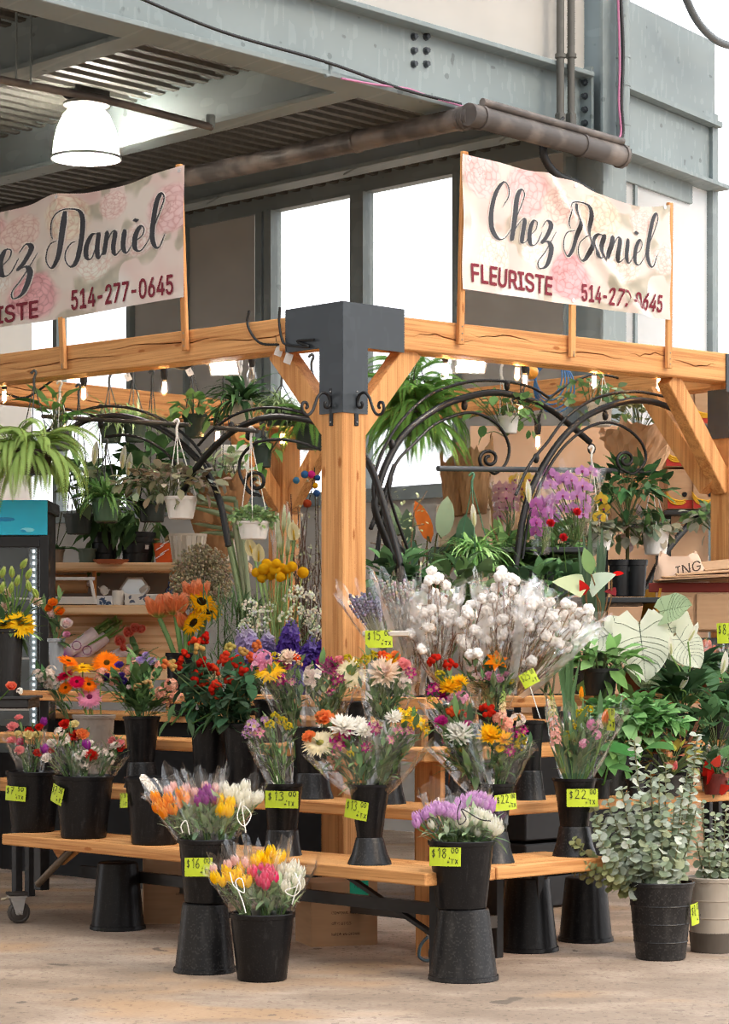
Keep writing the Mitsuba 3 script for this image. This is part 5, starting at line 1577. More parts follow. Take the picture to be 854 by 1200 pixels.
price_on('narrow lime card on the side of the eucalyptus pot', 808, 1071, n_[1], n_[3] * .95, 16, 25, '8', '00', yaw=.6, roll=.12)
# ================================================================= INSIDE THE STALL: TABLES, SHELVES, POTS, HANGING PLANTS
def pot_on(parent, c, h, rt, rb, col, mat='satin', rim=True, ribs=0):
    """pot with its foot at c"""
    prof = [(0, 0), (rb - .004, 0), (rb, .004)]
    for i in range(ribs):
        z = h * (i + 1) / (ribs + 1); r = rb + (rt - rb) * z / h
        prof += [(r, z - .004), (r - .003, z), (r, z + .004)]
    prof += [(rt - .003, h * .84), (rt + .004, h * .85), (rt + .006, h), (rt - .004, h), (rt - .008, h * .82), (0, h * .80)] if rim else [(rt, h), (rt - .005, h), (rt - .009, h * .85), (0, h * .85)]
    m = np.eye(4); m[:3, 3] = c
    add('pot', lathe_shape(prof, mat, 32, lin(col)), parent, m)
    add('soil', (B().lathe([(0, h * .86), (rt - .008, h * .84)], 16, m, lin('#2c2018')), 'matte'), parent)


def cords(parent, c, r, top, h, col='#e9e6e0', n=3, w=.0035, hook=True):
    g = B()
    for i in range(n):
        a = i * 6.283 / n + .5
        g.tube([c + [r * math.cos(a), r * math.sin(a), h], top - Z3 * .05], w, 5, lin(col))
    if hook:
        g.tube(spline([top - Z3 * .07, top - Z3 * .02, top + [.012, 0, .015], top + [0, 0, .03], top + [-.02, 0, .012]], 5), w * 2.3, 6, lin(col))
    add('hanger', (g, 'satin', True), parent)


def strap_fol(parent, c, n, L, w, cols, droop=1.7, el=(.5, 1.4), name='foliage', r0=.02, mat='leaf', vein=None, fold=.25, jl=.3):
    """arching strap leaves out of one crown"""
    g = B()
    for q in range(4):
        k = n // 4 + 1
        a, e_ = rnd.uniform(0, 6.283, k), rnd.uniform(el[0], el[1], k)
        d = np.stack([np.cos(a) * np.cos(e_), np.sin(a) * np.cos(e_), np.sin(e_)], 1)
        t = leaf_t(w, 7, fold, droop * (.7 + .2 * q), 'strap', vein=vein)
        sc = L * rnd.uniform(1 - jl, 1 + jl, k)
        loc = c + rnd.normal(0, r0, (k, 3)) * [1, 1, .1]
        g.put(t, aims(loc, d, sc), np.vstack([vary(cols[x % len(cols)], 1, .15) for x in range(k)]))
    add(name, (g, mat, True), parent, kind='stuff')


def leaf_ball(parent, c, R, n, L, w, cols, shape='lance', as_parts=False, down=.0, stems=True, droop=.5, nseg=4, vein=None, shell=.55, fold=.15, facing=.0, part='leaf', stemcol='#5a6b3a', zsq=1.0, var=4):
    """leaves all over a rounded crown; as parts (each its own entry) or as one joined mass"""
    R = np.broadcast_to(np.asarray(R, float), (3,))
    u = unit(rnd.normal(0, 1, (n, 3))); u[:, 2] = np.where(rnd.random(n) < .75, np.abs(u[:, 2]), u[:, 2])
    rr = rnd.uniform(shell, 1, n)[:, None]
    loc = np.asarray(c) + u * R * rr
    d = unit(u + rnd.normal(0, .45, (n, 3)) + [0, -facing, -down])
    sc = L * rnd.uniform(.7, 1.25, n)
    if as_parts:
        for i in range(n):
            s_ = leaf_s(cols[i % len(cols)], i % var, w=w, n=nseg, fold=fold, droop=droop, shape=shape, vein=None if vein is None else tuple(vein))
            add(part, s_, parent, aims(loc[i:i + 1], d[i:i + 1], sc[i:i + 1], spin=rnd.uniform(-.6, .6, 1))[0])
    else:
        g = B()
        g.put(leaf_t(w, nseg, fold, droop, shape, vein=vein), aims(loc, d, sc, spin=rnd.uniform(-.6, .6, n)), np.vstack([vary(cols[x % len(cols)], 1, .18) for x in range(n)]))
        add('foliage', (g, 'leaf', True), parent, kind='stuff')
    if stems:
        g = B()
        root = np.asarray(c) - [0, 0, R[2] * .9]
        for i in range(0, n, max(1, n // 24)):
            g.tube(spline([root, (root + loc[i]) / 2 + Z3 * R[2] * .15, loc[i]], 3), .0025, 4, G(stemcol, .1))
        add('stems', (g, 'leaf', True), parent)


def frond_mesh(el, droop, n=40, w=.10, col='#6d9a3c', tip='#86b04c', leaflet=.055):
    """fern frond of length 1 leaving the origin along +y at elevation el, arching over and down"""
    g = B(); t = np.linspace(0, 1, n)
    an = el - droop * t
    y = np.concatenate([[0], np.cumsum(np.cos(an[:-1]) / (n - 1))]); z = np.concatenate([[0], np.cumsum(np.sin(an[:-1]) / (n - 1))])
    P = np.stack([0 * t, y, z], 1)
    g.tube(P, .006 * (1 - .7 * t), 4, lin('#7d8a3f'))
    tan = unit(np.gradient(P, axis=0))
    for s in (-1, 1):
        ln = w * np.sin(np.pi * np.clip(t * .88 + .1, 0, 1)) ** .8
        d = np.stack([np.full(n, s), 0 * t, 0 * t], 1) + tan * .35 + [0, 0, -.25]
        up = np.cross(np.array([1., 0, 0]), tan)
        g.put(leaf_t(.17, 2, .1, .4, 'lance'), aims(P, d, ln, up=up), lin(col) * (1 - t[:, None]) + lin(tip) * t[:, None] * 1.0)
    return g


FRONDS = {}
def fern(parent, c, n, L, cols=('#6d9a3c', '#8fb650'), el=(.1, 1.2), az=(0, 6.283), droop=(1.6, 2.8), az_bias=None):
    for i in range(n):
        v = i % 5
        key = (cols, v)
        if key not in FRONDS:
            q = v / 4
            FRONDS[key] = share(shp(frond_mesh(el[0] + (el[1] - el[0]) * q, droop[0] + (droop[1] - droop[0]) * ((v * 2 % 5) / 4), col=cols[v % 2], tip=cols[(v + 1) % 2]), 'leaf', True))
        a = az[0] + (az[1] - az[0]) * (i + rnd.uniform(0, .8)) / n
        s = L * rnd.uniform(.75, 1.15)
        m = np.eye(4); m[:3, :3] = np.array([[math.cos(a), -math.sin(a), 0], [math.sin(a), math.cos(a), 0], [0, 0, 1]]) * s
        m[:3, 3] = np.asarray(c) + rnd.normal(0, .02, 3)
        add('frond', FRONDS[key], parent, m)


def plant(label, name='potted_plant', cat='plant', group=None):
    return thing(name, label, cat, group)


def pot_px(parent, px, rim_y, bot_y, wt, wb, Y, col, **kw):
    """pot from picture measures at depth Y -> (centre of its rim, rim radius, foot)"""
    s = Y / F
    h = (bot_y - rim_y) * s
    foot = at(px, bot_y, Y)
    pot_on(parent, foot, h, wt / 2 * s, wb / 2 * s, col, **kw)
    return foot + Z3 * h * .85, wt / 2 * s, foot, h


def hang(parent, foot, r, h, px, py, col='#e9e6e0', dy=0.0, w=.0035, hook=True):
    top = at(px, py, foot[1] + dy)
    cords(parent, foot, r, top, h, col, w=w, hook=hook)


GR = ['#4f7a2e', '#5f8c38', '#3f6628', '#76a04a']
DK = ['#2f5328', '#38602c', '#26451f', '#44703a']
GY = ['#7f8f6a', '#9aa687', '#6b7c58', '#b0ae9a']

# ---- work tables behind the tiers
for lb, c, h3, ax in (('timber work table behind the left tiers', W(2.3, .78, .56), (1.9, .34, .56), AX_L), ('timber work table behind the right tiers', W(.78, 2.3, .56), (1.17, .34, .56), AX_R)):
    k = thing('work_table', lb, 'table')
    tpz = 1.12
    wd = 'wood_along_left' if ax is AX_L else 'wood_along_right'
    add('table_top', (B().box([c[0], c[1], tpz - .02], [h3[0], h3[1], .02], ax, (1, 1, 1), .004), wd), k)
    add('cloth_skirt', (B().box([c[0], c[1], .56] - ax[1] * (h3[1] - .09), [h3[0] - .02, .006, .53], ax, (.012, .012, .013)), 'matte'), k)  # black sheet added as dark fill, stands for the shade behind the tiers
    for i in (-1, 1):
        for j in (-1, 1):
            p = c[:2] + i * (h3[0] - .06) * ax[0][:2] + j * (h3[1] - .05) * ax[1][:2]
            add('leg', (B().box([p[0], p[1], (tpz - .04) / 2], [.03, .03, (tpz - .04) / 2], ax, (1, 1, 1), .003), 'wood_upright'), k)

# ---- counter with shelves at the back left
CY = 16.3
XA, YA = np.array([1.0, 0, 0]), np.array([0, 1.0, 0])
AX_X = (XA, YA, Z3)
ct = thing('shelf_unit', 'pale timber shelf unit with pots on top at the back left', 'shelf')
def xbox(px0, px1, y0, y1, Y0, Y1, col=(1, 1, 1), bev=.003):
    p, q = at(px0, y1, Y0), at(px1, y0, Y0)
    return B().box([(p[0] + q[0]) / 2, (Y0 + Y1) / 2, (p[2] + q[2]) / 2], [(q[0] - p[0]) / 2, (Y1 - Y0) / 2, (q[2] - p[2]) / 2], AX_X, col, bev)


for y0, y1, x1 in ((659, 669, 292), (709, 720, 205), (787, 797, 292)):
    add('shelf_board', (xbox(50, x1, y0, y1, CY, CY + .45), 'pale_wood'), ct)
add('back_board', (xbox(50, 210, 719, 787, CY + .3, CY + .32), 'pale_wood'), ct)
add('back_board', (xbox(50, 210, 669, 709, CY + .44, CY + .46, lin('#8b8177')), 'matte'), ct)
for a, b_ in ((108, 112), (199, 205)):
    add('upright', (xbox(a, b_, 669, 709, CY + .06, CY + .12), 'wood_upright'), ct)
p0 = at(60, 797, CY + .1)
for x in (56, 200, 286):
    p = at(x, 797, CY + .1)
    add('upright', (B().box([p[0], CY + .2, p[2] / 2], [.04, .04, p[2] / 2], AX_X, (1, 1, 1), .003), 'wood_upright'), ct)

k = thing('paper_roll', 'big roll of kraft wrapping paper under the top shelf', 'paper roll')
p, q = at(48, 685, CY + .2), at(102, 684, CY + .2)
add('paper', (B().tube([p, q], .065, 24, lin('#b98f66')), 'matte', True), k)
add('core', (B().tube([p - XA * .05, q + XA * .06], .018, 12, lin('#d9d4cc')), 'satin', True), k)
add('frame', (xbox(46, 111, 676, 680, CY + .02, CY + .05, lin('#d7d5d2')), 'satin'), k)
add('frame', (xbox(46, 111, 699, 708, CY + .02, CY + .1, lin('#cfccc7')), 'satin'), k)
add('tear_bar', (B().tube([at(106, 678, CY + .03), at(112, 708, CY + .03)], .012, 6, lin('#d7d5d2')), 'satin'), k)
for lb, x0, x1, y0, col, pat in (('white tissue box with blue leaf pattern beside the paper roll', 113, 131, 698, '#c9ccd2', '#3d4f6d'), ('white tissue box with grey leaf pattern beside the mirror', 146, 186, 696, '#d8d5cf', '#5b6274')):
    k = thing('tissue_box', lb, 'tissue box')
    add('box', (xbox(x0, x1, y0, 709, CY + .04, CY + .16, lin(col)), 'matte'), k)
    g = B()
    for i in range(9):
        c = at(x0 + (x1 - x0) * rnd.uniform(.12, .88), rnd.uniform(y0 + 2, 707), CY + .0385)
        a = rnd.uniform(0, 6.28)
        g.put(leaf_t(.28, 3, 0, 0, 'lance', col=lin(pat)), aims(c[None], np.array([[math.cos(a), 0, math.sin(a)]]), .035, up=[[0, -1, 0]]))
    add('leaf_print', (g, 'matte'), k)
    c = at((x0 + x1) / 2, y0, CY + .1)
    g = B()
    for i in range(4):
        g.put(leaf_t(.4, 4, .3, .4, 'oval', wave=.3, col=lin('#ece9e4')), aims(c[None], np.array([[rnd.normal(0, .5), rnd.normal(0, .3), 1]]), .075))
    add('tissue', (g, 'petal', True), k)
k = thing('mug', 'white mug with a brown print between the tissue boxes', 'mug')
c = at(138, 709, CY + .1); m = np.eye(4); m[:3, 3] = c
add('body', lathe_shape([(0, 0), (.036, 0), (.04, .01), (.04, .1), (.036, .1), (.034, .01), (0, .008)], 'gloss', 24, lin('#e2ded6')), k, m)
add('handle', (B().tube(spline([c + [.04, -.01, .08], c + [.065, -.01, .07], c + [.065, -.01, .035], c + [.04, -.01, .025]], 5), .007, 7, lin('#e2ded6')), 'gloss', True), k)
k = thing('mirror', 'hexagonal mirror leaning at the back of the second shelf', 'mirror')
c = at(158, 690, CY + .3); an = np.arange(6) * np.pi / 3
hx = np.array([c + [.10 * math.cos(a), 0, .085 * math.sin(a)] for a in an])
g = B(); g.add(np.vstack([hx, hx + YA * .012]), [[0, 1, 2], [0, 2, 3], [0, 3, 4], [0, 4, 5]], (.75, .78, .8))
add('glass', (g, 'metal'), k)
add('frame', (B().tube(np.vstack([hx, hx[:2]]), .008, 6, lin('#d9d4ca'), False), 'satin'), k)
k = thing('bottle', 'small dark blue bottle at the right end of the second shelf', 'bottle')
m = np.eye(4); m[:3, 3] = at(199, 709, CY + .03)
add('glass', lathe_shape([(0, 0), (.03, 0), (.034, .02), (.032, .1), (.012, .13), (.012, .16), (0, .16)], 'gloss', 20, lin('#1c2340')), k, m)

# pots on the top shelf
k = plant('orchid without flowers in a small clay pot at the left end of the top shelf')
rim, r, ft, h = pot_px(k, 66, 644, 660, 19, 15, CY + .2, '#8f7a68')
for i in range(6):
    a = -2.6 + i * .9
    add('leaf', leaf_s('#2f5128', i % 3, w=.17, n=6, fold=.15, droop=1.3, shape='tongue'), k, aims(rim[None], np.array([[math.cos(a), math.sin(a) * .6, .55]]), np.array([[.22] * 3]))[0])
for q in ((72, 600), (85, 590), (64, 605)):
    add('bare_stem', (B().tube(spline([rim, at(q[0] - 4, q[1] + 25, CY + .2), at(*q, CY + .15)], 4), .004, 5, lin('#4c5136')), 'satin', True), k)
k = plant('empty looking grey green pot beside the orchid on the top shelf', cat='plant pot', name='plant_pot')
pot_px(k, 102, 643, 661, 22, 18, CY + .2, '#5d6a5c')
k = thing('saucer', 'terracotta saucer on the top shelf', 'saucer')
m = np.eye(4); m[:3, 3] = at(130, 661, CY + .05)
add('dish', lathe_shape([(0, 0), (.10, 0), (.125, .03), (.12, .03), (.098, .008), (0, .006)], 'matte', 36, lin('#b06a4a')), k, m)
for lb, px, rim_y, wt, wb in (('black grower pot behind the saucer with a drooping leafy plant', 122, 624, 30, 27), ('larger black grower pot with a white sticker on the top shelf', 162, 624, 40, 36)):
    k = plant(lb)
    rim, r, ft, h = pot_px(k, px, rim_y, 661, wt, wb, CY + .28, '#16181a', ribs=2)
    leaf_ball(k, rim + [0, 0, .06], (.16, .14, .18), 30, .2, .16, DK, 'lance', as_parts=True, down=.9, droop=1.0)
    if wt > 35:
        p = at(172, 641, ft[1] - r - .002)
        add('sticker', (B().box(p, [.012, .001, .015], AX_X, (.85, .85, .83)), 'matte'), k)
k = plant('bright orange pot with white twig print on the top shelf')
rim, r, ft, h = pot_px(k, 193, 637, 660, 27, 20, CY + .1, '#d8571a', rim=False)
g = B()
for i in range(4):
    z0_ = .03 + .028 * i
    P = spline([ft + [-.055 + .03 * (i % 2) + .02 * j, -(r * .8 + (r * .18) * (z0_ + .01 * j) / h + .006) + .02 * abs(j - 1.5) * .35, z0_ + .012 * j] for j in range(4)], 4)
    g.tube(P, .0035, 5, (.85, .83, .78))
add('twig_print', (g, 'matte', True), k)
leaf_ball(k, rim + [0, 0, .02], (.06, .06, .04), 16, .05, .25, ['#8a7a5c', '#a08c6a'], 'lance', stems=False)

# ---- left: fridge, black crate, vases in front of it
FY = 15.2
fr = thing('display_fridge', 'black glass door fridge with a bright turquoise header, cut by the left edge', 'fridge')
def fbox(px0, px1, y0, y1, d0, d1, col=(.012, .012, .013), bev=.004):
    return xbox(px0, px1, y0, y1, FY + d0, FY + d1, col, bev)


add('header_panel', (fbox(-130, 55, 586, 627, -.02, .02, lin('#27b4d4'), .003), 'gloss'), fr)
g = B()
for i in range(26):
    c = at(rnd.uniform(-100, 50), rnd.uniform(600, 622), FY - .022); m_ = Mat(c, z=[0, -1, 0], s=[rnd.uniform(.02, .07), rnd.uniform(.012, .03), .002])
    m_ = Mat(c, s=[rnd.uniform(.02, .06), .001, rnd.uniform(.01, .025)])
    t_ = trimesh.creation.icosphere(subdivisions=1)
    g.put((t_.vertices, t_.faces, np.tile(lin(['#1583b8', '#7fd9e8', '#1c9cc8'][i % 3]), (len(t_.vertices), 1))), [m_])
add('splash_print', (g, 'gloss', True), fr)
add('door_frame', (fbox(46, 57, 627, 870, -.02, .05).box(at(-36, 635, FY), [.45, .03, .035], AX_X, (.012, .012, .013), .004).box(at(-36, 860, FY), [.45, .03, .05], AX_X, (.012, .012, .013), .004), 'gloss'), fr)
add('cabinet', (fbox(-130, 57, 586, 600, .05, .6).box(at(58, 735, FY + .3) + [-.02, 0, 0], [.02, .3, .75], AX_X, (.012, .012, .013)).box(at(-36, 740, FY + .62), [.5, .02, .8], AX_X, lin('#5f6a6c')), 'satin'), fr)
dg = B(); dg.add([at(-126, 862, FY), at(47, 862, FY), at(47, 640, FY), at(-126, 640, FY)], [[0, 1, 2, 3]])
add('door_glass', (dg, 'pane'), fr)
for i, y in enumerate(np.linspace(646, 852, 30)):
    p = at(39.5, y, FY + .04)
    add('led', {**shp(B().box(p, [.006, .004, .007], AX_X), 'matte'), 'emitter': {'type': 'area', 'radiance': {'type': 'rgb', 'value': [1.6, 1.75, 1.8]}}}, fr)
add('led_strip', (fbox(34, 45, 642, 856, .05, .06, lin('#4f5658')), 'satin'), fr)
for y in (700, 770, 830):
    add('shelf', (fbox(-125, 46, y, y + 3, .12, .5, (.6, .62, .62)), 'metal'), fr)
k = thing('black_crate', 'black plastic table tray at the left edge', 'tray')
c = at(0, 824, 13.75)
add('body', (B().box(c + [0, .2, 0], [.17, .24, .03], AX_X, (.014, .014, .015), .008), 'satin'), k)
add('rim', (B().box(c + [0, .2, .03], [.185, .255, .008], AX_X, (.02, .02, .021), .004), 'satin'), k)
for i in (-1,):
    for j in (0, 1):
        add('leg', (B().box([c[0] + i * .15, c[1] + .02 + j * .36, (c[2] - .03) / 2], [.02, .02, (c[2] - .03) / 2], AX_X, (.012, .012, .013)), 'satin'), k)


def vase_px(label, px, rim_y, bot_y, wt, wb, Y, col='#101112', mat='satin', name='flower_bucket'):
    s = Y / F; c = at(px, bot_y, Y)
    k = bucket(label, c, (bot_y - rim_y) * s, wt / 2 * s, wb / 2 * s, mat=mat, col=lin(col), name=name)
    return k, c, (bot_y - rim_y) * s, wt / 2 * s


bk['LV'] = vase_px('black bucket of lilies standing on the tray at the left edge', 9, 737, 820, 36, 28, 13.9)
bq('white lily stems with green buds over yellow gerberas at the left edge', 'LV', [('gery', 24, 731, 14), ('gery', 12, 727, 10), ('gery', 4, 733, 9), ('mumy', 33, 739, 7), ('mumc', 4, 712, 9), ('mumc', 42, 706, 7), ('mumc', 8, 697, 8)], wrap=False, nleaf=60, leaf_l=.13, leaf_w=.16, name='lily_bunch')
kk = 'lily_bunch'
c_, z_ = mouth('LV')
for px, py, s in ((14, 672, 8), (27, 662, 7), (33, 674, 8), (13, 690, 8), (34, 688, 6), (2, 690, 7), (20, 682, 7), (42, 696, 6), (3, 672, 6)):
    p = at(px, py, c_[1] - .03); d = unit([rnd.normal(.1, .25), -.1, 1])
    add('bud', head('trumpet', '#a9bd62', '#c3cd84'), kk, Mat(p - d * .03, z=d, s=[.028, .028, .034]))
    add('stem', (B().tube(spline([p, (p + c_ + Z3 * (z_ - c_[2])) / 2 + [.02, 0, 0], np.array([c_[0], c_[1], z_])], 4), .004, 5, lin('#63803f')), 'leaf', True), kk)
bk['LV2'] = vase_px('grey vase of ranunculus beside the fridge', 66, 748, 809, 18, 14, 15.0, '#8e959a', 'gloss')
bq('orange and white ranunculus beside the fridge', 'LV2', [('roso', 62, 708, 8), ('roso', 70, 718, 8), ('rosk', 62, 722, 9), ('rosk', 77, 733, 10), ('rosp', 78, 745, 6), ('roso', 57, 714, 7)], wrap=False, nleaf=30, leaf_l=.1, name='ranunculus_bunch')

# gerberas, each its own stem
for i, (w, px, py, r, nx, lb) in enumerate((('gero', 80, 775, 13, .5, 'orange gerbera seen from the side, topmost in the grey bucket'), ('gery', 97, 783, 13, .0, 'yellow gerbera in the grey bucket'), ('gerr', 76, 792, 12, -.5, 'crimson gerbera leaning left in the grey bucket'),
                                            ('gero', 125, 777, 16, .1, 'large orange gerbera beside the purple lisianthus'), ('gerp', 105, 817, 15, .0, 'pink gerbera with a dark eye, lowest in the grey bucket'), ('gero', 77, 806, 9, -.3, 'small amber gerbera low on the left of the grey bucket'),
                                            ('gerr', 90, 799, 9, .1, 'dark red gerbera behind the pink one'), ('gero', 104, 802, 10, .3, 'red orange gerbera behind the pink one'))):
    c, z = mouth('GV')
    p = at(px, py, c[1] - .05 + .03 * (i % 3)); k = thing('gerbera', lb, 'flower')
    s = r * p[1] / F; kind, *a = FL[w]
    d = unit([nx, -.75, .45]) if i not in (0, 1, 2) else unit([nx * .8, -.35, .9])
    add('flower_head', head(kind, *a, var=i % 2), k, Mat(p, z=d, s=s))
    add('stem', (B().tube(spline([p - d * s * .1, p - d * s * .6 - Z3 * .03, (p + [c[0], c[1], z]) / 2, [c[0] + rnd.normal(0, .02), c[1] + rnd.normal(0, .02), z - .15]], 5), .004, 6, lin('#8ba05a')), 'leaf', True), k)
bq('mixed lisianthus in purple and white with peach stock at the left', 'P', [('rosv', 140, 781, 7), ('rosv', 125, 795, 7), ('rosv', 143, 793, 6), ('rosv', 145, 800, 7), ('rosw', 165, 776, 8), ('rosw', 178, 777, 8), ('rosw', 171, 769, 6), ('stkh', 152, 786, 7), ('stkh', 158, 780, 6), ('stkh', 188, 812, 7),
   ('stkh', 200, 803, 8), ('stkh', 206, 818, 8), ('stkh', 194, 822, 6), ('rosk', 156, 790, 5), ('stkh', 134, 800, 6), ('stkh', 120, 790, 7), ('stkh', 116, 797, 6), ('berg', 172, 803, 7), ('berg', 162, 806, 6), ('stkh', 186, 780, 6), ('rosk', 151, 806, 4), ('stkp', 158, 775, 5)], wrap=False, nleaf=240, leaf_l=.11, leaf_w=.2, greens=['#3f5f2c', '#4c7034', '#345726', '#5a7d40'], depth=.4)
bq('bundle of white gypsophila lying on the top shelf of the bench', 'GV', [('stkw', x, y, 6) for x, y in ((55, 790), (62, 796), (50, 796), (44, 790), (60, 786), (66, 802), (57, 803))], dx=-.15, dy=.15, wrap=False, nleaf=60, leaf_l=.08, greens=DK, name='gypsophila_bunch')
k = thing('carnation', 'coral flower with white sprigs on the top bench shelf at the left edge', 'flower')
p = at(13, 806, 13.3)
add('flower_head', head('rose', '#e2603a', '#e8836a'), k, Mat(p, z=unit([.2, -.6, .6]), s=.05))
add('sprig', head('stock', WHITE), k, Mat(p + [.05, 0, -.02], z=[0, -.5, .8], s=.025))
add('stem', (B().tube([p, p + [-.1, .1, -.09]], .004, 5, lin('#5d7c40')), 'leaf', True), k)

k = thing('crate', 'low wooden crate under the paper wrapped bunches', 'crate')
for y0, y1 in ((772, 779), (780, 786.5)):
    add('slat', (xbox(62, 172, y0, y1, CY + .04, CY + .06), 'wood_across'), k)
add('top', (xbox(62, 172, 770, 773, CY + .04, CY + .4), 'wood_across'), k)
# paper wrapped bunches on the lower counter board
for i, (a, b_, r, lb, tip) in enumerate((((66, 775), (112, 742), 9, 'white paper wrapped bunch with a purple band, upper one on the counter', 'green'), ((80, 783), (122, 745), 9, 'white paper wrapped bunch with a purple band, lower one on the counter', 'green'), ((112, 778), (152, 762), 8, 'small white paper wrapped bunch lying right of the others on the counter', 'white'), ((64, 790), (98, 785), 6, 'purple and white paper cone at the front of the counter', 'none'))):
    Y = 16.42 + .05 * i
    p, q = at(*a, Y), at(*b_, Y + .1); d = unit(q - p)
    k = thing('wrapped_bunch', lb, 'bouquet')
    cw = B(); n = 22; an = np.arange(n) * 6.283 / n; x = unit(np.cross(d, [0, 1, 0])); y = np.cross(d, x)
    V = np.vstack([p + d * t * np.linalg.norm(q - p) + (x * np.cos(an)[:, None] + y * np.sin(an)[:, None]) * r * Y / F * (.55 + .5 * t) * (1 + .05 * np.sin(3 * an + t * 4))[:, None] for t in np.linspace(0, 1, 6)])
    ii, jj = np.meshgrid(np.arange(5), np.arange(n), indexing='ij')
    f = np.stack([ii * n + jj, ii * n + (jj + 1) % n, (ii + 1) * n + (jj + 1) % n, (ii + 1) * n + jj], -1).reshape(-1, 4)
    cw.add(V, f, lin('#e9dcdf')); cw.c[0] = np.where((np.arange(len(V)) // n < 2)[:, None], lin('#9b4a94'), lin('#e6dadc'))
    add('paper_wrap', (cw, 'matte', True), k)
    g = B()
    for q_ in range(16):
        o = q + rnd.normal(0, .02, 3); e_ = o + d * rnd.uniform(.06, .2) + rnd.normal(0, .015, 3)
        if tip == 'green':
            g.tube([o - d * .1, e_], .008, 5, G('#6c9440', .12)).ball(e_, [.010, .010, .014], 1, G('#84a850', .1))
        elif tip == 'white':
            g.ball(o + d * .03, .018, 1, G('#e9e4da', .04))
    if g.n:
        add('stalks' if tip == 'green' else 'flowers', (g, 'leaf', True), k, kind='stuff')
    if i < 2:
        c = at((a[0] + b_[0]) / 2 + 2, (a[1] + b_[1]) / 2 - 2, Y + .02) - YA * r * Y / F
        add('logo_ring', (B().tube([c + [.03 * math.cos(t), -.002, .03 * math.sin(t)] for t in np.linspace(0, 6.4, 18)], .003, 4, lin('#a0628e')), 'matte'), k)
k = thing('gladiolus', 'coral pink gladiolus heads lying at the end of the counter', 'flower')
for px, py, s in ((140, 752, 11), (150, 742, 11), (158, 737, 10), (168, 738, 9), (144, 760, 7)):
    add('flower_head', head('rose', '#e2735c', '#ea9a86', var=int(px) % 2), k, Mat(at(px, py, 16.4), z=unit([rnd.normal(0, .3), -.8, .3]), s=s * 16.4 / F))
add('stem', (B().tube([at(140, 760, 16.42), at(180, 772, 16.4)], .006, 5, lin('#5f7c40')), 'leaf', True), k)
g = B()
g.put(leaf_t(.18, 4, .15, .6), aims(np.array([at(160, 770, 16.4)] * 14) + rnd.normal(0, .03, (14, 3)), rnd.normal(0, 1, (14, 3)) * [1, .5, 1], .13), vary('#3c6030', 14))
add('foliage', (g, 'leaf', True), k, kind='stuff')

# ---- tall stems standing on the left work table
def stem_bucket(label, px, b, rim_y, w):
    c = on_L(px, 800, b); c = np.array([c[0], c[1], 1.12]); h = EYE - (rim_y - HY) / F * c[1] - 1.12
    k = bucket(label, c, max(h, .12), w / 2 * c[1] / F, w * .4 * c[1] / F, mat='black_plastic')
    return c, 1.12 + max(h, .12)


ORD = ['first', 'second', 'third', 'fourth', 'fifth', 'sixth', 'seventh', 'eighth', 'ninth', 'tenth', 'eleventh', 'twelfth', 'thirteenth', 'fourteenth', 'fifteenth', 'sixteenth', 'seventeenth', 'eighteenth', 'nineteenth', 'twentieth', 'twenty-first', 'twenty-second', 'twenty-third', 'twenty-fourth', 'twenty-fifth']
def rank(tips, i):
    return f', {ORD[sum(1 for j, t in enumerate(tips) if (t[0], j) < (tips[i][0], i))]} from the left'


def stems_group(name, lb, cat, base, tips, make, group, stemcol='#5f7f42', r=.005, bend=.03, leaf=None, bury=.12, nleaf=0):
    c, z = base
    for i, tp_ in enumerate(tips):
        p = at(tp_[0], tp_[1], c[1] + (tp_[2] if len(tp_) > 2 else rnd.normal(0, .04)))
        k = thing(name, lb + rank(tips, i) if isinstance(lb, str) else lb[i], cat, group if isinstance(lb, str) else None)
        o = np.array([c[0] + rnd.normal(0, .025), c[1] + rnd.normal(0, .025), z - bury])
        P = spline([o, (o + p) / 2 + rnd.normal(0, bend, 3) * [1, 1, 0] + (np.array([c[0], c[1], z]) - (o + p) / 2) * .2, p], 6)
        add('stem', (B().tube(P, r, 6, G(stemcol, .06)), 'leaf', True), k)
        make(k, p, unit(P[-1] - P[-3]), i)
        if leaf is not None:
            for q in range(nleaf):
                t = rnd.uniform(.35, .97); pt = P[int(t * (len(P) - 1))]
                d = unit(rnd.normal(0, 1, 3) + (0, -.3, .4))
                col, kw, L = leaf
                add('leaf', leaf_s(col, q % 3, **kw), k, aims(pt[None], d[None], np.array([[L * rnd.uniform(.7, 1.2)] * 3]))[0])


am = stem_bucket('black bucket of amaryllis behind the hypericum', 212, .45, 765, 34)
def mk_am(k, p, d, i):
    n = (4, 5, 3, 4)[i]
    for q in range(n):
        a = q * 6.28 / n + i; dd = unit([math.cos(a) * .55, math.sin(a) * .4 - .12, .9])
        add('flower', head('trumpet', '#e8925c', '#eca27a', var=q % 2), k, Mat(p, z=dd, s=[.062, .062, .075]))
stems_group('amaryllis', ['leftmost orange amaryllis head, behind the red berries', 'taller orange amaryllis head, second from the left', 'small orange amaryllis head leaning right', 'orange amaryllis head beside the sunflowers'], 'flower', am, [(187, 725), (206, 722), (217, 740), (230, 707)], mk_am, None, '#5f8a40', r=.016, bend=.005)
def mk_sun(k, p, d, i):
    add('flower_head', head('sunflower'), k, Mat(p, z=unit([(.25, -.6, .3)[i], -.7, .55]), s=.075))
stems_group('sunflower', ['yellow sunflower, upper one right of the amaryllis', 'yellow sunflower turned to the left, beside the amaryllis', 'yellow sunflower half hidden by its neighbours'], 'flower', am, [(243, 716), (227, 730), (236, 705)], mk_sun, None, r=.008)

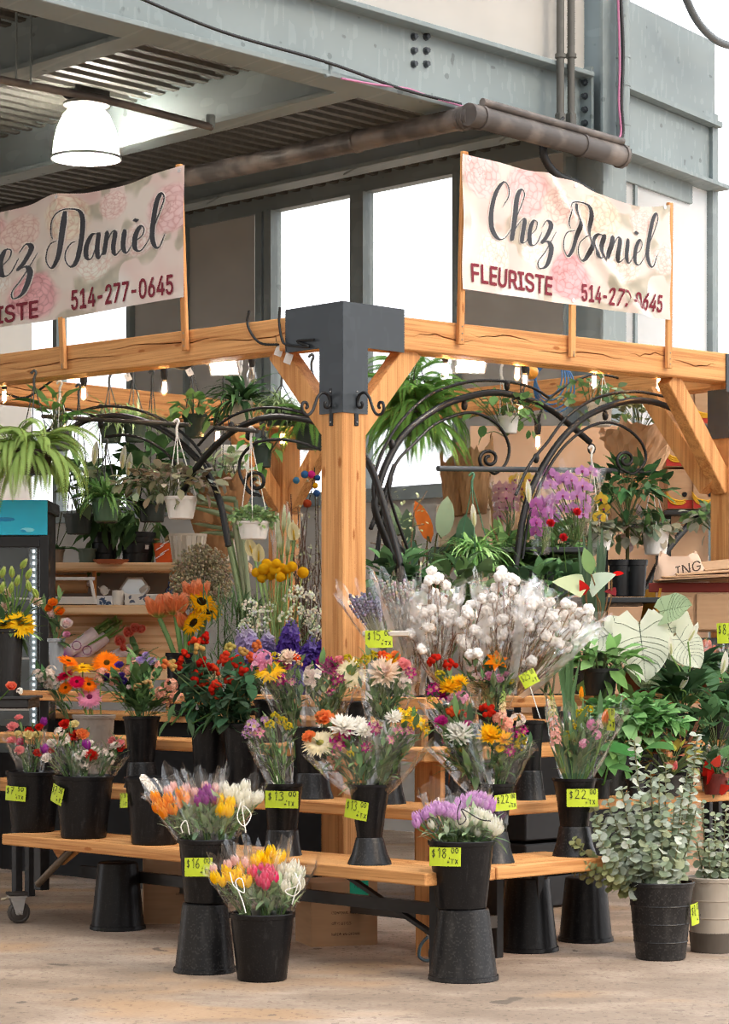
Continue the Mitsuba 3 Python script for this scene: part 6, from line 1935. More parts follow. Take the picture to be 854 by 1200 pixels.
hy = (bk['Q'][1], mouth('Q')[1]); hy2 = (bk['R'][1], mouth('R')[1])
def mk_hy(cl):
    def f(k, p, d, i):
        c = cl[i % len(cl)]
        nb = 9 + i % 4
        for q in range(nb):
            dd = unit(rnd.normal(0, 1, 3) + [0, -.4, .5])
            add('berry', head('ball', c), k, Mat(p + dd * rnd.uniform(.014, .032), z=dd, s=.0125))
    return f
LH = ('#33553a', dict(w=.3, n=4, fold=.15, droop=.6, shape='oval'), .095)
X = [(400, 300), (480, 258), (415, 285), (345, 365), (460, 415), (540, 455), (425, 490), (410, 530), (480, 545), (330, 435), (500, 440)]
stems_group('hypericum_stem', 'red hypericum stem in the left tall black bucket', 'branch', hy, [(150 + x / 5.34, 700 + y / 5.34, rnd.uniform(-.12, .1)) for x, y in X], mk_hy(['#c8301e', '#b8231a', '#d24a2a']), 'red hypericum in the left tall bucket', '#4c5c30', r=.003, leaf=LH, nleaf=14)
X = [(610, 370), (680, 405), (780, 380), (600, 395), (540, 575), (570, 620), (625, 530), (720, 470), (690, 430), (555, 560)]
stems_group('hypericum_stem', 'red hypericum stem in the right tall black bucket', 'branch', hy2, [(150 + x / 5.34, 700 + y / 5.34, rnd.uniform(-.12, .1)) for x, y in X], mk_hy(['#d0402a', '#c22c1e', '#d9603a']), 'red hypericum in the right tall bucket', '#4c5c30', r=.003, leaf=LH, nleaf=14)
X = [(270, 430), (240, 425), (630, 322), (720, 345), (810, 300), (705, 620), (440, 330)]
stems_group('hypericum_stem', 'pale orange hypericum stem among the red ones', 'branch', hy2, [(150 + x / 5.34, 700 + y / 5.34, .08) for x, y in X], mk_hy(['#c9a25e', '#d27a46', '#bfae62']), 'pale hypericum among the red', '#4c5c30', r=.003, leaf=LH, nleaf=8)
k = plant('drooping dark leaves under the red hypericum at the front', name='greenery_bunch', cat='greenery')
c_, z_ = mouth('Q')
for i in range(16):
    p = at(rnd.uniform(195, 300), rnd.uniform(815, 850), c_[1] - .12); d = unit([rnd.normal(-.3, .6), -.4, -.5])
    add('leaf', leaf_s('#3f6238', i % 3, w=.16, n=5, fold=.2, droop=.6, shape='lance'), k, aims(p[None], d[None], np.array([[.12] * 3]))[0])
add('stems', (B().tube(spline([np.array([c_[0], c_[1], z_]), at(222, 830, c_[1] - .1), at(200, 850, c_[1] - .14)], 4), .005, 5, lin('#4f6c3a')).tube(spline([np.array([c_[0], c_[1], z_]), at(260, 830, c_[1] - .1), at(225, 848, c_[1] - .14)], 4), .005, 5, lin('#4f6c3a')), 'leaf', True), k)

cr = stem_bucket('black bucket of craspedia and delphinium left of the post', 330, .34, 800, 40)
def mk_cr(k, p, d, i):
    add('flower_head', head('ball', '#d9a81c', var=i % 2), k, Mat(p, s=.028 + .003 * (i % 3)))
stems_group('craspedia', 'round yellow craspedia ball left of the corner post', 'flower', cr, [(300, 671), (307, 677), (309, 667), (316, 663), (317, 674), (322, 668), (324, 660), (330, 666), (334, 673), (337, 667), (342, 664), (355, 671), (312, 660), (328, 676)], mk_cr, 'yellow craspedia balls', '#7b934c', r=.0035)
def mk_de(cols, hh_):
    def f(k, p, d, i):
        add('flower_spike', head('spike', cols[i % len(cols)], 3.2, 84, .66, var=i % 2), k, Mat(p - Z3 * hh_ * .36 - YA * .12, z=unit(d + [0, -.15, .4]), s=hh_ / 3.4))
    return f
PV = ('#4d3590', '#5a3f9c', '#6d54ac', '#8d7cc0'); LVD = ('#8a76b4', '#a08fc2', '#b9a9cf', '#cfc6d8')
stems_group('delphinium', ['deep violet delphinium spike, left of two beside the post', 'deep violet delphinium spike bending down beside the post', 'violet delphinium spike nearest to the post', 'deep violet delphinium spike, low between the others'], 'flower', cr, [(337, 752), (352, 775), (366, 768), (345, 790)], mk_de([PV], .27), None, r=.004)
stems_group('delphinium', ['pale lilac delphinium spike, left of the violet ones', 'pale lilac delphinium spike with white buds on top', 'lilac delphinium spike leaning left'], 'flower', cr, [(302, 758), (316, 765), (294, 762)], mk_de([LVD], .25), None, r=.004)
def mk_wax(k, p, d, i):
    add('flower_cluster', head('cluster', '#e6e6da', 34, .1, '#cfd6b4', var=i % 3), k, Mat(p, z=unit(d + [0, -.4, .2]), s=.07))
stems_group('waxflower_stem', 'white waxflower stem above the delphiniums', 'flower', cr, [(293, 712), (300, 722), (309, 730), (315, 716), (340, 705), (348, 716), (357, 724), (347, 695), (364, 736), (371, 722), (360, 702), (290, 734), (304, 740), (370, 745), (335, 726)], mk_wax, 'white waxflower stems', '#55703e', r=.003, leaf=('#4f6a44', dict(w=.06, n=3, fold=.2, droop=.5, shape='lance'), .09), nleaf=7)
k = plant('feathery dark green foliage bunch left of the delphiniums', name='greenery_bunch', cat='greenery')
base_ = np.array([*on_L(285, 760, .6)[:2], 1.35])
g = B(); n = 520
o = base_ + rnd.normal(0, 1, (n, 3)) * [.13, .08, .0] + Z3 * rnd.uniform(-.05, .5, n)[:, None]
g.put(leaf_t(.035, 3, .2, .5), aims(o, unit(rnd.normal(0, .6, (n, 3)) + [0, -.2, .8]), .13), vary('#4c6a3e', n))
add('foliage', (g, 'leaf', True), k, kind='stuff')
g = B()
for i in range(12):
    q = base_ + rnd.normal(0, .1, 3) * [1, .6, 0]
    g.tube([[base_[0], base_[1], 1.13], q, q + Z3 * .45], .004, 4, lin('#4a5c34'))
add('stems', (g, 'leaf', True), k)

# strelitzia beaks left of the post
sb = stem_bucket('black bucket of strelitzia stems behind the feathery foliage', 300, .95, 780, 40)
def mk_bird(k, p, d, i):
    add('flower_head', head('bird', mat='satin'), k, aims(p[None], np.array([[-1, -.1, (.15, .35, .45, .35, .2, .5)[i % 6]]]), np.array([[.24] * 3]))[0])
stems_group('strelitzia', 'closed strelitzia bud with a long beak', 'flower', sb, [(258, 592), (262, 604), (272, 598), (268, 623), (278, 628), (283, 612), (276, 586)], mk_bird, 'strelitzia buds left of the post', '#86976c', r=.014, bend=.01)
# calla / gladiolus / pale stems
cb = stem_bucket('black bucket of callas behind the craspedia', 322, .6, 775, 36)
def mk_calla(k, p, d, i):
    add('spathe', head('spathe', '#efe6b8', '#e3c95a', 1.0, .3), k, aims(p[None] - Z3 * .02, unit(np.array([[rnd.normal(-.1, .2), -.35, 1]])), np.array([[.13] * 3]), up=[[0, -1, .3]])[0])
stems_group('calla', ['cream calla lily above the craspedia', 'cream calla lily just left of the craspedia', 'pale calla lily behind the wrapped gladioli'], 'flower', cb, [(303, 655), (297, 648), (345, 630)], mk_calla, None, '#7d9a52', r=.008)
k = thing('gladiolus_bunch', 'cellophane sleeve of closed white gladiolus spikes behind the craspedia', 'bouquet')
for px, py in ((325, 610), (332, 600), (338, 608), (343, 618), (329, 622), (336, 628)):
    p = at(px, py + 28, cb[0][1] + .12)
    add('spike', head('trumpet', '#dfe3c0', '#eef0dc'), k, Mat(p, z=unit([rnd.normal(.05, .1), 0, 1]), s=[.025, .025, .09]))
    add('stem', (B().tube([p, [cb[0][0], cb[0][1] + .08, 1.3]], .005, 5, lin('#86a05c')), 'leaf', True), k)
add('sleeve', (cone_wrap(at(332, 690, cb[0][1] + .12), at(337, 605, cb[0][1] + .12), .04, .11, 77), 'cellophane', True), k)
# grey statice cloud
k = plant('airy beige grey limonium cloud behind the sunflowers', name='limonium_bunch', cat='dried flowers')
c = at(236, 680, on_L(236, 680, .9)[1]); n = 2600
u = unit(rnd.normal(0, 1, (n, 3))) * rnd.uniform(.3, 1, (n, 1)) ** .5 * [.215, .16, .24]
g = B()
oc = trimesh.creation.octahedron() if hasattr(trimesh.creation, 'octahedron') else trimesh.creation.icosphere(subdivisions=0)
g.put((oc.vertices, oc.faces, np.ones((len(oc.vertices), 3))), aims(c + u, rnd.normal(0, 1, (n, 3)), .0075 * rnd.uniform(.6, 1.4, n)), vary('#a89c80', n, .22))
add('florets', (g, 'matte'), k, kind='stuff')
g = B()
for i in range(0, n, 9):
    g.tube([c + u[i] * .25 - Z3 * .1, c + u[i]], .0014, 3, lin('#7b7a5a'), False)
g.tube([c - Z3 * .12, [c[0], c[1], 1.13]], .02, 7, lin('#6d6f4c'))
add('stems', (g, 'matte'), k)
# dry branches with coloured thistle balls
k = thing('dried_branches', 'dry twigs with pink, blue and yellow thistle heads left of the post top', 'dried flowers')
o = np.array([*on_L(360, 700, .75)[:2], 1.4])
g = B(); fl_ = B(); n = 0
for i in range(26):
    p = at(rnd.uniform(338, 376), rnd.uniform(545, 690), o[1] + rnd.normal(0, .07)); mid = (o + p) / 2 + rnd.normal(0, .05, 3)
    P = spline([o, mid, p], 5); g.tube(P, .0028, 4, G('#4c3a2c', .1))
    for q in range(5):
        e_ = P[rnd.integers(4, len(P))]; d = rnd.normal(0, 1, 3); f_ = e_ + unit(d) * .06
        g.tube([e_, f_], .0016, 3, lin('#5a4636'), False)
        fl_.put(leaf_t(.3, 2, 0, .3, 'oval'), aims(np.array([f_] * 3), rnd.normal(0, 1, (3, 3)), .022), vary(['#8f9a6c', '#cfc8ae', '#b8b49a'][q % 3], 3))
add('twigs', (g, 'matte'), k); add('dry_leaves', (fl_, 'leaf', True), k, kind='stuff')
for px, py, col, s in ((365, 556, '#d83a8c', 4.5), (357, 556, '#3f6c9c', 4.5), (369, 569, '#e0a818', 3.5), (347, 563, '#4f86a8', 4), (372, 560, '#39679a', 3.5), (371, 578, '#3d5f92', 4), (360, 590, '#a8482c', 5)):
    add('thistle_head', head('ball', col), k, Mat(at(px, py, o[1]), s=s * o[1] / F))
g = B()
for i in range(160):
    p = at(rnd.uniform(440, 500), rnd.uniform(570, 690), on_R(460, 600, .7)[1] + rnd.normal(0, .06))
    g.put(leaf_t(.35, 2, 0, .3, 'oval'), aims(p[None], rnd.normal(0, 1, (1, 3)), .03), vary(['#9fae7c', '#c9c8a4', '#74864e'][i % 3], 1))
k = thing('blossom_branches', 'thin branches with pale buds right of the post', 'branch')
add('buds', (g, 'leaf', True), k, kind='stuff')
o = np.array([*on_R(462, 700, .75)[:2], 1.35])
for i, (px, py) in enumerate(((445, 590), (455, 640), (520, 655), (540, 650), (470, 620), (500, 640), (485, 600), (448, 660))):
    p = at(px, py, o[1] - .05); g = B(); P = spline([o, (o + p) / 2 + rnd.normal(0, .06, 3), p], 6); g.tube(P, .005, 5, lin('#6c5844'))
    for q in range(4):
        e_ = P[rnd.integers(6, len(P))]; g.tube([e_, e_ + rnd.normal(0, .07, 3)], .003, 4, lin('#75604a'))
    add('branch', (g, 'matte', True), k)
# ---------------------------------------------------------------- hanging plants, left
def hanging(label, px, rim_y, bot_y, wt, wb, Y, col, fol, top=None, cordcol='#e9e6e0', **kw):
    k = plant(label, name='hanging_plant')
    rim, r, ft, h = pot_px(k, px, rim_y, bot_y, wt, wb, Y, col, **kw)
    if top:
        hang(k, ft, r, h, *top, col=cordcol)
    fol(k, rim, r)
    return k


yb = on_L(130, 500, 1.2)[1]
k = plant('big pale green fern hanging at the left edge over the fridge', name='fern', cat='fern')
rim, r, ft, h = pot_px(k, 40, 528, 556, 44, 34, 14.9, '#2e2018')
hang(k, ft, r, h, 40, 440, '#3b3b38')
fern(k, rim, 44, .55, ('#8fae5c', '#aac678'), el=(.2, 1.3), droop=(2.0, 2.9))
fern(k, rim + [-.15, 0, .04], 24, .5, ('#8fae5c', '#aac678'))
hanging('hanging dark pot with tall strap leaves left of the two spider plants', 70, 506, 528, 27, 22, 15.6, '#4a4f4c', lambda k, c, r: leaf_ball(k, c + Z3 * .08, (.16, .14, .18), 26, .22, .12, GR, 'lance', as_parts=True, droop=.8), (70, 452))
hanging('hanging spider plant in a green pot, left one of the pair below the back beam', 130, 497, 519, 27, 21, 15.9, '#3d4d40', lambda k, c, r: strap_fol(k, c, 60, .26, .035, ['#8fb060', '#b8cc94', '#7ba04c']), (128, 440), '#55585a')
hanging('hanging spider plant in a green pot, right one of the pair below the back beam', 158, 495, 518, 28, 22, 15.9, '#3d4d40', lambda k, c, r: strap_fol(k, c, 70, .28, .035, ['#8fb060', '#b8cc94', '#7ba04c']), (156, 435), '#55585a')
hanging('hanging pothos in a dark green pot left of the white dracaena pot', 228, 486, 513, 28, 21, 15.5, '#2c3e33', lambda k, c, r: leaf_ball(k, c + Z3 * .05, (.15, .13, .10), 34, .10, .36, ['#6d9a3c', '#8fb650', '#5a8a34'], 'heart', as_parts=True, down=.5, facing=.5), (225, 425), '#3d3f3e')
hanging('square white pot with long dark strap leaves under the flood lamp', 282, 470, 498, 30, 25, 15.2, '#d9cfc2', lambda k, c, r: strap_fol(k, c, 80, .32, .06, DK + ['#4d7a3a'], droop=1.5, el=(.2, 1.4)), (277, 425), rim=False)
hanging('bushy spider plant in a dark hanging pot left of the post', 328, 478, 500, 40, 30, 15.0, '#23302a', lambda k, c, r: strap_fol(k, c, 170, .24, .028, ['#7d9a5a', '#a3b884', '#67884a', '#8fa870'], droop=2.1), (330, 440), '#3d3f3e')
hanging('trailing pothos in a dark green pot below the arches left of the post', 308, 520, 548, 22, 18, 14.9, '#26382e', lambda k, c, r: leaf_ball(k, c + [0, 0, -.02], (.15, .1, .14), 22, .085, .38, ['#5f9a34', '#7cb04a'], 'heart', as_parts=True, down=.9, facing=.6), (308, 500), '#3d3f3e')
kk = hanging('white hanging pot with dusty pink green hoya on the ring of the left arch', 212, 582, 608, 39, 29, on_L(213, 582, .42)[1], '#e3dfd8', lambda k, c, r: leaf_ball(k, c + [-.06, 0, .09], (.36, .2, .12), 230, .08, .28, ['#8b8f70', '#a89c88', '#6f7c58', '#b8a99a', '#74694f'], 'oval', as_parts=True, down=.4, facing=.4), (207, 497), ribs=0)
hanging('white hanging pot with a fine leaved bushy plant left of the post', 297, 611, 632, 38, 30, on_L(297, 620, .4)[1], '#dfdcd6', lambda k, c, r: leaf_ball(k, c + Z3 * .03, (.14, .12, .07), 420, .035, .3, ['#6f8f4e', '#88a564', '#5a7a3e'], 'oval', down=.3), (294, 506))
hanging('bushy green fern like plant in a green pot above the shelf unit', 124, 584, 611, 35, 27, 15.4, '#4b6a50', lambda k, c, r: strap_fol(k, c, 190, .23, .05, ['#5d8c38', '#4a7a2e', '#76a64c'], droop=1.5, el=(.3, 1.5)), (124, 520), '#3d3f3e')
k = plant('peace lily with two white spathes behind the bushy green plant', name='peace_lily')
c = at(125, 585, 16.0)
pot_on(k, c - Z3 * .16, .14, .09, .07, '#2f3a34')
hang(k, c - Z3 * .16, .09, .14, 118, 480, '#3d3f3e')
for i in range(20):
    a = rnd.uniform(0, 6.28); e_ = rnd.uniform(.3, 1.2)
    add('leaf', leaf_s('#2c4f2a', i % 3, w=.2, n=6, fold=.12, droop=.9, shape='lance'), k, aims(c[None] + rnd.normal(0, .03, (1, 3)), np.array([[math.cos(a) * math.cos(e_), math.sin(a) * math.cos(e_), math.sin(e_)]]), np.array([[rnd.uniform(.25, .38)] * 3]))[0])
for px, py in ((143, 540), (150, 548), (110, 535)):
    p = at(px, py, 15.8)
    add('spathe', head('spathe', '#efeee0', '#e3e0b0', .8, .13), k, aims(p[None] - Z3 * .06, np.array([[.15, -.1, 1]]), np.array([[.17] * 3]), up=[[0, -1, 0]])[0])
    add('flower_stalk', (B().tube(spline([c, (c + p) / 2 + [.02, 0, .02], p - Z3 * .06], 4), .004, 5, lin('#6d8f4a')), 'leaf', True), k)
for lb, px, py, Y, R, n, L, cl, sh_ in (('dark broad leaved plant hanging behind the white hoya pot', 178, 560, 16.2, (.2, .15, .2), 46, .2, DK, 'oval'), ('mottled grey green plant at the left of the shelf unit top', 92, 575, 16.4, (.18, .14, .2), 50, .17, ['#5f7a4c', '#86996c', '#4b6a3c'], 'lance'), ('pale variegated plant hanging behind the strelitzia beaks', 262, 560, 16.3, (.2, .14, .16), 70, .1, ['#9aa884', '#7d9064', '#b9bfa0'], 'oval')):
    k = plant(lb, name='hanging_plant')
    c = at(px, py, Y); pot_on(k, c - Z3 * (R[2] + .1), .14, .1, .08, '#2b3430')
    cords(k, c - Z3 * (R[2] + .1), .1, c + Z3 * .7, .14, '#3d3f3e')
    leaf_ball(k, c, R, n, L, .26, cl, sh_, as_parts=True, facing=.3, droop=.8)
k = thing('white_board', 'white printed paper board hanging behind the left arches', 'sign')
add('board', (xbox(259, 292, 521, 657, 16.4, 16.41, lin('#e6e3dd'), 0), 'matte'), k)
for i, y in enumerate((528, 534, 540, 546, 566)):
    add('printed_line', (xbox(263, 263 + (22, 18, 24, 14, 9)[i], y, y + 1.2, 16.395, 16.399, lin('#a9a6a2'), 0), 'matte'), k)
k = thing('basket', 'whitewashed ribbed wooden basket under the white hanging pot', 'basket')
c = at(220, 662, 15.9)
for i in range(22):
    a = i * 6.283 / 22; d = np.array([math.cos(a), math.sin(a), 0])
    g = B().box(c + d * .108 + Z3 * .1, [.014, .004, .1], (np.cross(d, Z3), unit(d + [0, 0, .0]), unit(Z3 + d * .14)), lin(['#c9bfb0', '#b5aa9a', '#d2c9bc'][i % 3]), .001)
    add('stave', (g, 'matte'), k)
add('rim', (B().lathe([(.118, .19), (.128, .19), (.128, .205), (.118, .205), (.118, .19)], 30, Mat(c), lin('#bfb4a4')), 'matte'), k)
add('base', (B().lathe([(0, .005), (.1, .005), (.1, .02), (0, .02)], 24, Mat(c), lin('#9a8f80')), 'matte'), k)
for i, (px, py, s) in enumerate(((238, 605, 1.), (262, 600, 1.1), (252, 640, .9), (275, 580, 1.0))):
    k = thing('paper_cone', ['kraft paper cone behind the white hanging pot', 'kraft paper cone beside the strelitzia beaks', 'kraft paper cone behind the limonium', 'kraft paper cone under the white board'][i], 'paper wrap')
    p = at(px, py + 22, 16.2)
    b_ = cone_wrap(p, p + [rnd.normal(0, .03), 0, .26 * s], .05, .13 * s, 200 + i, .1)
    b_.c[0] = np.tile(lin('#9a7450'), (b_.n, 1))
    add('paper', (b_, 'matte', True), k)

# ---------------------------------------------------------------- string lights and flood lamps
def bulb_string(label, cord, bulbs, plane):
    k = thing('string_light', label, 'string lights')
    add('cord', (B().tube(spline([plane(*q) for q in cord], 8), .008, 6, lin('#161616')), 'satin', True), k)
    for (px, py, lit) in bulbs:
        p = plane(px, py); s = p[1] / F
        top = p + Z3 * 22 * s
        add('drop_wire', (B().tube([top + Z3 * 10 * s, top], .005, 5, lin('#161616')), 'satin'), k)
        sk = add('socket', (B().lathe([(0, 0), (.018, -.002), (.022, -.012), (.022, -.045), (.017, -.07), (.014, -.075), (0, -.075)], 16, Mat(top), lin('#1b1b1b')), 'satin', True), k)
        m_ = Mat(top - Z3 * .07)
        bl_ = add('bulb', (B().lathe([(.013, 0), (.015, -.02), (.026, -.045), (.031, -.066), (.027, -.088), (.015, -.1), (0, -.104)], 20, m_), 'pane', True), k)
        f = B()
        for q in range(5):
            a = q * 1.257; f.tube([p0_ + top - Z3 * .07 for p0_ in (np.array([.008 * math.cos(a), .008 * math.sin(a), -.02]), np.array([.013 * math.cos(a + .4), .013 * math.sin(a + .4), -.078]))], .0035 if lit else .001, 4)
        if lit:
            add('filament', {**shp(f, 'matte'), 'emitter': {'type': 'area', 'radiance': {'type': 'rgb', 'value': [26.0, 13.0, 4.2]}}}, k)
        else:
            f.c = [np.tile(lin('#8a7a60'), (len(v), 1)) for v in f.v]
            add('filament', (f, 'matte'), k)


bulb_string('string of warm bulbs sagging under the left beam', [(-20, 470), (5, 462), (30, 466), (60, 447), (75, 438), (100, 432), (150, 434), (175, 432), (188, 424), (215, 432), (230, 424), (262, 417), (290, 416), (306, 410)],
            [(5, 465, 1), (98, 461, 1), (192.5, 453, 1), (295, 437, 0)], lambda x, y: on_L(x, y, .22))
bulb_string('string of warm bulbs sagging under the right beam', [(470, 402), (500, 408), (521, 410), (545, 416), (575, 420), (606, 418), (640, 420), (672, 422), (695, 424), (730, 428), (760, 430), (775, 431), (800, 424)],
            [(522, 432, 1), (606, 436, 1), (696, 446, 1), (772, 450, 1)], lambda x, y: on_R(x, y, .2))
bulb_string('string of warm bulbs hanging lower, deep inside the right bay', [(560, 400), (590, 408), (618, 425), (612, 460), (600, 470), (622, 480), (630, 500), (640, 470), (690, 440), (735, 446), (755, 455)],
            [(615, 446, 1), (610, 482, 1), (630, 518, 1), (734, 462, 1), (758, 462, 1)], lambda x, y: on_R(x, y, .95))
bulb_string('string with two warm bulbs deep inside the left bay', [(60, 500), (74, 480), (100, 485), (200, 500), (255, 490), (300, 480), (330, 470)], [(75, 506, 1), (255, 512, 1), (331, 514, 1)], lambda x, y: on_L(x, y, 1.0))


def flood(label, px, py, plane, w, hgt, lit, yaw):
    k = thing('flood_lamp', label, 'lamp')
    c = plane(px, py); d = unit([yaw, -.75, -.62]); x = unit(np.cross(d, Z3)); u = np.cross(x, d); s = c[1] / F
    w, hgt = w * s / 2, hgt * s / 2
    add('housing', (B().box(c - d * .02, [w, .03, hgt], (x, d, u), lin('#c9cbca'), .012), 'satin'), k)
    add('bezel', (B().box(c + d * .014, [w * .98, .006, hgt * .98], (x, d, u), lin('#d8dad8'), .004), 'satin'), k)
    pn = B().box(c + d * .022, [w * .8, .002, hgt * .74], (x, d, u), (.9, .9, .88))
    add('light_panel', {**shp(pn, 'matte'), 'emitter': {'type': 'area', 'radiance': {'type': 'rgb', 'value': [34.0, 33.0, 30.0] if lit else [9.0, 8.6, 7.6]}}}, k)
    add('bracket', (B().tube([c + x * (w + .01), c + x * (w + .01) - d * .03 + Z3 * .11, c - x * (w + .01) - d * .03 + Z3 * .11, c - x * (w + .01)], .008, 6, lin('#b4b6b4')), 'satin'), k)
    return k


flood('dull silver flood lamp under the left beam beside the dark bulb', 263, 428, lambda x, y: on_L(x, y, .3), 38, 26, 0, -.15)
flood('bright white flood lamp under the right beam beside the fern', 551, 424, lambda x, y: on_R(x, y, .32), 40, 30, 1, .2)
for pts, lb, pl2 in (([(292, 364), (290, 380), (298, 396), (308, 403), (326, 404)], 'black cable hanging off the left beam near the bracket', lambda x, y: on_L(x, y, -.02)),
                ([(328, 360), (327, 376), (330, 396), (336, 404), (362, 406), (348, 400), (368, 398)], 'black cable looped beside the grey bracket', lambda x, y: on_L(x, y, -.025))):
    add('cable', (B().tube(spline([pl2(*q) for q in pts], 6), .0075, 6, lin('#161616')), 'satin', True), label=lb, cat='cable')
for i, (px, py) in enumerate(((327, 412), (338, 421))):
    c = on_L(px, py, .02) - YA * .03
    k = thing('paper_tag', ['left small white paper tag hanging on the left brace', 'right small white paper tag hanging on the left brace'][i], 'tag')
    add('paper', (B().box(c, [.022, .0012, .03], (unit([1, .3, -.35]), unit([-.3, 1, 0]), unit([.35, 0, 1])), lin('#cfccc6')), 'matte'), k)
    add('string', (B().tube([c + [-.01, 0, .03], c + [-.02, 0, .09]], .0015, 4, lin('#1a1a1a')), 'matte'), k)
for i, (px, py, q) in enumerate(((150, 442, 'white slip of paper hanging under the left beam'), (84, 439, 'small white card under the left beam near the stake'), (222, 436, 'white slip hanging at the far end behind the left beam'))):
    k = thing('paper_tag', q, 'tag')
    c = on_L(px, py, .3)
    add('paper', (B().box(c, [.02, .001, .024], (unit([1, .4, .5]), unit([-.4, 1, 0]), unit([-.5, 0, 1])), lin('#d9d5ce')), 'matte'), k)
    add('string', (B().tube([c, c + Z3 * .09], .0015, 4, lin('#2a2a2a')), 'matte'), k)

# ---------------------------------------------------------------- right bay
k = plant('huge Boston fern hanging right of the corner post', name='fern', cat='fern')
cf = on_R(485, 480, .95)
pot_on(k, cf - Z3 * .16, .18, .13, .1, '#2b3a2c')
cords(k, cf - Z3 * .16, .13, cf + Z3 * .45, .18, '#3d3f3e')
fern(k, cf, 70, .5, ('#5f8f42', '#86b45c'), el=(-.1, 1.35), droop=(1.3, 2.5))
fern(k, cf + [0.02, -.05, -.08], 40, .46, ('#5f8f42', '#86b45c'))
fern(k, cf + [-.02, 0, .16], 26, .46, ('#5f8f42', '#86b45c'))
k = plant('dark green fern hanging behind the left brace beside the post', name='fern', cat='fern')
c = on_L(365, 500, 1.0)
pot_on(k, c - Z3 * .14, .15, .11, .09, '#24332a')
cords(k, c - Z3 * .14, .11, c + Z3 * .42, .15, '#3d3f3e')
fern(k, c + Z3 * .05, 40, .36, ('#4a7434', '#6b9248'))
struct('wall_partition', B().box(at(690, 590, 17.1) * [1, 1, 0] + [0, 0, 1.57], [.85, .02, 1.57], AX_X, lin('#d3b090')), 'matte', label='tan partition board at the back of the right bay', cat='wall')
hanging('white hanging pot with trailing vine under the right flood lamp', 596, 488, 508, 24, 19, 15.0, '#e4e2dd', lambda k, c, r: leaf_ball(k, c + [-.02, 0, .03], (.26, .15, .16), 60, .075, .33, ['#5f8a3c', '#7ba654', '#486f30'], 'oval', as_parts=True, down=.7, facing=.4), (587, 428))
hanging('white hanging pot with trailing vine high up near the blue cable', 703, 472, 500, 30, 24, 15.9, '#d9d6d0', lambda k, c, r: leaf_ball(k, c + [-.05, 0, .03], (.3, .18, .17), 80, .07, .33, ['#6b8a54', '#8aa674', '#55743f'], 'oval', as_parts=True, down=.7, facing=.4), (706, 430))
k = thing('cable_coil', 'coil of blue cable hung on the back beam', 'cable')
c = at(643, 440, 16.3)
for q in range(5):
    P = [c + [(.09 + .012 * q) * math.cos(t) + .01 * q, .01 * q, (.14 + .008 * q) * math.sin(t) - .02 * q] for t in np.linspace(0, 6.6, 30)]
    add('loop', (B().tube(P, .006, 5, lin('#35689c')), 'satin', True), k)
k = thing('globe_lamp', 'small round orange lamp glass among the deep bulbs', 'lamp')
add('globe', (B().ball(at(622, 436, 16.0), .05, 2, lin('#e09a3c')), 'gloss', True), k)
add('collar', (B().lathe([(0, .045), (.02, .045), (.02, .075), (0, .075)], 14, Mat(at(622, 436, 16.0)), lin('#20201f')), 'satin'), k)

# kraft paper bouquets and brown bags
def kraft(label, px, y0, y1, w0, w1, Y, col='#a17a55', fill=None, seed=0):
    k = thing('kraft_bouquet', label, 'bouquet')
    s = Y / F
    b_ = cone_wrap(at(px, y1, Y), at(px, y0, Y), w0 / 2 * s, w1 / 2 * s, seed, .12, flare=1.1)
    b_.c[0] = np.tile(lin(col), (b_.n, 1)) * (1 + rnd.normal(0, .05, (b_.n, 1)))
    add('paper', (b_, 'matte', False), k)
    if fill:
        fill(k, at(px, y0, Y), w1 / 2 * s)
    return k


kraft('kraft paper sleeve, left one of two behind the grey rod', 533, 540, 605, 24, 34, 15.6, seed=301)
kraft('kraft paper sleeve, right one of two behind the grey rod', 556, 526, 602, 28, 44, 15.5, '#a8825c', seed=302)
kraft('large crumpled kraft paper bouquet with eucalyptus at the top right', 750, 500, 563, 34, 96, 16.4, '#c9a380', lambda k, c, r: leaf_ball(k, c + Z3 * .05, (r, r * .6, .14), 90, .055, .42, ['#8b9a78', '#6f8460', '#a8b090', '#587048'], 'round', as_parts=True, facing=.3), seed=303)
kraft('kraft paper sleeve holding orchids in the centre of the right bay', 592, 575, 640, 30, 36, 15.3, '#b5916c', seed=304)
k = thing('basket', 'cream plastic crate behind the hanging kraft sleeves', 'crate')
add('body', (xbox(515, 575, 594, 640, 15.7, 16.0, lin('#c9b49a'), .01), 'matte'), k)
add('rim', (xbox(513, 577, 591, 597, 15.68, 16.02, lin('#d6c4ac'), .005), 'matte'), k)

# orchids in cellophane
def orchids(label, col, spots, Y, wrap, seed):
    k = thing('orchid_bouquet', label, 'bouquet')
    g = B()
    for px, py in spots:
        p = at(px, py, Y + rnd.normal(0, .05))
        add('flower', head('orchid', col, var=int(px) % 3), k, Mat(p, z=unit([rnd.normal(0, .35), -1, rnd.normal(.1, .2)]), s=9 * Y / F))
        g.tube(spline([at(wrap[0], wrap[2], Y), (p + at(wrap[0], wrap[2], Y)) / 2 + [.03, 0, 0], p], 4), .003, 4, lin('#6a7f4a'))
    add('stems', (g, 'leaf', True), k)
    add('cellophane_wrap', (cone_wrap(at(wrap[0], wrap[2], Y), at(wrap[0], wrap[1], Y), .05, wrap[3] / 2 * Y / F, seed, .2), 'cellophane', True), k)


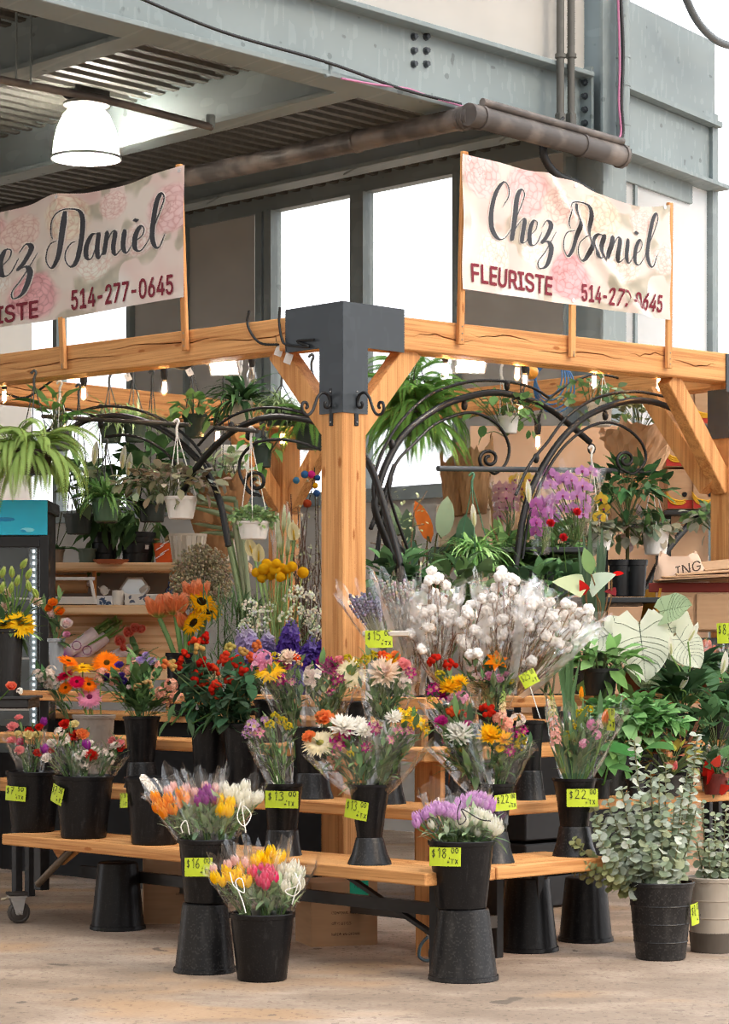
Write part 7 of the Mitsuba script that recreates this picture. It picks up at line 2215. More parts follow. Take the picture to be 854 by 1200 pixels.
orchids('lilac orchids in clear wrap in the middle of the right bay', '#c48ac2', [(640 + (i % 6) * 10 + rnd.normal(0, 3), 556 + (i // 6) * 13 + rnd.normal(0, 3)) for i in range(26)], 14.9, (672, 545, 640, 70), 401)
orchids('violet pink orchids in clear wrap left of the big lilac ones', '#b45fa8', [(628 + (i % 3) * 7, 590 + (i // 3) * 11) for i in range(10)], 14.75, (634, 570, 650, 34), 402)
orchids('dusty pink orchids in clear wrap beside the kraft sleeve', '#b98a8e', [(585 + (i % 3) * 8, 572 + (i // 3) * 11) for i in range(10)], 15.1, (592, 560, 630, 36), 403)
orchids('yellow orchids in clear wrap behind the lilac ones', '#d9b848', [(604 + (i % 3) * 8, 562 + (i // 3) * 10) for i in range(9)] + [(704, 585), (708, 596), (702, 606)], 15.3, (618, 550, 625, 34), 404)

# banana boxes
def carton(label, px0, px1, y0, y1, Y, logo):
    k = thing('carton', label, 'box')
    add('box', (xbox(px0, px1, y0, y1, Y, Y + .4, (1, 1, 1), .004), 'cardboard'), k)
    add('red_band', (xbox(px0 + .3, px1 - .3, y1 - 11, y1 - 1, Y - .003, Y + .0, lin('#a5332a'), 0), 'matte'), k)
    c = at((px0 + px1) / 2, (y0 + y1) / 2 + 6, Y - .004)
    add('hand_hole', (B().lathe([(0, 0), (.018, 0), (.018, -.002), (0, -.002)], 18, Mat(c + [.03, 0, 0], z=[0, -1, 0]), (.008, .007, .006)), 'matte'), k)
    g = B()
    for q in range(3):
        P = spline([c + [-.10, 0, .02 - .015 * q], c + [-.06, 0, -.03 - .015 * q], c + [.0, 0, -.045 - .012 * q], c + [.04, 0, -.035 - .01 * q]], 5)
        g.tube(P, .0075 * np.sin(np.linspace(.3, 2.8, len(P))), 5, lin('#cfa02c'))
    add('banana_print', (g, 'matte', True), k)
    if logo:
        c2 = at((px0 + px1) / 2 + 5, y0 + 9, Y - .004)
        add('logo_oval', (B().tube([c2 + [.05 * math.cos(t), 0, .028 * math.sin(t)] for t in np.linspace(0, 6.4, 24)], .004, 4, lin('#b2322a')), 'matte'), k)
        tm = meshkit.text_mesh('Dole', .026, .002, True); b_ = B()
        b_.add(tm.vertices @ np.array([[1, 0, 0], [0, 0, 1.0], [0, -1, 0]]) + c2 + [-.036, -.002, -.012], tm.faces, lin('#b2322a'))
        add('lettering', (b_, 'matte'), k)


for i, (x0, x1, y0, y1, lg) in enumerate(((782, 812, 550, 597, 0), (812, 842, 550, 597, 1), (780, 812, 500, 547, 0), (813, 842, 500, 547, 0), (784, 813, 448, 497, 0), (814, 842, 446, 497, 0))):
    carton(['banana box, bottom left of the stack at the right post', 'banana box with a red oval logo, bottom right of the stack', 'banana box, middle left of the stack', 'banana box, middle right of the stack', 'banana box, top left of the stack', 'banana box, top right of the stack'][i], x0, x1, y0, y1, 16.9 - .02 * (i % 2), lg)

k = thing('carton', 'plain cardboard box under the big crumpled kraft bouquet', 'box')
add('box', (xbox(716, 772, 564, 611, 16.3, 16.65, (1, 1, 1), .004), 'cardboard'), k)
add('tape', (xbox(741, 747, 563.6, 611, 16.297, 16.3, lin('#b08a5c'), 0), 'satin'), k)
k = thing('box_shelf', 'black steel stand carrying the banana boxes', 'rack')
add('shelf', (xbox(778, 846, 598, 603, 16.85, 17.3, lin('#25282a')), 'satin'), k)
for x in (782, 842):
    p = at(x, 603, 17.0)
    add('leg', (B().box([p[0], p[1], p[2] / 2], [.022, .022, p[2] / 2], AX_X, lin('#202325')), 'satin'), k)
# shelf rack with pots behind the hanging plants
rk = thing('plant_rack', 'black plastic rack with tall pots in the right bay', 'rack')
yR = 15.6
for x0, x1, y, y_ in ((530, 775, 700, 14.8), (530, 775, 745, 14.8), (505, 690, 641, 14.8), (705, 775, 612, 16.2)):
    add('shelf', (xbox(x0, x1, y, y + 6, y_, yR + (.5 if y_ < 16 else 1.1), lin('#25282a')), 'satin'), rk)
for x, y in ((510, 641), (606, 641), (687, 641), (708, 612), (772, 612)):
    p = at(x, y, yR + (.3 if y > 620 else .75))
    add('post', (B().box([p[0], p[1], p[2] / 2], [.022, .022, p[2] / 2], AX_X, lin('#202325')), 'satin'), rk)
for lb, px, w in (('ribbed black pot on the rack, left of two', 726, 26), ('ribbed black pot on the rack, right of two', 745, 26)):
    k = plant(lb, name='plant_pot', cat='plant pot')
    pot_px(k, px, 656, 699, w, w - 5, yR + .1, '#15171a', ribs=0)
k = plant('leafy schefflera with dark glossy leaves below the kraft bouquet')
rim, r, ft, h = pot_px(k, 735, 665, 699, 34, 28, 15.75, '#17191b')
add('trunk', (B().tube([rim, rim + Z3 * .4], .012, 6, lin('#5d5a3c')), 'leaf', True), k)
leaf_ball(k, at(735, 580, 15.6), (.27, .2, .22), 130, .14, .2, DK + ['#3f7036'], 'lance', as_parts=True, down=.35, facing=.3, droop=.6)
hoya = lambda cols, n=110, R=(.22, .16, .12), off=(0, 0, .02): (lambda k, c, r: leaf_ball(k, c + np.array(off), R, n, .085, .3, cols, 'oval', as_parts=True, down=.6, facing=.4))
HC = ['#6d7c58', '#8a927a', '#a39a88', '#5c6c46', '#c0b2a4']
hanging('white hanging pot with grey green hoya, left of three on the right', 702, 622, 645, 32, 24, on_R(694, 600, .5)[1], '#e6e4df', hoya(['#5d6c4a', '#7a8866', '#94947c', '#4c5c3c'], 130, (.24, .16, .16), (-.1, -.02, .0)), (693, 528))
hanging('white hanging pot with pink tinged hoya, middle of three on the right', 768, 620, 650, 33, 25, on_R(766, 600, .5)[1], '#e9e8e4', hoya(HC, 130, (.25, .16, .11), (-.09, 0, .02)), (764, 551))
hanging('white hanging pot with green hoya at the right edge', 850, 610, 636, 34, 26, on_R(850, 600, .5)[1], '#e6e4df', hoya(['#5f7a4c', '#86957a', '#a8a594', '#4a6238'], 110, (.24, .15, .12), (-.06, -.02, .02)), (848, 532))

# plants between post and cotton
k = plant('rubber plant with one orange leaf right of the post')
c = at(500, 660, on_R(500, 650, .7)[1])
pot_on(k, [c[0], c[1], 1.2], .2, .12, .09, '#22282a')
for i, (px, py, L, col, w) in enumerate(((500, 605, .28, '#b8642a', .17), (478, 612, .24, '#2e4a2c', .2), (520, 600, .26, '#7f9a78', .22), (545, 620, .25, '#35563a', .25), (482, 640, .2, '#3f6040', .26), (530, 640, .24, '#2b4a2a', .24), (465, 600, .2, '#6f8a70', .2), (512, 650, .2, '#35563a', .24), (452, 645, .18, '#4f6f4c', .24), (560, 640, .2, '#2c4c2c', .22))):
    p = at(px, py + 16, c[1] + rnd.normal(0, .05)); d = unit([rnd.normal((-.45 if i == 0 else .1 * (i % 3 - 1)), .15), -.25, 1])
    add('leaf', leaf_s(col, 0, w=w, n=6, fold=.12, droop=.5, shape='oval'), k, aims(p[None] - d * L * .3, d[None], np.array([[L] * 3]), up=[[.2, -1, .2]])[0])
    add('stem', (B().tube(spline([[c[0], c[1], 1.36], (c + p) / 2, p - d * L * .3], 4), .005, 5, lin('#5d5a38')), 'leaf', True), k)
k = plant('spider plant cascading from a green hanging pot behind the cotton', name='hanging_plant')
rim, r, ft, h = pot_px(k, 556, 650, 676, 44, 34, 14.6, '#3f5a45')
hang(k, ft, r, h, 553, 560, '#3f6a50')
strap_fol(k, rim, 180, .27, .035, ['#5d8f3a', '#79a854', '#4a7a30', '#8fb86a'], droop=2.0)
for px, py in ((556, 618), (620, 560 + 30)):
    p = at(px, py, 14.5)
    add('spathe', head('spathe', '#f0eddc', '#e3e0b0', .8, .12), k, aims(p[None], np.array([[-.1, -.1, 1]]), np.array([[.15] * 3]), up=[[0, -1, 0]])[0])
for i, (px, py, cl, lb) in enumerate(((590, 650, GR, 'leafy green plant at the left of the black rack'), (650, 645, ['#5d8444', '#7a9c5c', '#44692f'], 'bushy green plant in the middle of the black rack'), (622, 665, DK, 'dark leafy plant low behind the cotton'))):
    k = plant(lb)
    c = at(px, py, 15.0 + .1 * i)
    pot_on(k, at(px, 700, 15.0) * [1, 1, 0] + [0, 0, EYE + 68 / F * 14.8], .17, .1, .08, '#26302a')
    strap_fol(k, c - Z3 * .08, 60, .3, .06, cl, droop=1.2, el=(.3, 1.4))
    leaf_ball(k, c, (.19, .15, .14), 34, .14, .28, cl, 'oval', as_parts=True, down=.4, facing=.4)
k = plant('anthurium with red spathes and one large grey green leaf', name='anthurium')
c = at(702, 735, 13.5)
pot_on(k, [c[0], c[1], 1.277], .16, .08, .065, '#2a2624')
for i, (px, py, L, col, sh_, d) in enumerate(((700, 682, .2, '#a9b09c', 'heart', (.5, -.7, .5)), (672, 684, .2, '#9fae8c', 'heart', (-1, -.3, .35)), (722, 672, .07, '#d2231c', 'oval', (1, -.4, .3)), (716, 692, .09, '#8f3238', 'heart', (.3, -.8, -.2)), (684, 690, .1, '#a82420', 'heart', (-.2, -.6, .7)), (690, 660, .16, '#5f8040', 'lance', (-.2, -.1, 1)))):
    p = at(px, py, 13.45); d = unit(d)
    add('spathe' if i in (2, 3, 4) else 'leaf', leaf_s(col, 0, w=.42 if sh_ == 'heart' else .25, n=6, fold=.08, droop=.5, shape=sh_), k, aims(p[None] - d * L * .4, d[None], np.array([[L] * 3]), up=[[0, -.8, .6]])[0])
    add('stem', (B().tube(spline([c, (c + p) / 2 + rnd.normal(0, .02, 3), p - d * L * .4], 4), .004, 5, lin('#8a6a4a')), 'leaf', True), k)
for x, y in ((645, 613), (660, 630), (676, 600)):
    k = thing('red_bloom', {645: 'small red bloom left of the big lilac orchids', 660: 'small red bloom under the lilac orchids', 676: 'small red bloom above the anthurium'}[x], 'flower')
    p = at(x, y, 14.0)
    add('flower_head', head('carn', '#c4262c'), k, Mat(p, z=[0, -1, .3], s=.028)); add('stem', (B().tube([p, p + [.02, .05, -.2]], .003, 4, lin('#4f6c3a')), 'leaf'), k)
k = plant('snake plant with upright banded leaves behind the anthurium')
c = at(697, 740, 13.62)
pot_on(k, [c[0], c[1], 1.277], .16, .09, .075, '#1d2022')
for i, (px, py) in enumerate(((684, 625), (692, 610), (701, 630), (706, 618), (688, 648), (711, 640), (678, 640))):
    p = at(px, py, c[1]); o = np.array([c[0] + rnd.normal(0, .03), c[1], 1.42]); L = np.linalg.norm(p - o)
    add('leaf', leaf_s('#3f5a38', i % 3, w=.035, n=6, fold=.3, droop=.08, shape='lance', vein=(.8, 1.1, .6)), k, aims(o[None], (p - o)[None], np.array([[L] * 3]), up=[[0, -1, .1]])[0])
# tote bag and cardboard box
k = thing('tote_bag', 'beige cloth bag lettered ING standing in the cardboard box', 'bag')
c = at(800, 684, 15.05)
g = B(); n, m_ = 14, 12
P = []
for i in range(m_):
    t = i / (m_ - 1)
    for j in range(n):
        a = j / n * 6.283
        w = .17 * (1 - .35 * t ** 2); dd = .06 * (1 - .8 * t ** 1.5)
        P.append(c + [w * math.copysign(abs(math.cos(a)) ** .6, math.cos(a)) + .012 * math.sin(7 * a + 5 * t) - .03 * t, dd * math.sin(a) + .012 * math.sin(3 * a + 9 * t) * t, -.06 + .25 * t + .02 * math.cos(2 * a) * t])
i, j = np.meshgrid(np.arange(m_ - 1), np.arange(n), indexing='ij')
g.add(np.array(P), np.stack([i * n + j, i * n + (j + 1) % n, (i + 1) * n + (j + 1) % n, (i + 1) * n + j], -1).reshape(-1, 4), lin('#cdb29c'))
add('cloth', (g, 'matte', True), k)
tm = meshkit.text_mesh('ING', .062, .004, False); b_ = B()
vv = tm.vertices @ np.array([[1.0, 0, .28], [-.1, 0, 1.0], [0, -1, 0]])
b_.add(vv + c + [-.055, -.068, .04], tm.faces, lin('#4a3f38'))
add('lettering', (b_, 'matte'), k)
k = thing('open_carton', 'wide open cardboard box full of flattened cardboard at the right edge', 'box')
c0 = at(757, 735, 14.9)
def cbox(x0, x1, y0, y1, d0, d1, mat='cardboard', col=(1, 1, 1)):
    return (xbox(x0, x1, y0, y1, 14.9 + d0, 14.9 + d1, col, .003), mat)


add('front_panel', cbox(768, 905, 694, 738, .0, .012), k)
add('red_rim', cbox(760, 905, 683, 694, -.004, .012, 'matte', lin('#6d2a22')), k)
add('side_panel', (B().box(at(762, 712, 15.05), [.008, .16, .12], (unit([1, .15, 0]), unit([-.15, 1, 0]), unit([.18, 0, 1])), lin('#b5802c'), .002), 'matte'), k)
add('back_panel', cbox(768, 905, 664, 738, .38, .392), k)
add('bottom', cbox(768, 905, 736, 740, .0, .39), k)
for i, (a, b_, z, tl) in enumerate(((768, 905, 680, .02), (775, 905, 676, .05), (790, 905, 672, .1), (770, 860, 684, -.02), (822, 905, 664, .2))):
    p, q = at(a, z, 14.95 + .05 * i), at(b_, z - 8 + 3 * (i % 2), 14.95 + .05 * i)
    add('cardboard_sheet', (B().box((p + q) / 2, [np.linalg.norm(q - p) / 2, .16, .004], (unit(q - p), unit([0, 1, tl]), unit(np.cross(q - p, [0, 1, tl]))), (1, 1, 1), .001), 'cardboard'), k)
add('flap', cbox(777, 812, 700, 733, -.016, -.006), k)
add('flap', cbox(816, 905, 696, 738, -.016, -.006), k)
add('stand', (B().box(at(830, 742, 15.1) - Z3 * .06, [.38, .2, .03], AX_X, lin('#191b1c')), 'satin'), k)
for x in (775, 850):
    p = at(x, 745, 15.05)
    add('stand_leg', (B().box([p[0], p[1], p[2] / 2 - .04], [.025, .025, p[2] / 2 - .04], AX_X, lin('#191b1c')), 'satin'), k)

# ---------------------------------------------------------------- cotton, lavender, clear bin
def cotton(label, spots, base, Y, wr, seed):
    k = thing('cotton_bunch', label, 'bouquet')
    g = B(); o = at(*base, Y); P = []
    spots = list(spots) + [(x + rnd.normal(0, 26), y + rnd.normal(0, 26)) for x, y in spots]
    for i, (x, y) in enumerate(spots):
        p = at(460 + x / 3.285, 650 + y / 3.285, Y + rnd.normal(0, .05)); P.append(p)
        add('cotton_boll', head('cotton', var=i % 3, mat='matte'), k, Mat(p, z=unit([rnd.normal(0, .5), -.8, .5]), s=.036, spin=rnd.uniform(0, 6)))
        Q = spline([o, (o + p) / 2 + rnd.normal(0, .02, 3), p], 5); g.tube(Q, .0035, 5, G('#6d4c36', .1))
        e_ = Q[len(Q) * 2 // 3]; g.tube([e_, e_ + rnd.normal(0, .04, 3)], .002, 4, lin('#7a5a42'))
    add('stems', (g, 'matte', True), k)
    P = np.array(P); cen = P.mean(0)
    add('cellophane_wrap', (cone_wrap(o, cen + (cen - o) * .35, .035, wr, seed, .2, rows=16, n=60, top=.45), 'stiff_film', False), k)
    add('cellophane_wrap', (cone_wrap(o, cen + (cen - o) * .22, .03, wr * .9, seed + 40, .22, rows=14, n=50, top=.45), 'stiff_film', False), k)
    return k


cotton('wrapped cotton bunch nearest to the post', [(150, 65), (140, 100), (180, 210), (120, 225), (110, 350), (85, 360), (215, 260), (240, 320), (160, 150), (130, 280), (225, 230), (165, 95), (190, 180), (100, 300)], (512, 800), 12.85, .15, 501)
cotton('small wrapped cotton bunch, second from the post', [(300, 195), (275, 250), (305, 330), (325, 380), (285, 215), (315, 290), (300, 400), (330, 430)], (555, 810), 12.75, .09, 502)
cotton('large wrapped cotton bunch in the middle', [(410, 85), (470, 100), (430, 180), (385, 190), (480, 175), (430, 255), (400, 320), (360, 330), (500, 300), (440, 290), (450, 90), (395, 130), (460, 220), (375, 260), (485, 240), (420, 215)], (585, 815), 12.8, .19, 503)
cotton('large wrapped cotton bunch fanning to the right', [(560, 190), (570, 235), (605, 185), (665, 235), (700, 250), (665, 190), (580, 295), (610, 330), (560, 350), (665, 310), (535, 410), (755, 215), (520, 260), (630, 270), (545, 300), (590, 210), (640, 340), (720, 225), (690, 280), (600, 270)], (606, 815), 12.7, .24, 504)
cotton('loose cotton bunch low on the left, behind the clear bin', [(20, 200), (60, 260), (30, 300), (70, 320), (95, 260), (50, 215)], (490, 815), 12.95, .12, 505)
lv = thing('lavender_bunch', 'grey violet dried lavender in clear wrap leaning on the post', 'bouquet')
o = at(455, 775, 12.7)
g, st = B(), B()
for i in range(70):
    p = at(410 + rnd.uniform(0, 34), 694 + rnd.uniform(0, 1) * 14 + .55 * abs(rnd.normal(0, 8)), 12.7 + rnd.normal(0, .04))
    d = unit(p - o); st.tube([o, p], .0016, 3, lin('#8c8a72'), False)
    for q in range(5):
        g.ball(p - d * (.018 * q), [.009, .009, .011], 0, G(['#6a6478', '#7c7488', '#565064'][q % 3], .1))
add('lavender_heads', (g, 'matte', True), lv, kind='stuff'); add('stems', (st, 'matte'), lv)
add('cellophane_wrap', (cone_wrap(o, at(418, 690, 12.7), .03, .12, 511, .15), 'cellophane', True), lv)
lv2 = thing('lavender_bunch', 'grey dried grass bunch in clear wrap right of the lavender', 'bouquet')
o = at(475, 770, 12.85); g, st = B(), B()
for i in range(50):
    p = at(445 + rnd.uniform(0, 40), 680 + rnd.uniform(0, 22), 12.85 + rnd.normal(0, .04)); d = unit(p - o)
    st.tube([o, p], .0016, 3, lin('#94908a'), False)
    for q in range(4):
        g.ball(p - d * (.018 * q), [.008, .008, .012], 0, G('#a39c96', .12))
add('seed_heads', (g, 'matte', True), lv2, kind='stuff'); add('stems', (st, 'matte'), lv2)
add('cellophane_wrap', (cone_wrap(o, at(468, 680, 12.85), .03, .13, 512, .2), 'cellophane', False), lv2)
k = thing('clear_bin', 'clear plastic bin with the lavender beside the post', 'bin')
cb_ = at(452, 812, 12.75)
cbm = np.eye(4); cbm[:3, 3] = cb_
pv = B().lathe([(0, .005), (.12, .005), (.155, .3)], 4, cbm @ Mat(spin=.75))
add('body', (pv, 'pane', False), k)
rv = B().lathe([(.155, .3), (.17, .305), (.172, .325), (.16, .33), (.155, .3)], 4, cbm @ Mat(spin=.75), lin('#c9c2b8'))
add('rim', (rv, 'gloss'), k)
for x, y in ((432, 802), (468, 802)):
    add('foot', (B().box(at(x, 812, 12.72) - Z3 * .05, [.02, .02, .06], AX_X, lin('#c9c2b8')), 'gloss'), k)

# ---------------------------------------------------------------- right: potted plants on the tiers
def heart_leaf(col, vein, nv=7, L=1.0, w=.44):
    """caladium leaf with raised veins: (blade, veins)"""
    n = 13; t = np.linspace(0, 1, n)
    prof = w * np.clip((1 - t) ** .8 * (.75 + .9 * t) * (1 - np.exp(-(t + .04) * 11)) * 1.45, .0, 1)
    V = []
    for s in (-1, -.66, -.33, 0, .33, .66, 1):
        y = t - .16 * np.abs(s) ** 1.2 * (1 - t) ** 3 * 1.3
        V.append(np.stack([s * prof, y, -.12 * t ** 2 - .05 * (1 - abs(s)) + .02 * np.sin(t * 16) * abs(s)], 1))
    V = np.stack(V, 1); v = V.reshape(-1, 3)
    i, j = np.meshgrid(np.arange(n - 1), np.arange(6), indexing='ij')
    f = np.stack([i * 7 + j, i * 7 + j + 1, (i + 1) * 7 + j + 1, (i + 1) * 7 + j], -1).reshape(-1, 4)
    bl_ = B().add(v, f, lin(col))
    ve = B(); c = lin(vein)
    ve.tube(V[:, 3] + [0, 0, .006], .007 * (1 - .7 * t), 4, c)
    for q in range(nv):
        i0 = 2 + .9 * q
        for s in (-1, 1):
            pts = []
            for c_, di in ((0, 0), (1, .5 + .1 * q), (2, 1.2 + .16 * q), (2.9, 2.2 + .2 * q)):
                ii = min(n - 1.001, max(0, i0 + di - (2.6 if q == 0 else 0) * c_ / 2.9)); a_ = int(ii); col_ = 3 + s * c_; b_ = min(5, int(col_)); fu, fv = ii - a_, col_ - b_
                pts.append((V[a_, b_] * (1 - fv) + V[a_, b_ + 1] * fv) * (1 - fu) + (V[a_ + 1, b_] * (1 - fv) + V[a_ + 1, b_ + 1] * fv) * fu + [0, 0, .008])
            ve.tube(spline(pts, 3), .0042, 3, c, False)
    return bl_, ve


cal = plant('caladium with big white leaves and dark green veins', name='caladium')
cc = at(745, 795, 13.7)
pot_on(cal, [cc[0], cc[1], 1.277], .12, .11, .09, '#7d4a34')
pale, vein_ = heart_leaf('#d8dcc8', '#4a5c46')
pale, vein_ = shp(pale, 'leaf', True), shp(vein_, 'leaf', True)
grn, grv = heart_leaf('#a9bd96', '#3c5c38'); grn, grv = shp(grn, 'leaf', True), shp(grv, 'leaf', True)
for i, (px, py, L, d, up, s_, ve) in enumerate(((749, 728, .33, (.08, -.45, -1), (0, -1, .3), pale, vein_), (780, 722, .28, (.35, -.3, -.9), (.1, -1, .5), pale, vein_), (728, 738, .27, (-1, -.25, -.25), (0, -.8, .8), pale, vein_), (748, 775, .20, (.55, -.3, -.8), (.3, -1, .2), grn, grv),
                                     (772, 716, .20, (.5, -.5, .15), (0, -1, .5), grn, grv), (706, 748, .2, (-1, -.4, -.05), (0, -.7, .8), pale, vein_), (792, 742, .22, (.6, -.2, -.8), (.2, -1, .3), pale, vein_))):
    p = at(px, py, 13.5 + .04 * (i % 3)); mm = aims(p[None], unit(np.array([d], float)), np.array([[L * 1.08] * 3]), up=[up])[0]
    lf_ = add('leaf', s_, cal, mm); add('veins', ve, lf_, mm)
    add('leaf_stalk', (B().tube(spline([[cc[0], cc[1], 1.38], (cc + p) / 2 + rnd.normal(0, .03, 3), p], 5), .005, 5, lin('#8b7a5a')), 'leaf', True), cal)


def spath_plant(label, px, py, Y, flowers, n=40, R=.24, cols=DK, L=.22):
    k = plant(label, name='peace_lily')
    c = at(px, py, Y)
    pot_on(k, [c[0], c[1], 1.02], .15, .1, .08, '#1b1e1f')
    for i in range(n):
        a = rnd.uniform(0, 6.28); e_ = rnd.uniform(.15, 1.3)
        d = np.array([math.cos(a) * math.cos(e_), math.sin(a) * math.cos(e_), math.sin(e_)]); p = c + d * R * rnd.uniform(.2, .7) - Z3 * .08
        add('leaf', leaf_s(cols[i % len(cols)], i % 3, w=.2, n=6, fold=.12, droop=1.0, shape='lance'), k, aims(p[None], unit(d + [0, -.2, 0])[None], np.array([[L * rnd.uniform(.7, 1.2)] * 3]))[0])
    g = B()
    for i in range(18):
        a = rnd.uniform(0, 6.28); g.tube([c - Z3 * .1, c + [math.cos(a) * R * .5, math.sin(a) * R * .4, .02]], .004, 4, G('#55783c', .1))
    add('leaf_stalks', (g, 'leaf', True), k)
    for x, y, s, lean in flowers:
        p = at(x, y, Y - .1)
        add('spathe', head('spathe', '#eceadb', '#dfe0b8', .9, .15), k, aims(p[None], unit(np.array([[lean, -.25, 1]])), np.array([[s] * 3]), up=[[.3, -1, .2]])[0])
        add('flower_stalk', (B().tube(spline([c - Z3 * .05, (c + p) / 2 + [.02, -.04, 0], p], 5), .0045, 5, lin('#7da05a')), 'leaf', True), k)
    return k


spath_plant('peace lily with a curled white spathe, right of the caladium', 800, 815, 13.46, [(806, 752, .13, .4), (786, 768, .12, -.2), (796, 808, .11, .45)], 44)
spath_plant('peace lily with one tall closed white spathe at the right edge', 842, 830, 13.7, [(845, 790, .15, .05)], 40)
k = plant('low heart leaved plant filling the space above the eucalyptus')
c = at(738, 850, 12.75)
for dx in (-.12, .1):
    pot_on(k, [c[0] + dx, c[1] + .05 + dx * .6, .756], .15, .09, .075, '#18191a')
leaf_ball(k, c, (.31, .2, .16), 300, .078, .4, ['#4f8038', '#5f9444', '#3f6c2e', '#74a858'], 'heart', as_parts=True, down=.35, facing=.5, shell=.5)
leaf_ball(k, c - Z3 * .02, (.28, .17, .12), 300, .07, .4, ['#4f8038', '#5f9444', '#3f6c2e', '#74a858'], 'heart', stems=False)
for i, (px, py, lb) in enumerate(((752, 890, 'small black nursery pot with bare brown stems, left of two'), (801, 886, 'small black nursery pot, right of two'))):
    k = plant(lb, name='plant_pot')
    rim, r, ft, h = pot_px(k, px, py - 14, (929, 928)[i], 28, 21, (12.78, 12.95)[i], '#1d1f21')
    g = B()
    for q in range(12):
        g.tube([rim + rnd.normal(0, .015, 3) * [1, 1, 0], rim + [rnd.normal(0, .06), rnd.normal(0, .03), rnd.uniform(.1, .2)]], .003, 4, G('#8a5c44', .1))
    add('stems', (g, 'matte', True), k)
for i, (px, py, d, L) in enumerate(((700, 838 + 40, (1, -.4, .25), .24), (752, 880, (.5, -.5, .4), .2), (690, 890, (-.5, -.4, .9), .16), (712, 900, (.8, -.5, .3), .14))):
    k = plant(['arrowhead plant with one big glossy leaf beside the rightmost vase', 'broad glossy leaf arching over the eucalyptus', 'small upright leaf behind the rightmost vase', 'small glossy leaf low behind the rightmost vase'][i], name='foliage_plant')
    p = at(px, py, 12.35 - .02 * i); d = unit(d)
    add('leaf', leaf_s('#2f6a26', i % 2, w=.27, n=7, fold=.15, droop=1.0, shape='oval'), k, aims(p[None], d[None], np.array([[L] * 3]), up=[[0, -.4, 1]])[0])
    add('stalk', (B().tube(spline([p, p - [.02, 0, .08], [p[0] - .02, p[1] + .12, .83]], 5), .005, 5, lin('#5f8a44')), 'leaf', True), k)
    pot_on(k, [p[0] - .02, p[1] + .12, .756], .1, .05, .04, '#1a1b1c')
k = plant('kalanchoe with pink blooms in a terracotta pot in clear wrap at the right')
rim, r, ft, h = pot_px(k, 828, 786, 812, 36, 28, 14.1, '#9a4a32')
leaf_ball(k, rim + Z3 * .06, (.1, .08, .05), 50, .05, .4, ['#3c6a38', '#4c7c44'], 'oval', facing=.3)
for x, y in ((820, 758), (828, 754), (834, 760), (824, 764), (814, 762)):
    add('flower_cluster', head('stock', '#e39a84', '#e0887c'), k, Mat(at(x, y, 14.0), z=[0, -.6, .8], s=.032))
add('cellophane_wrap', (cone_wrap(ft, rim + Z3 * .17, .08, .15, 521, .2), 'cellophane', False), k)
k = plant('orchid buds in a brown pot in clear wrap at the far right edge')
rim, r, ft, h = pot_px(k, 856, 788, 811, 26, 22, 14.25, '#8a3f2c')
leaf_ball(k, rim + Z3 * .05, (.1, .08, .06), 30, .08, .3, DK, 'oval')
k = plant('plant in a crumpled clear bag below the peace lilies', name='bagged_plant')
c = at(836, 898, 13.05)
pot_on(k, [c[0], c[1], .756], .1, .07, .06, '#8a8f90')
leaf_ball(k, c + Z3 * .02, (.07, .06, .06), 24, .06, .35, ['#8aa07c', '#a4b49a'], 'oval')
bg = cone_wrap(c - Z3 * .12, c + Z3 * .1, .06, .12, 531, .25, rows=12)
add('bag', (bg, 'cellophane', False), k)
k = plant('red anthurium in a red pot behind the greige bucket', name='anthurium')
rim, r, ft, h = pot_px(k, 838, 906, 931, 32, 25, 12.8, '#6d231c')
for i, (px, py, d, L, col) in enumerate(((833, 915, (-.1, -.8, .5), .12, '#b8241c'), (829, 905, (-.2, -.3, 1), .11, '#ad1f1a'), (848, 928, (.6, -.6, .4), .1, '#d8352a'), (840, 896, (.3, -.4, .8), .09, '#d84a3a'), (852, 908, (.4, -.5, .6), .09, '#e88a7c'))):
    p = at(px, py - 4, 12.72); d = unit(d)
    add('spathe', leaf_s(col, 0, 'petal', w=.4, n=6, fold=.1, droop=.6, shape='heart'), k, aims(p[None] - d * L * .4, d[None], np.array([[L * .8] * 3]), up=[[0, -1, .4]])[0])
    add('stalk', (B().tube(spline([rim, (rim + p) / 2, p - d * L * .4], 3), .004, 4, lin('#6a7a3c')), 'leaf'), k)
leaf_ball(k, rim + Z3 * .04, (.12, .08, .07), 14, .11, .32, DK, 'heart', as_parts=True)
k = plant('bromeliad with red and yellow leaves behind the eucalyptus')
rim, r, ft, h = pot_px(k, 783, 908, 933, 32, 25, 12.65, '#22201e')
leaf_ball(k, rim + Z3 * .08, (.16, .1, .1), 46, .09, .24, ['#6f7c3a', '#8a5a34', '#a8a04c', '#b06a5a', '#52683a'], 'oval', as_parts=True, facing=.3)
add('bloom', head('trumpet', '#e0787c', '#e89a90'), k, Mat(at(789, 905, 12.55), z=unit([.2, -.3, 1]), s=[.022, .022, .03]))
def standing(lb, px, py, zf, Y, R, n, L, cl, shape='lance'):
    """potted plant whose pot stands at height zf under its crown at (px, py)"""
    k = plant(lb); c = at(px, py, Y)
    pot_on(k, [c[0], c[1], zf], .15, .1, .08, '#1b1d1e')
    lo = c[2] - R[2] * .9
    if lo > zf + .15:
        g = B()
        for q in range(5):
            g.tube(spline([[c[0] + rnd.normal(0, .02), c[1] + rnd.normal(0, .02), zf + .12], [c[0] + rnd.normal(0, .05), c[1] + rnd.normal(0, .04), (zf + .12 + lo) / 2], [c[0] + rnd.normal(0, .05), c[1] + rnd.normal(0, .05), lo + .05]], 4), .006, 5, G('#5d6a3c', .1))
        add('stalks', (g, 'leaf', True), k)
    leaf_ball(k, c, R, n, L, .24, cl, shape, as_parts=True, facing=.3, droop=.8)


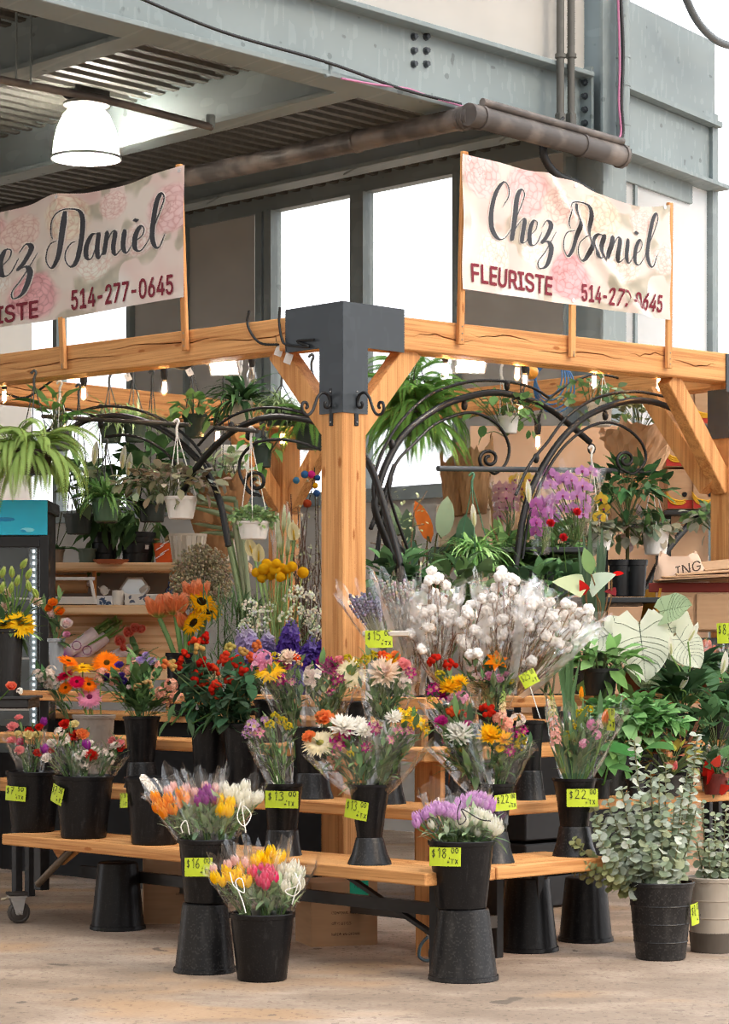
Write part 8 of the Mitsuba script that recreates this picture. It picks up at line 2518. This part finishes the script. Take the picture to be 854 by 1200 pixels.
for a_ in (('dense leaves behind the caladium stalks', 703, 783, 1.277, 13.3, (.21, .14, .14), 60, .16, GR), ('mixed leaves under the caladium', 690, 770, 1.277, 13.8, (.18, .12, .14), 44, .18, ['#5d8444', '#44703a', '#9ab48a']),
           ('glossy dark leaves at the right edge of the bench', 840, 860, .756, 13.1, (.18, .14, .14), 60, .16, DK), ('leafy plant behind the peace lilies', 790, 790, 1.277, 13.95, (.28, .16, .13), 60, .17, DK),
           ('dark leafy plant between the post and the cotton', 470, 690, 1.12, 13.6, (.2, .14, .2), 60, .17, DK), ('green leafy plant behind the tallest cotton bunch', 540, 700, 1.12, 13.9, (.26, .14, .2), 80, .16, ['#4a6c38', '#3c5c30', '#5f8248']),
           ('dark leafy plant behind the right cotton bunch', 640, 695, 1.12, 14.3, (.28, .14, .16), 70, .16, DK), ('low green leaves filling the shelf beside the rightmost vase', 715, 880, .756, 12.75, (.2, .12, .12), 60, .14, ['#4f8038', '#3f6c2e', '#5f9444'])):
    standing(*a_)
k = plant('sansevieria like yellow edged blades right of the cotton')
c = at(665, 800, 12.8); pot_on(k, [c[0], c[1], 1.02], .18, .08, .07, '#1b1d1e')
for px, py in ((650, 730), (660, 760), (672, 740), (680, 770), (655, 775), (668, 720)):
    p = at(px, py, 12.8); o_ = np.array([c[0], c[1], 1.16]); L = np.linalg.norm(p - o_)
    add('leaf', leaf_s('#4a6236', 0, w=.03, n=6, fold=.3, droop=.15, shape='lance', vein=(.6, .9, .5)), k, aims(o_[None], (p - o_)[None], np.array([[L] * 3]), up=[[0, -1, .1]])[0])

# ---------------------------------------------------------------- eucalyptus on the floor
EU = [share(shp(B().add(*leaf_t(.48, 4, .05, .35, 'round', cup=.12)[:2], lin(h)), 'leaf', True)) for h in ('#b9c2b4', '#a3ae9e', '#cdd2c4', '#97a58a', '#8a9a80', '#a9b190')]
EO = [share(shp(B().add(*leaf_t(.46, 4, .05, .35, 'round', cup=.12)[:2], lin(h)), 'leaf', True)) for h in ('#9aa070', '#8a9264', '#a8aa80')]
def euca(name, lb, group, base, z, tips, pal, L=.062, step=.027):
    for ti_, (px, py, dy) in enumerate(tips):
        k = thing('eucalyptus_branch', lb + rank(tips, ti_), 'branch', group)
        p = at(px, py, base[1] + dy)
        o = np.array([base[0] + (p[0] - base[0]) * .25, base[1] + dy * .25, z - .08])
        P = spline([o, (o + p) / 2 + [(p[0] - o[0]) * .12, 0, .05 * abs(p[0] - o[0])], p], 8)
        ln = np.linalg.norm(np.diff(P, axis=0), axis=1).sum()
        add('stem', (B().tube(P, .0035, 5, lin('#8a8a6a')), 'leaf', True), k)
        n = max(6, int(ln / step))
        ti = np.linspace(.16, 1, n)
        tan = unit(np.gradient(P, axis=0)); a0 = rnd.uniform(0, 3.14)
        for i, t in enumerate(ti):
            q = t * (len(P) - 1); j = int(min(q, len(P) - 2)); pt = P[j] + (P[j + 1] - P[j]) * (q - j); d = tan[j]
            x = unit(np.cross(d, [0.2, 1, .1])); y = np.cross(d, x); a = a0 + i * 1.57
            s = L * (1.1 - .45 * t) * rnd.uniform(.85, 1.15)
            for sg in (1, -1):
                dd = unit((x * math.cos(a) + y * math.sin(a)) * sg + d * .25 + rnd.normal(0, .12, 3))
                add('leaf', pal[rnd.integers(0, len(pal))], k, aims(pt[None], dd[None], np.array([[s] * 3]), up=[d * .8 + np.array([0, -.8, .3]) + rnd.normal(0, .45, 3)])[0])


_, cN, hN, rN = bk['N']; _, cO, hO, rO = bk['O']
euca('N', 'silver green eucalyptus branch in the ribbed black pot', 'eucalyptus in the black pot', cN, hN, [(743, 868, .0), (762, 905, .1), (728, 925, -.08), (712, 940, .05), (697, 958, -.02), (790, 945, -.06), (805, 905, .08), (817, 862, .1), (776, 955, -.12), (750, 932, -.1), (735, 985, -.15), (762, 990, -.16), (700, 978, -.1), (795, 985, -.12), (780, 900, .12), (815, 950, .02), (720, 960, -.05), (772, 915, .0), (744, 955, .06), (800, 925, -.05), (710, 1000, -.15), (778, 1010, -.18)], EU)
euca('N', 'olive tinted eucalyptus branch drooping left over the black pot', 'olive eucalyptus in the black pot', cN, hN, [(672, 985, .0), (684, 1012, -.1), (668, 1018, -.02), (692, 940, .05), (706, 1018, -.14)], EO, L=.05)
euca('O', 'grey green eucalyptus branch in the greige bucket', 'eucalyptus in the greige bucket', cO, hO, [(822, 940, .0), (838, 955, -.05), (851, 945, .05), (830, 985, -.1), (848, 992, -.1), (862, 965, .0), (870, 990, -.05), (816, 985, -.05)], EU[2:], L=.048)

# ---------------------------------------------------------------- floor things under the bench
def carton_box(label, corner, yaw, sx, sy, h, tag=False, lines=()):
    k = thing('carton', label, 'box')
    d = np.array([math.cos(yaw), math.sin(yaw), 0]); e_ = np.array([-math.sin(yaw), math.cos(yaw), 0])
    c = np.asarray(corner) + d * sx / 2 + e_ * sy / 2 + Z3 * h / 2
    add('box', (B().box(c, [sx / 2, sy / 2, h / 2], (d, e_, Z3), (1, 1, 1), .004), 'cardboard'), k)
    for u, z, txt, s in lines:
        tm = meshkit.text_mesh(txt, s, .001); b_ = B()
        b_.add(tm.vertices[:, :1] * d + tm.vertices[:, 1:2] * Z3 - tm.vertices[:, 2:] * e_ + np.asarray(corner) + d * u + Z3 * z - e_ * .0012, tm.faces, lin('#4f3626'))
        add('lettering', (b_, 'matte'), k)
    if tag:
        add('label', (B().box(np.asarray(corner) + d * (sx * .72) + Z3 * (h * .86) - e_ * .002, [.05, .001, .05], (d, e_, Z3), lin('#27a688')), 'matte'), k)
        hl = hand([('l', 1, 0), ('e', 1, 0), ('u', 1, 0), ('e', 1, 0)], .022, (.03, .05, .05), .002)
        b_ = B()
        for v, f, c_ in zip(hl.v, hl.f, hl.c):
            b_.v.append(v[:, :1] * d + v[:, 1:2] * Z3 + np.asarray(corner) + d * (sx * .72 - .03) + Z3 * (h * .86 + .012) - e_ * .0045); b_.f.append(f); b_.c.append(c_); b_.n += len(v)
        add('handwriting', (b_, 'matte'), k)
    return k


carton_box('brown carton with printed lettering and a green label under the bench', at_z(364, 1110, 0) * [1, 1, 0], math.radians(17), .36, .30, .33, True, ((.11, .22, 'WG-1', .018), (.11, .165, 'CONTROL 82081', .014), (.11, .11, 'QTY: 6 PCS', .014), (.11, .055, 'MADE IN CHINA', .014)))
carton_box('brown carton in the shade at the left under the bench', at_z(168, 1083, 0) * [1, 1, 0], math.radians(6), .36, .30, .40, False, ((.18, .24, 'PLANTES', .014), (.18, .2, 'KEEP DRY', .014), (.18, .16, 'FRAGILE', .014)))
k = thing('black_crate', 'black folded crates in the dark below the right shelves', 'crate')
c = at_z(640, 1080, 0) * [1, 1, 0] + [0, .9, 0]
for i in range(3):
    add('crate', (B().box(c + Z3 * (.1 + .2 * i), [.3, .2, .09], (R3, L3, Z3), (.012, .012, .013), .008), 'satin'), k)
k = thing('plastic_wrap', 'crumpled clear plastic bag on the floor near the carton', 'plastic bag')
g = cone_wrap(at_z(375, 1100, 0) * [1, 1, 0] + [0, .3, .01], at_z(385, 1090, 0) * [1, 1, 0] + [0, .35, .12], .12, .06, 601, .3)
add('film', (g, 'cellophane', False), k)
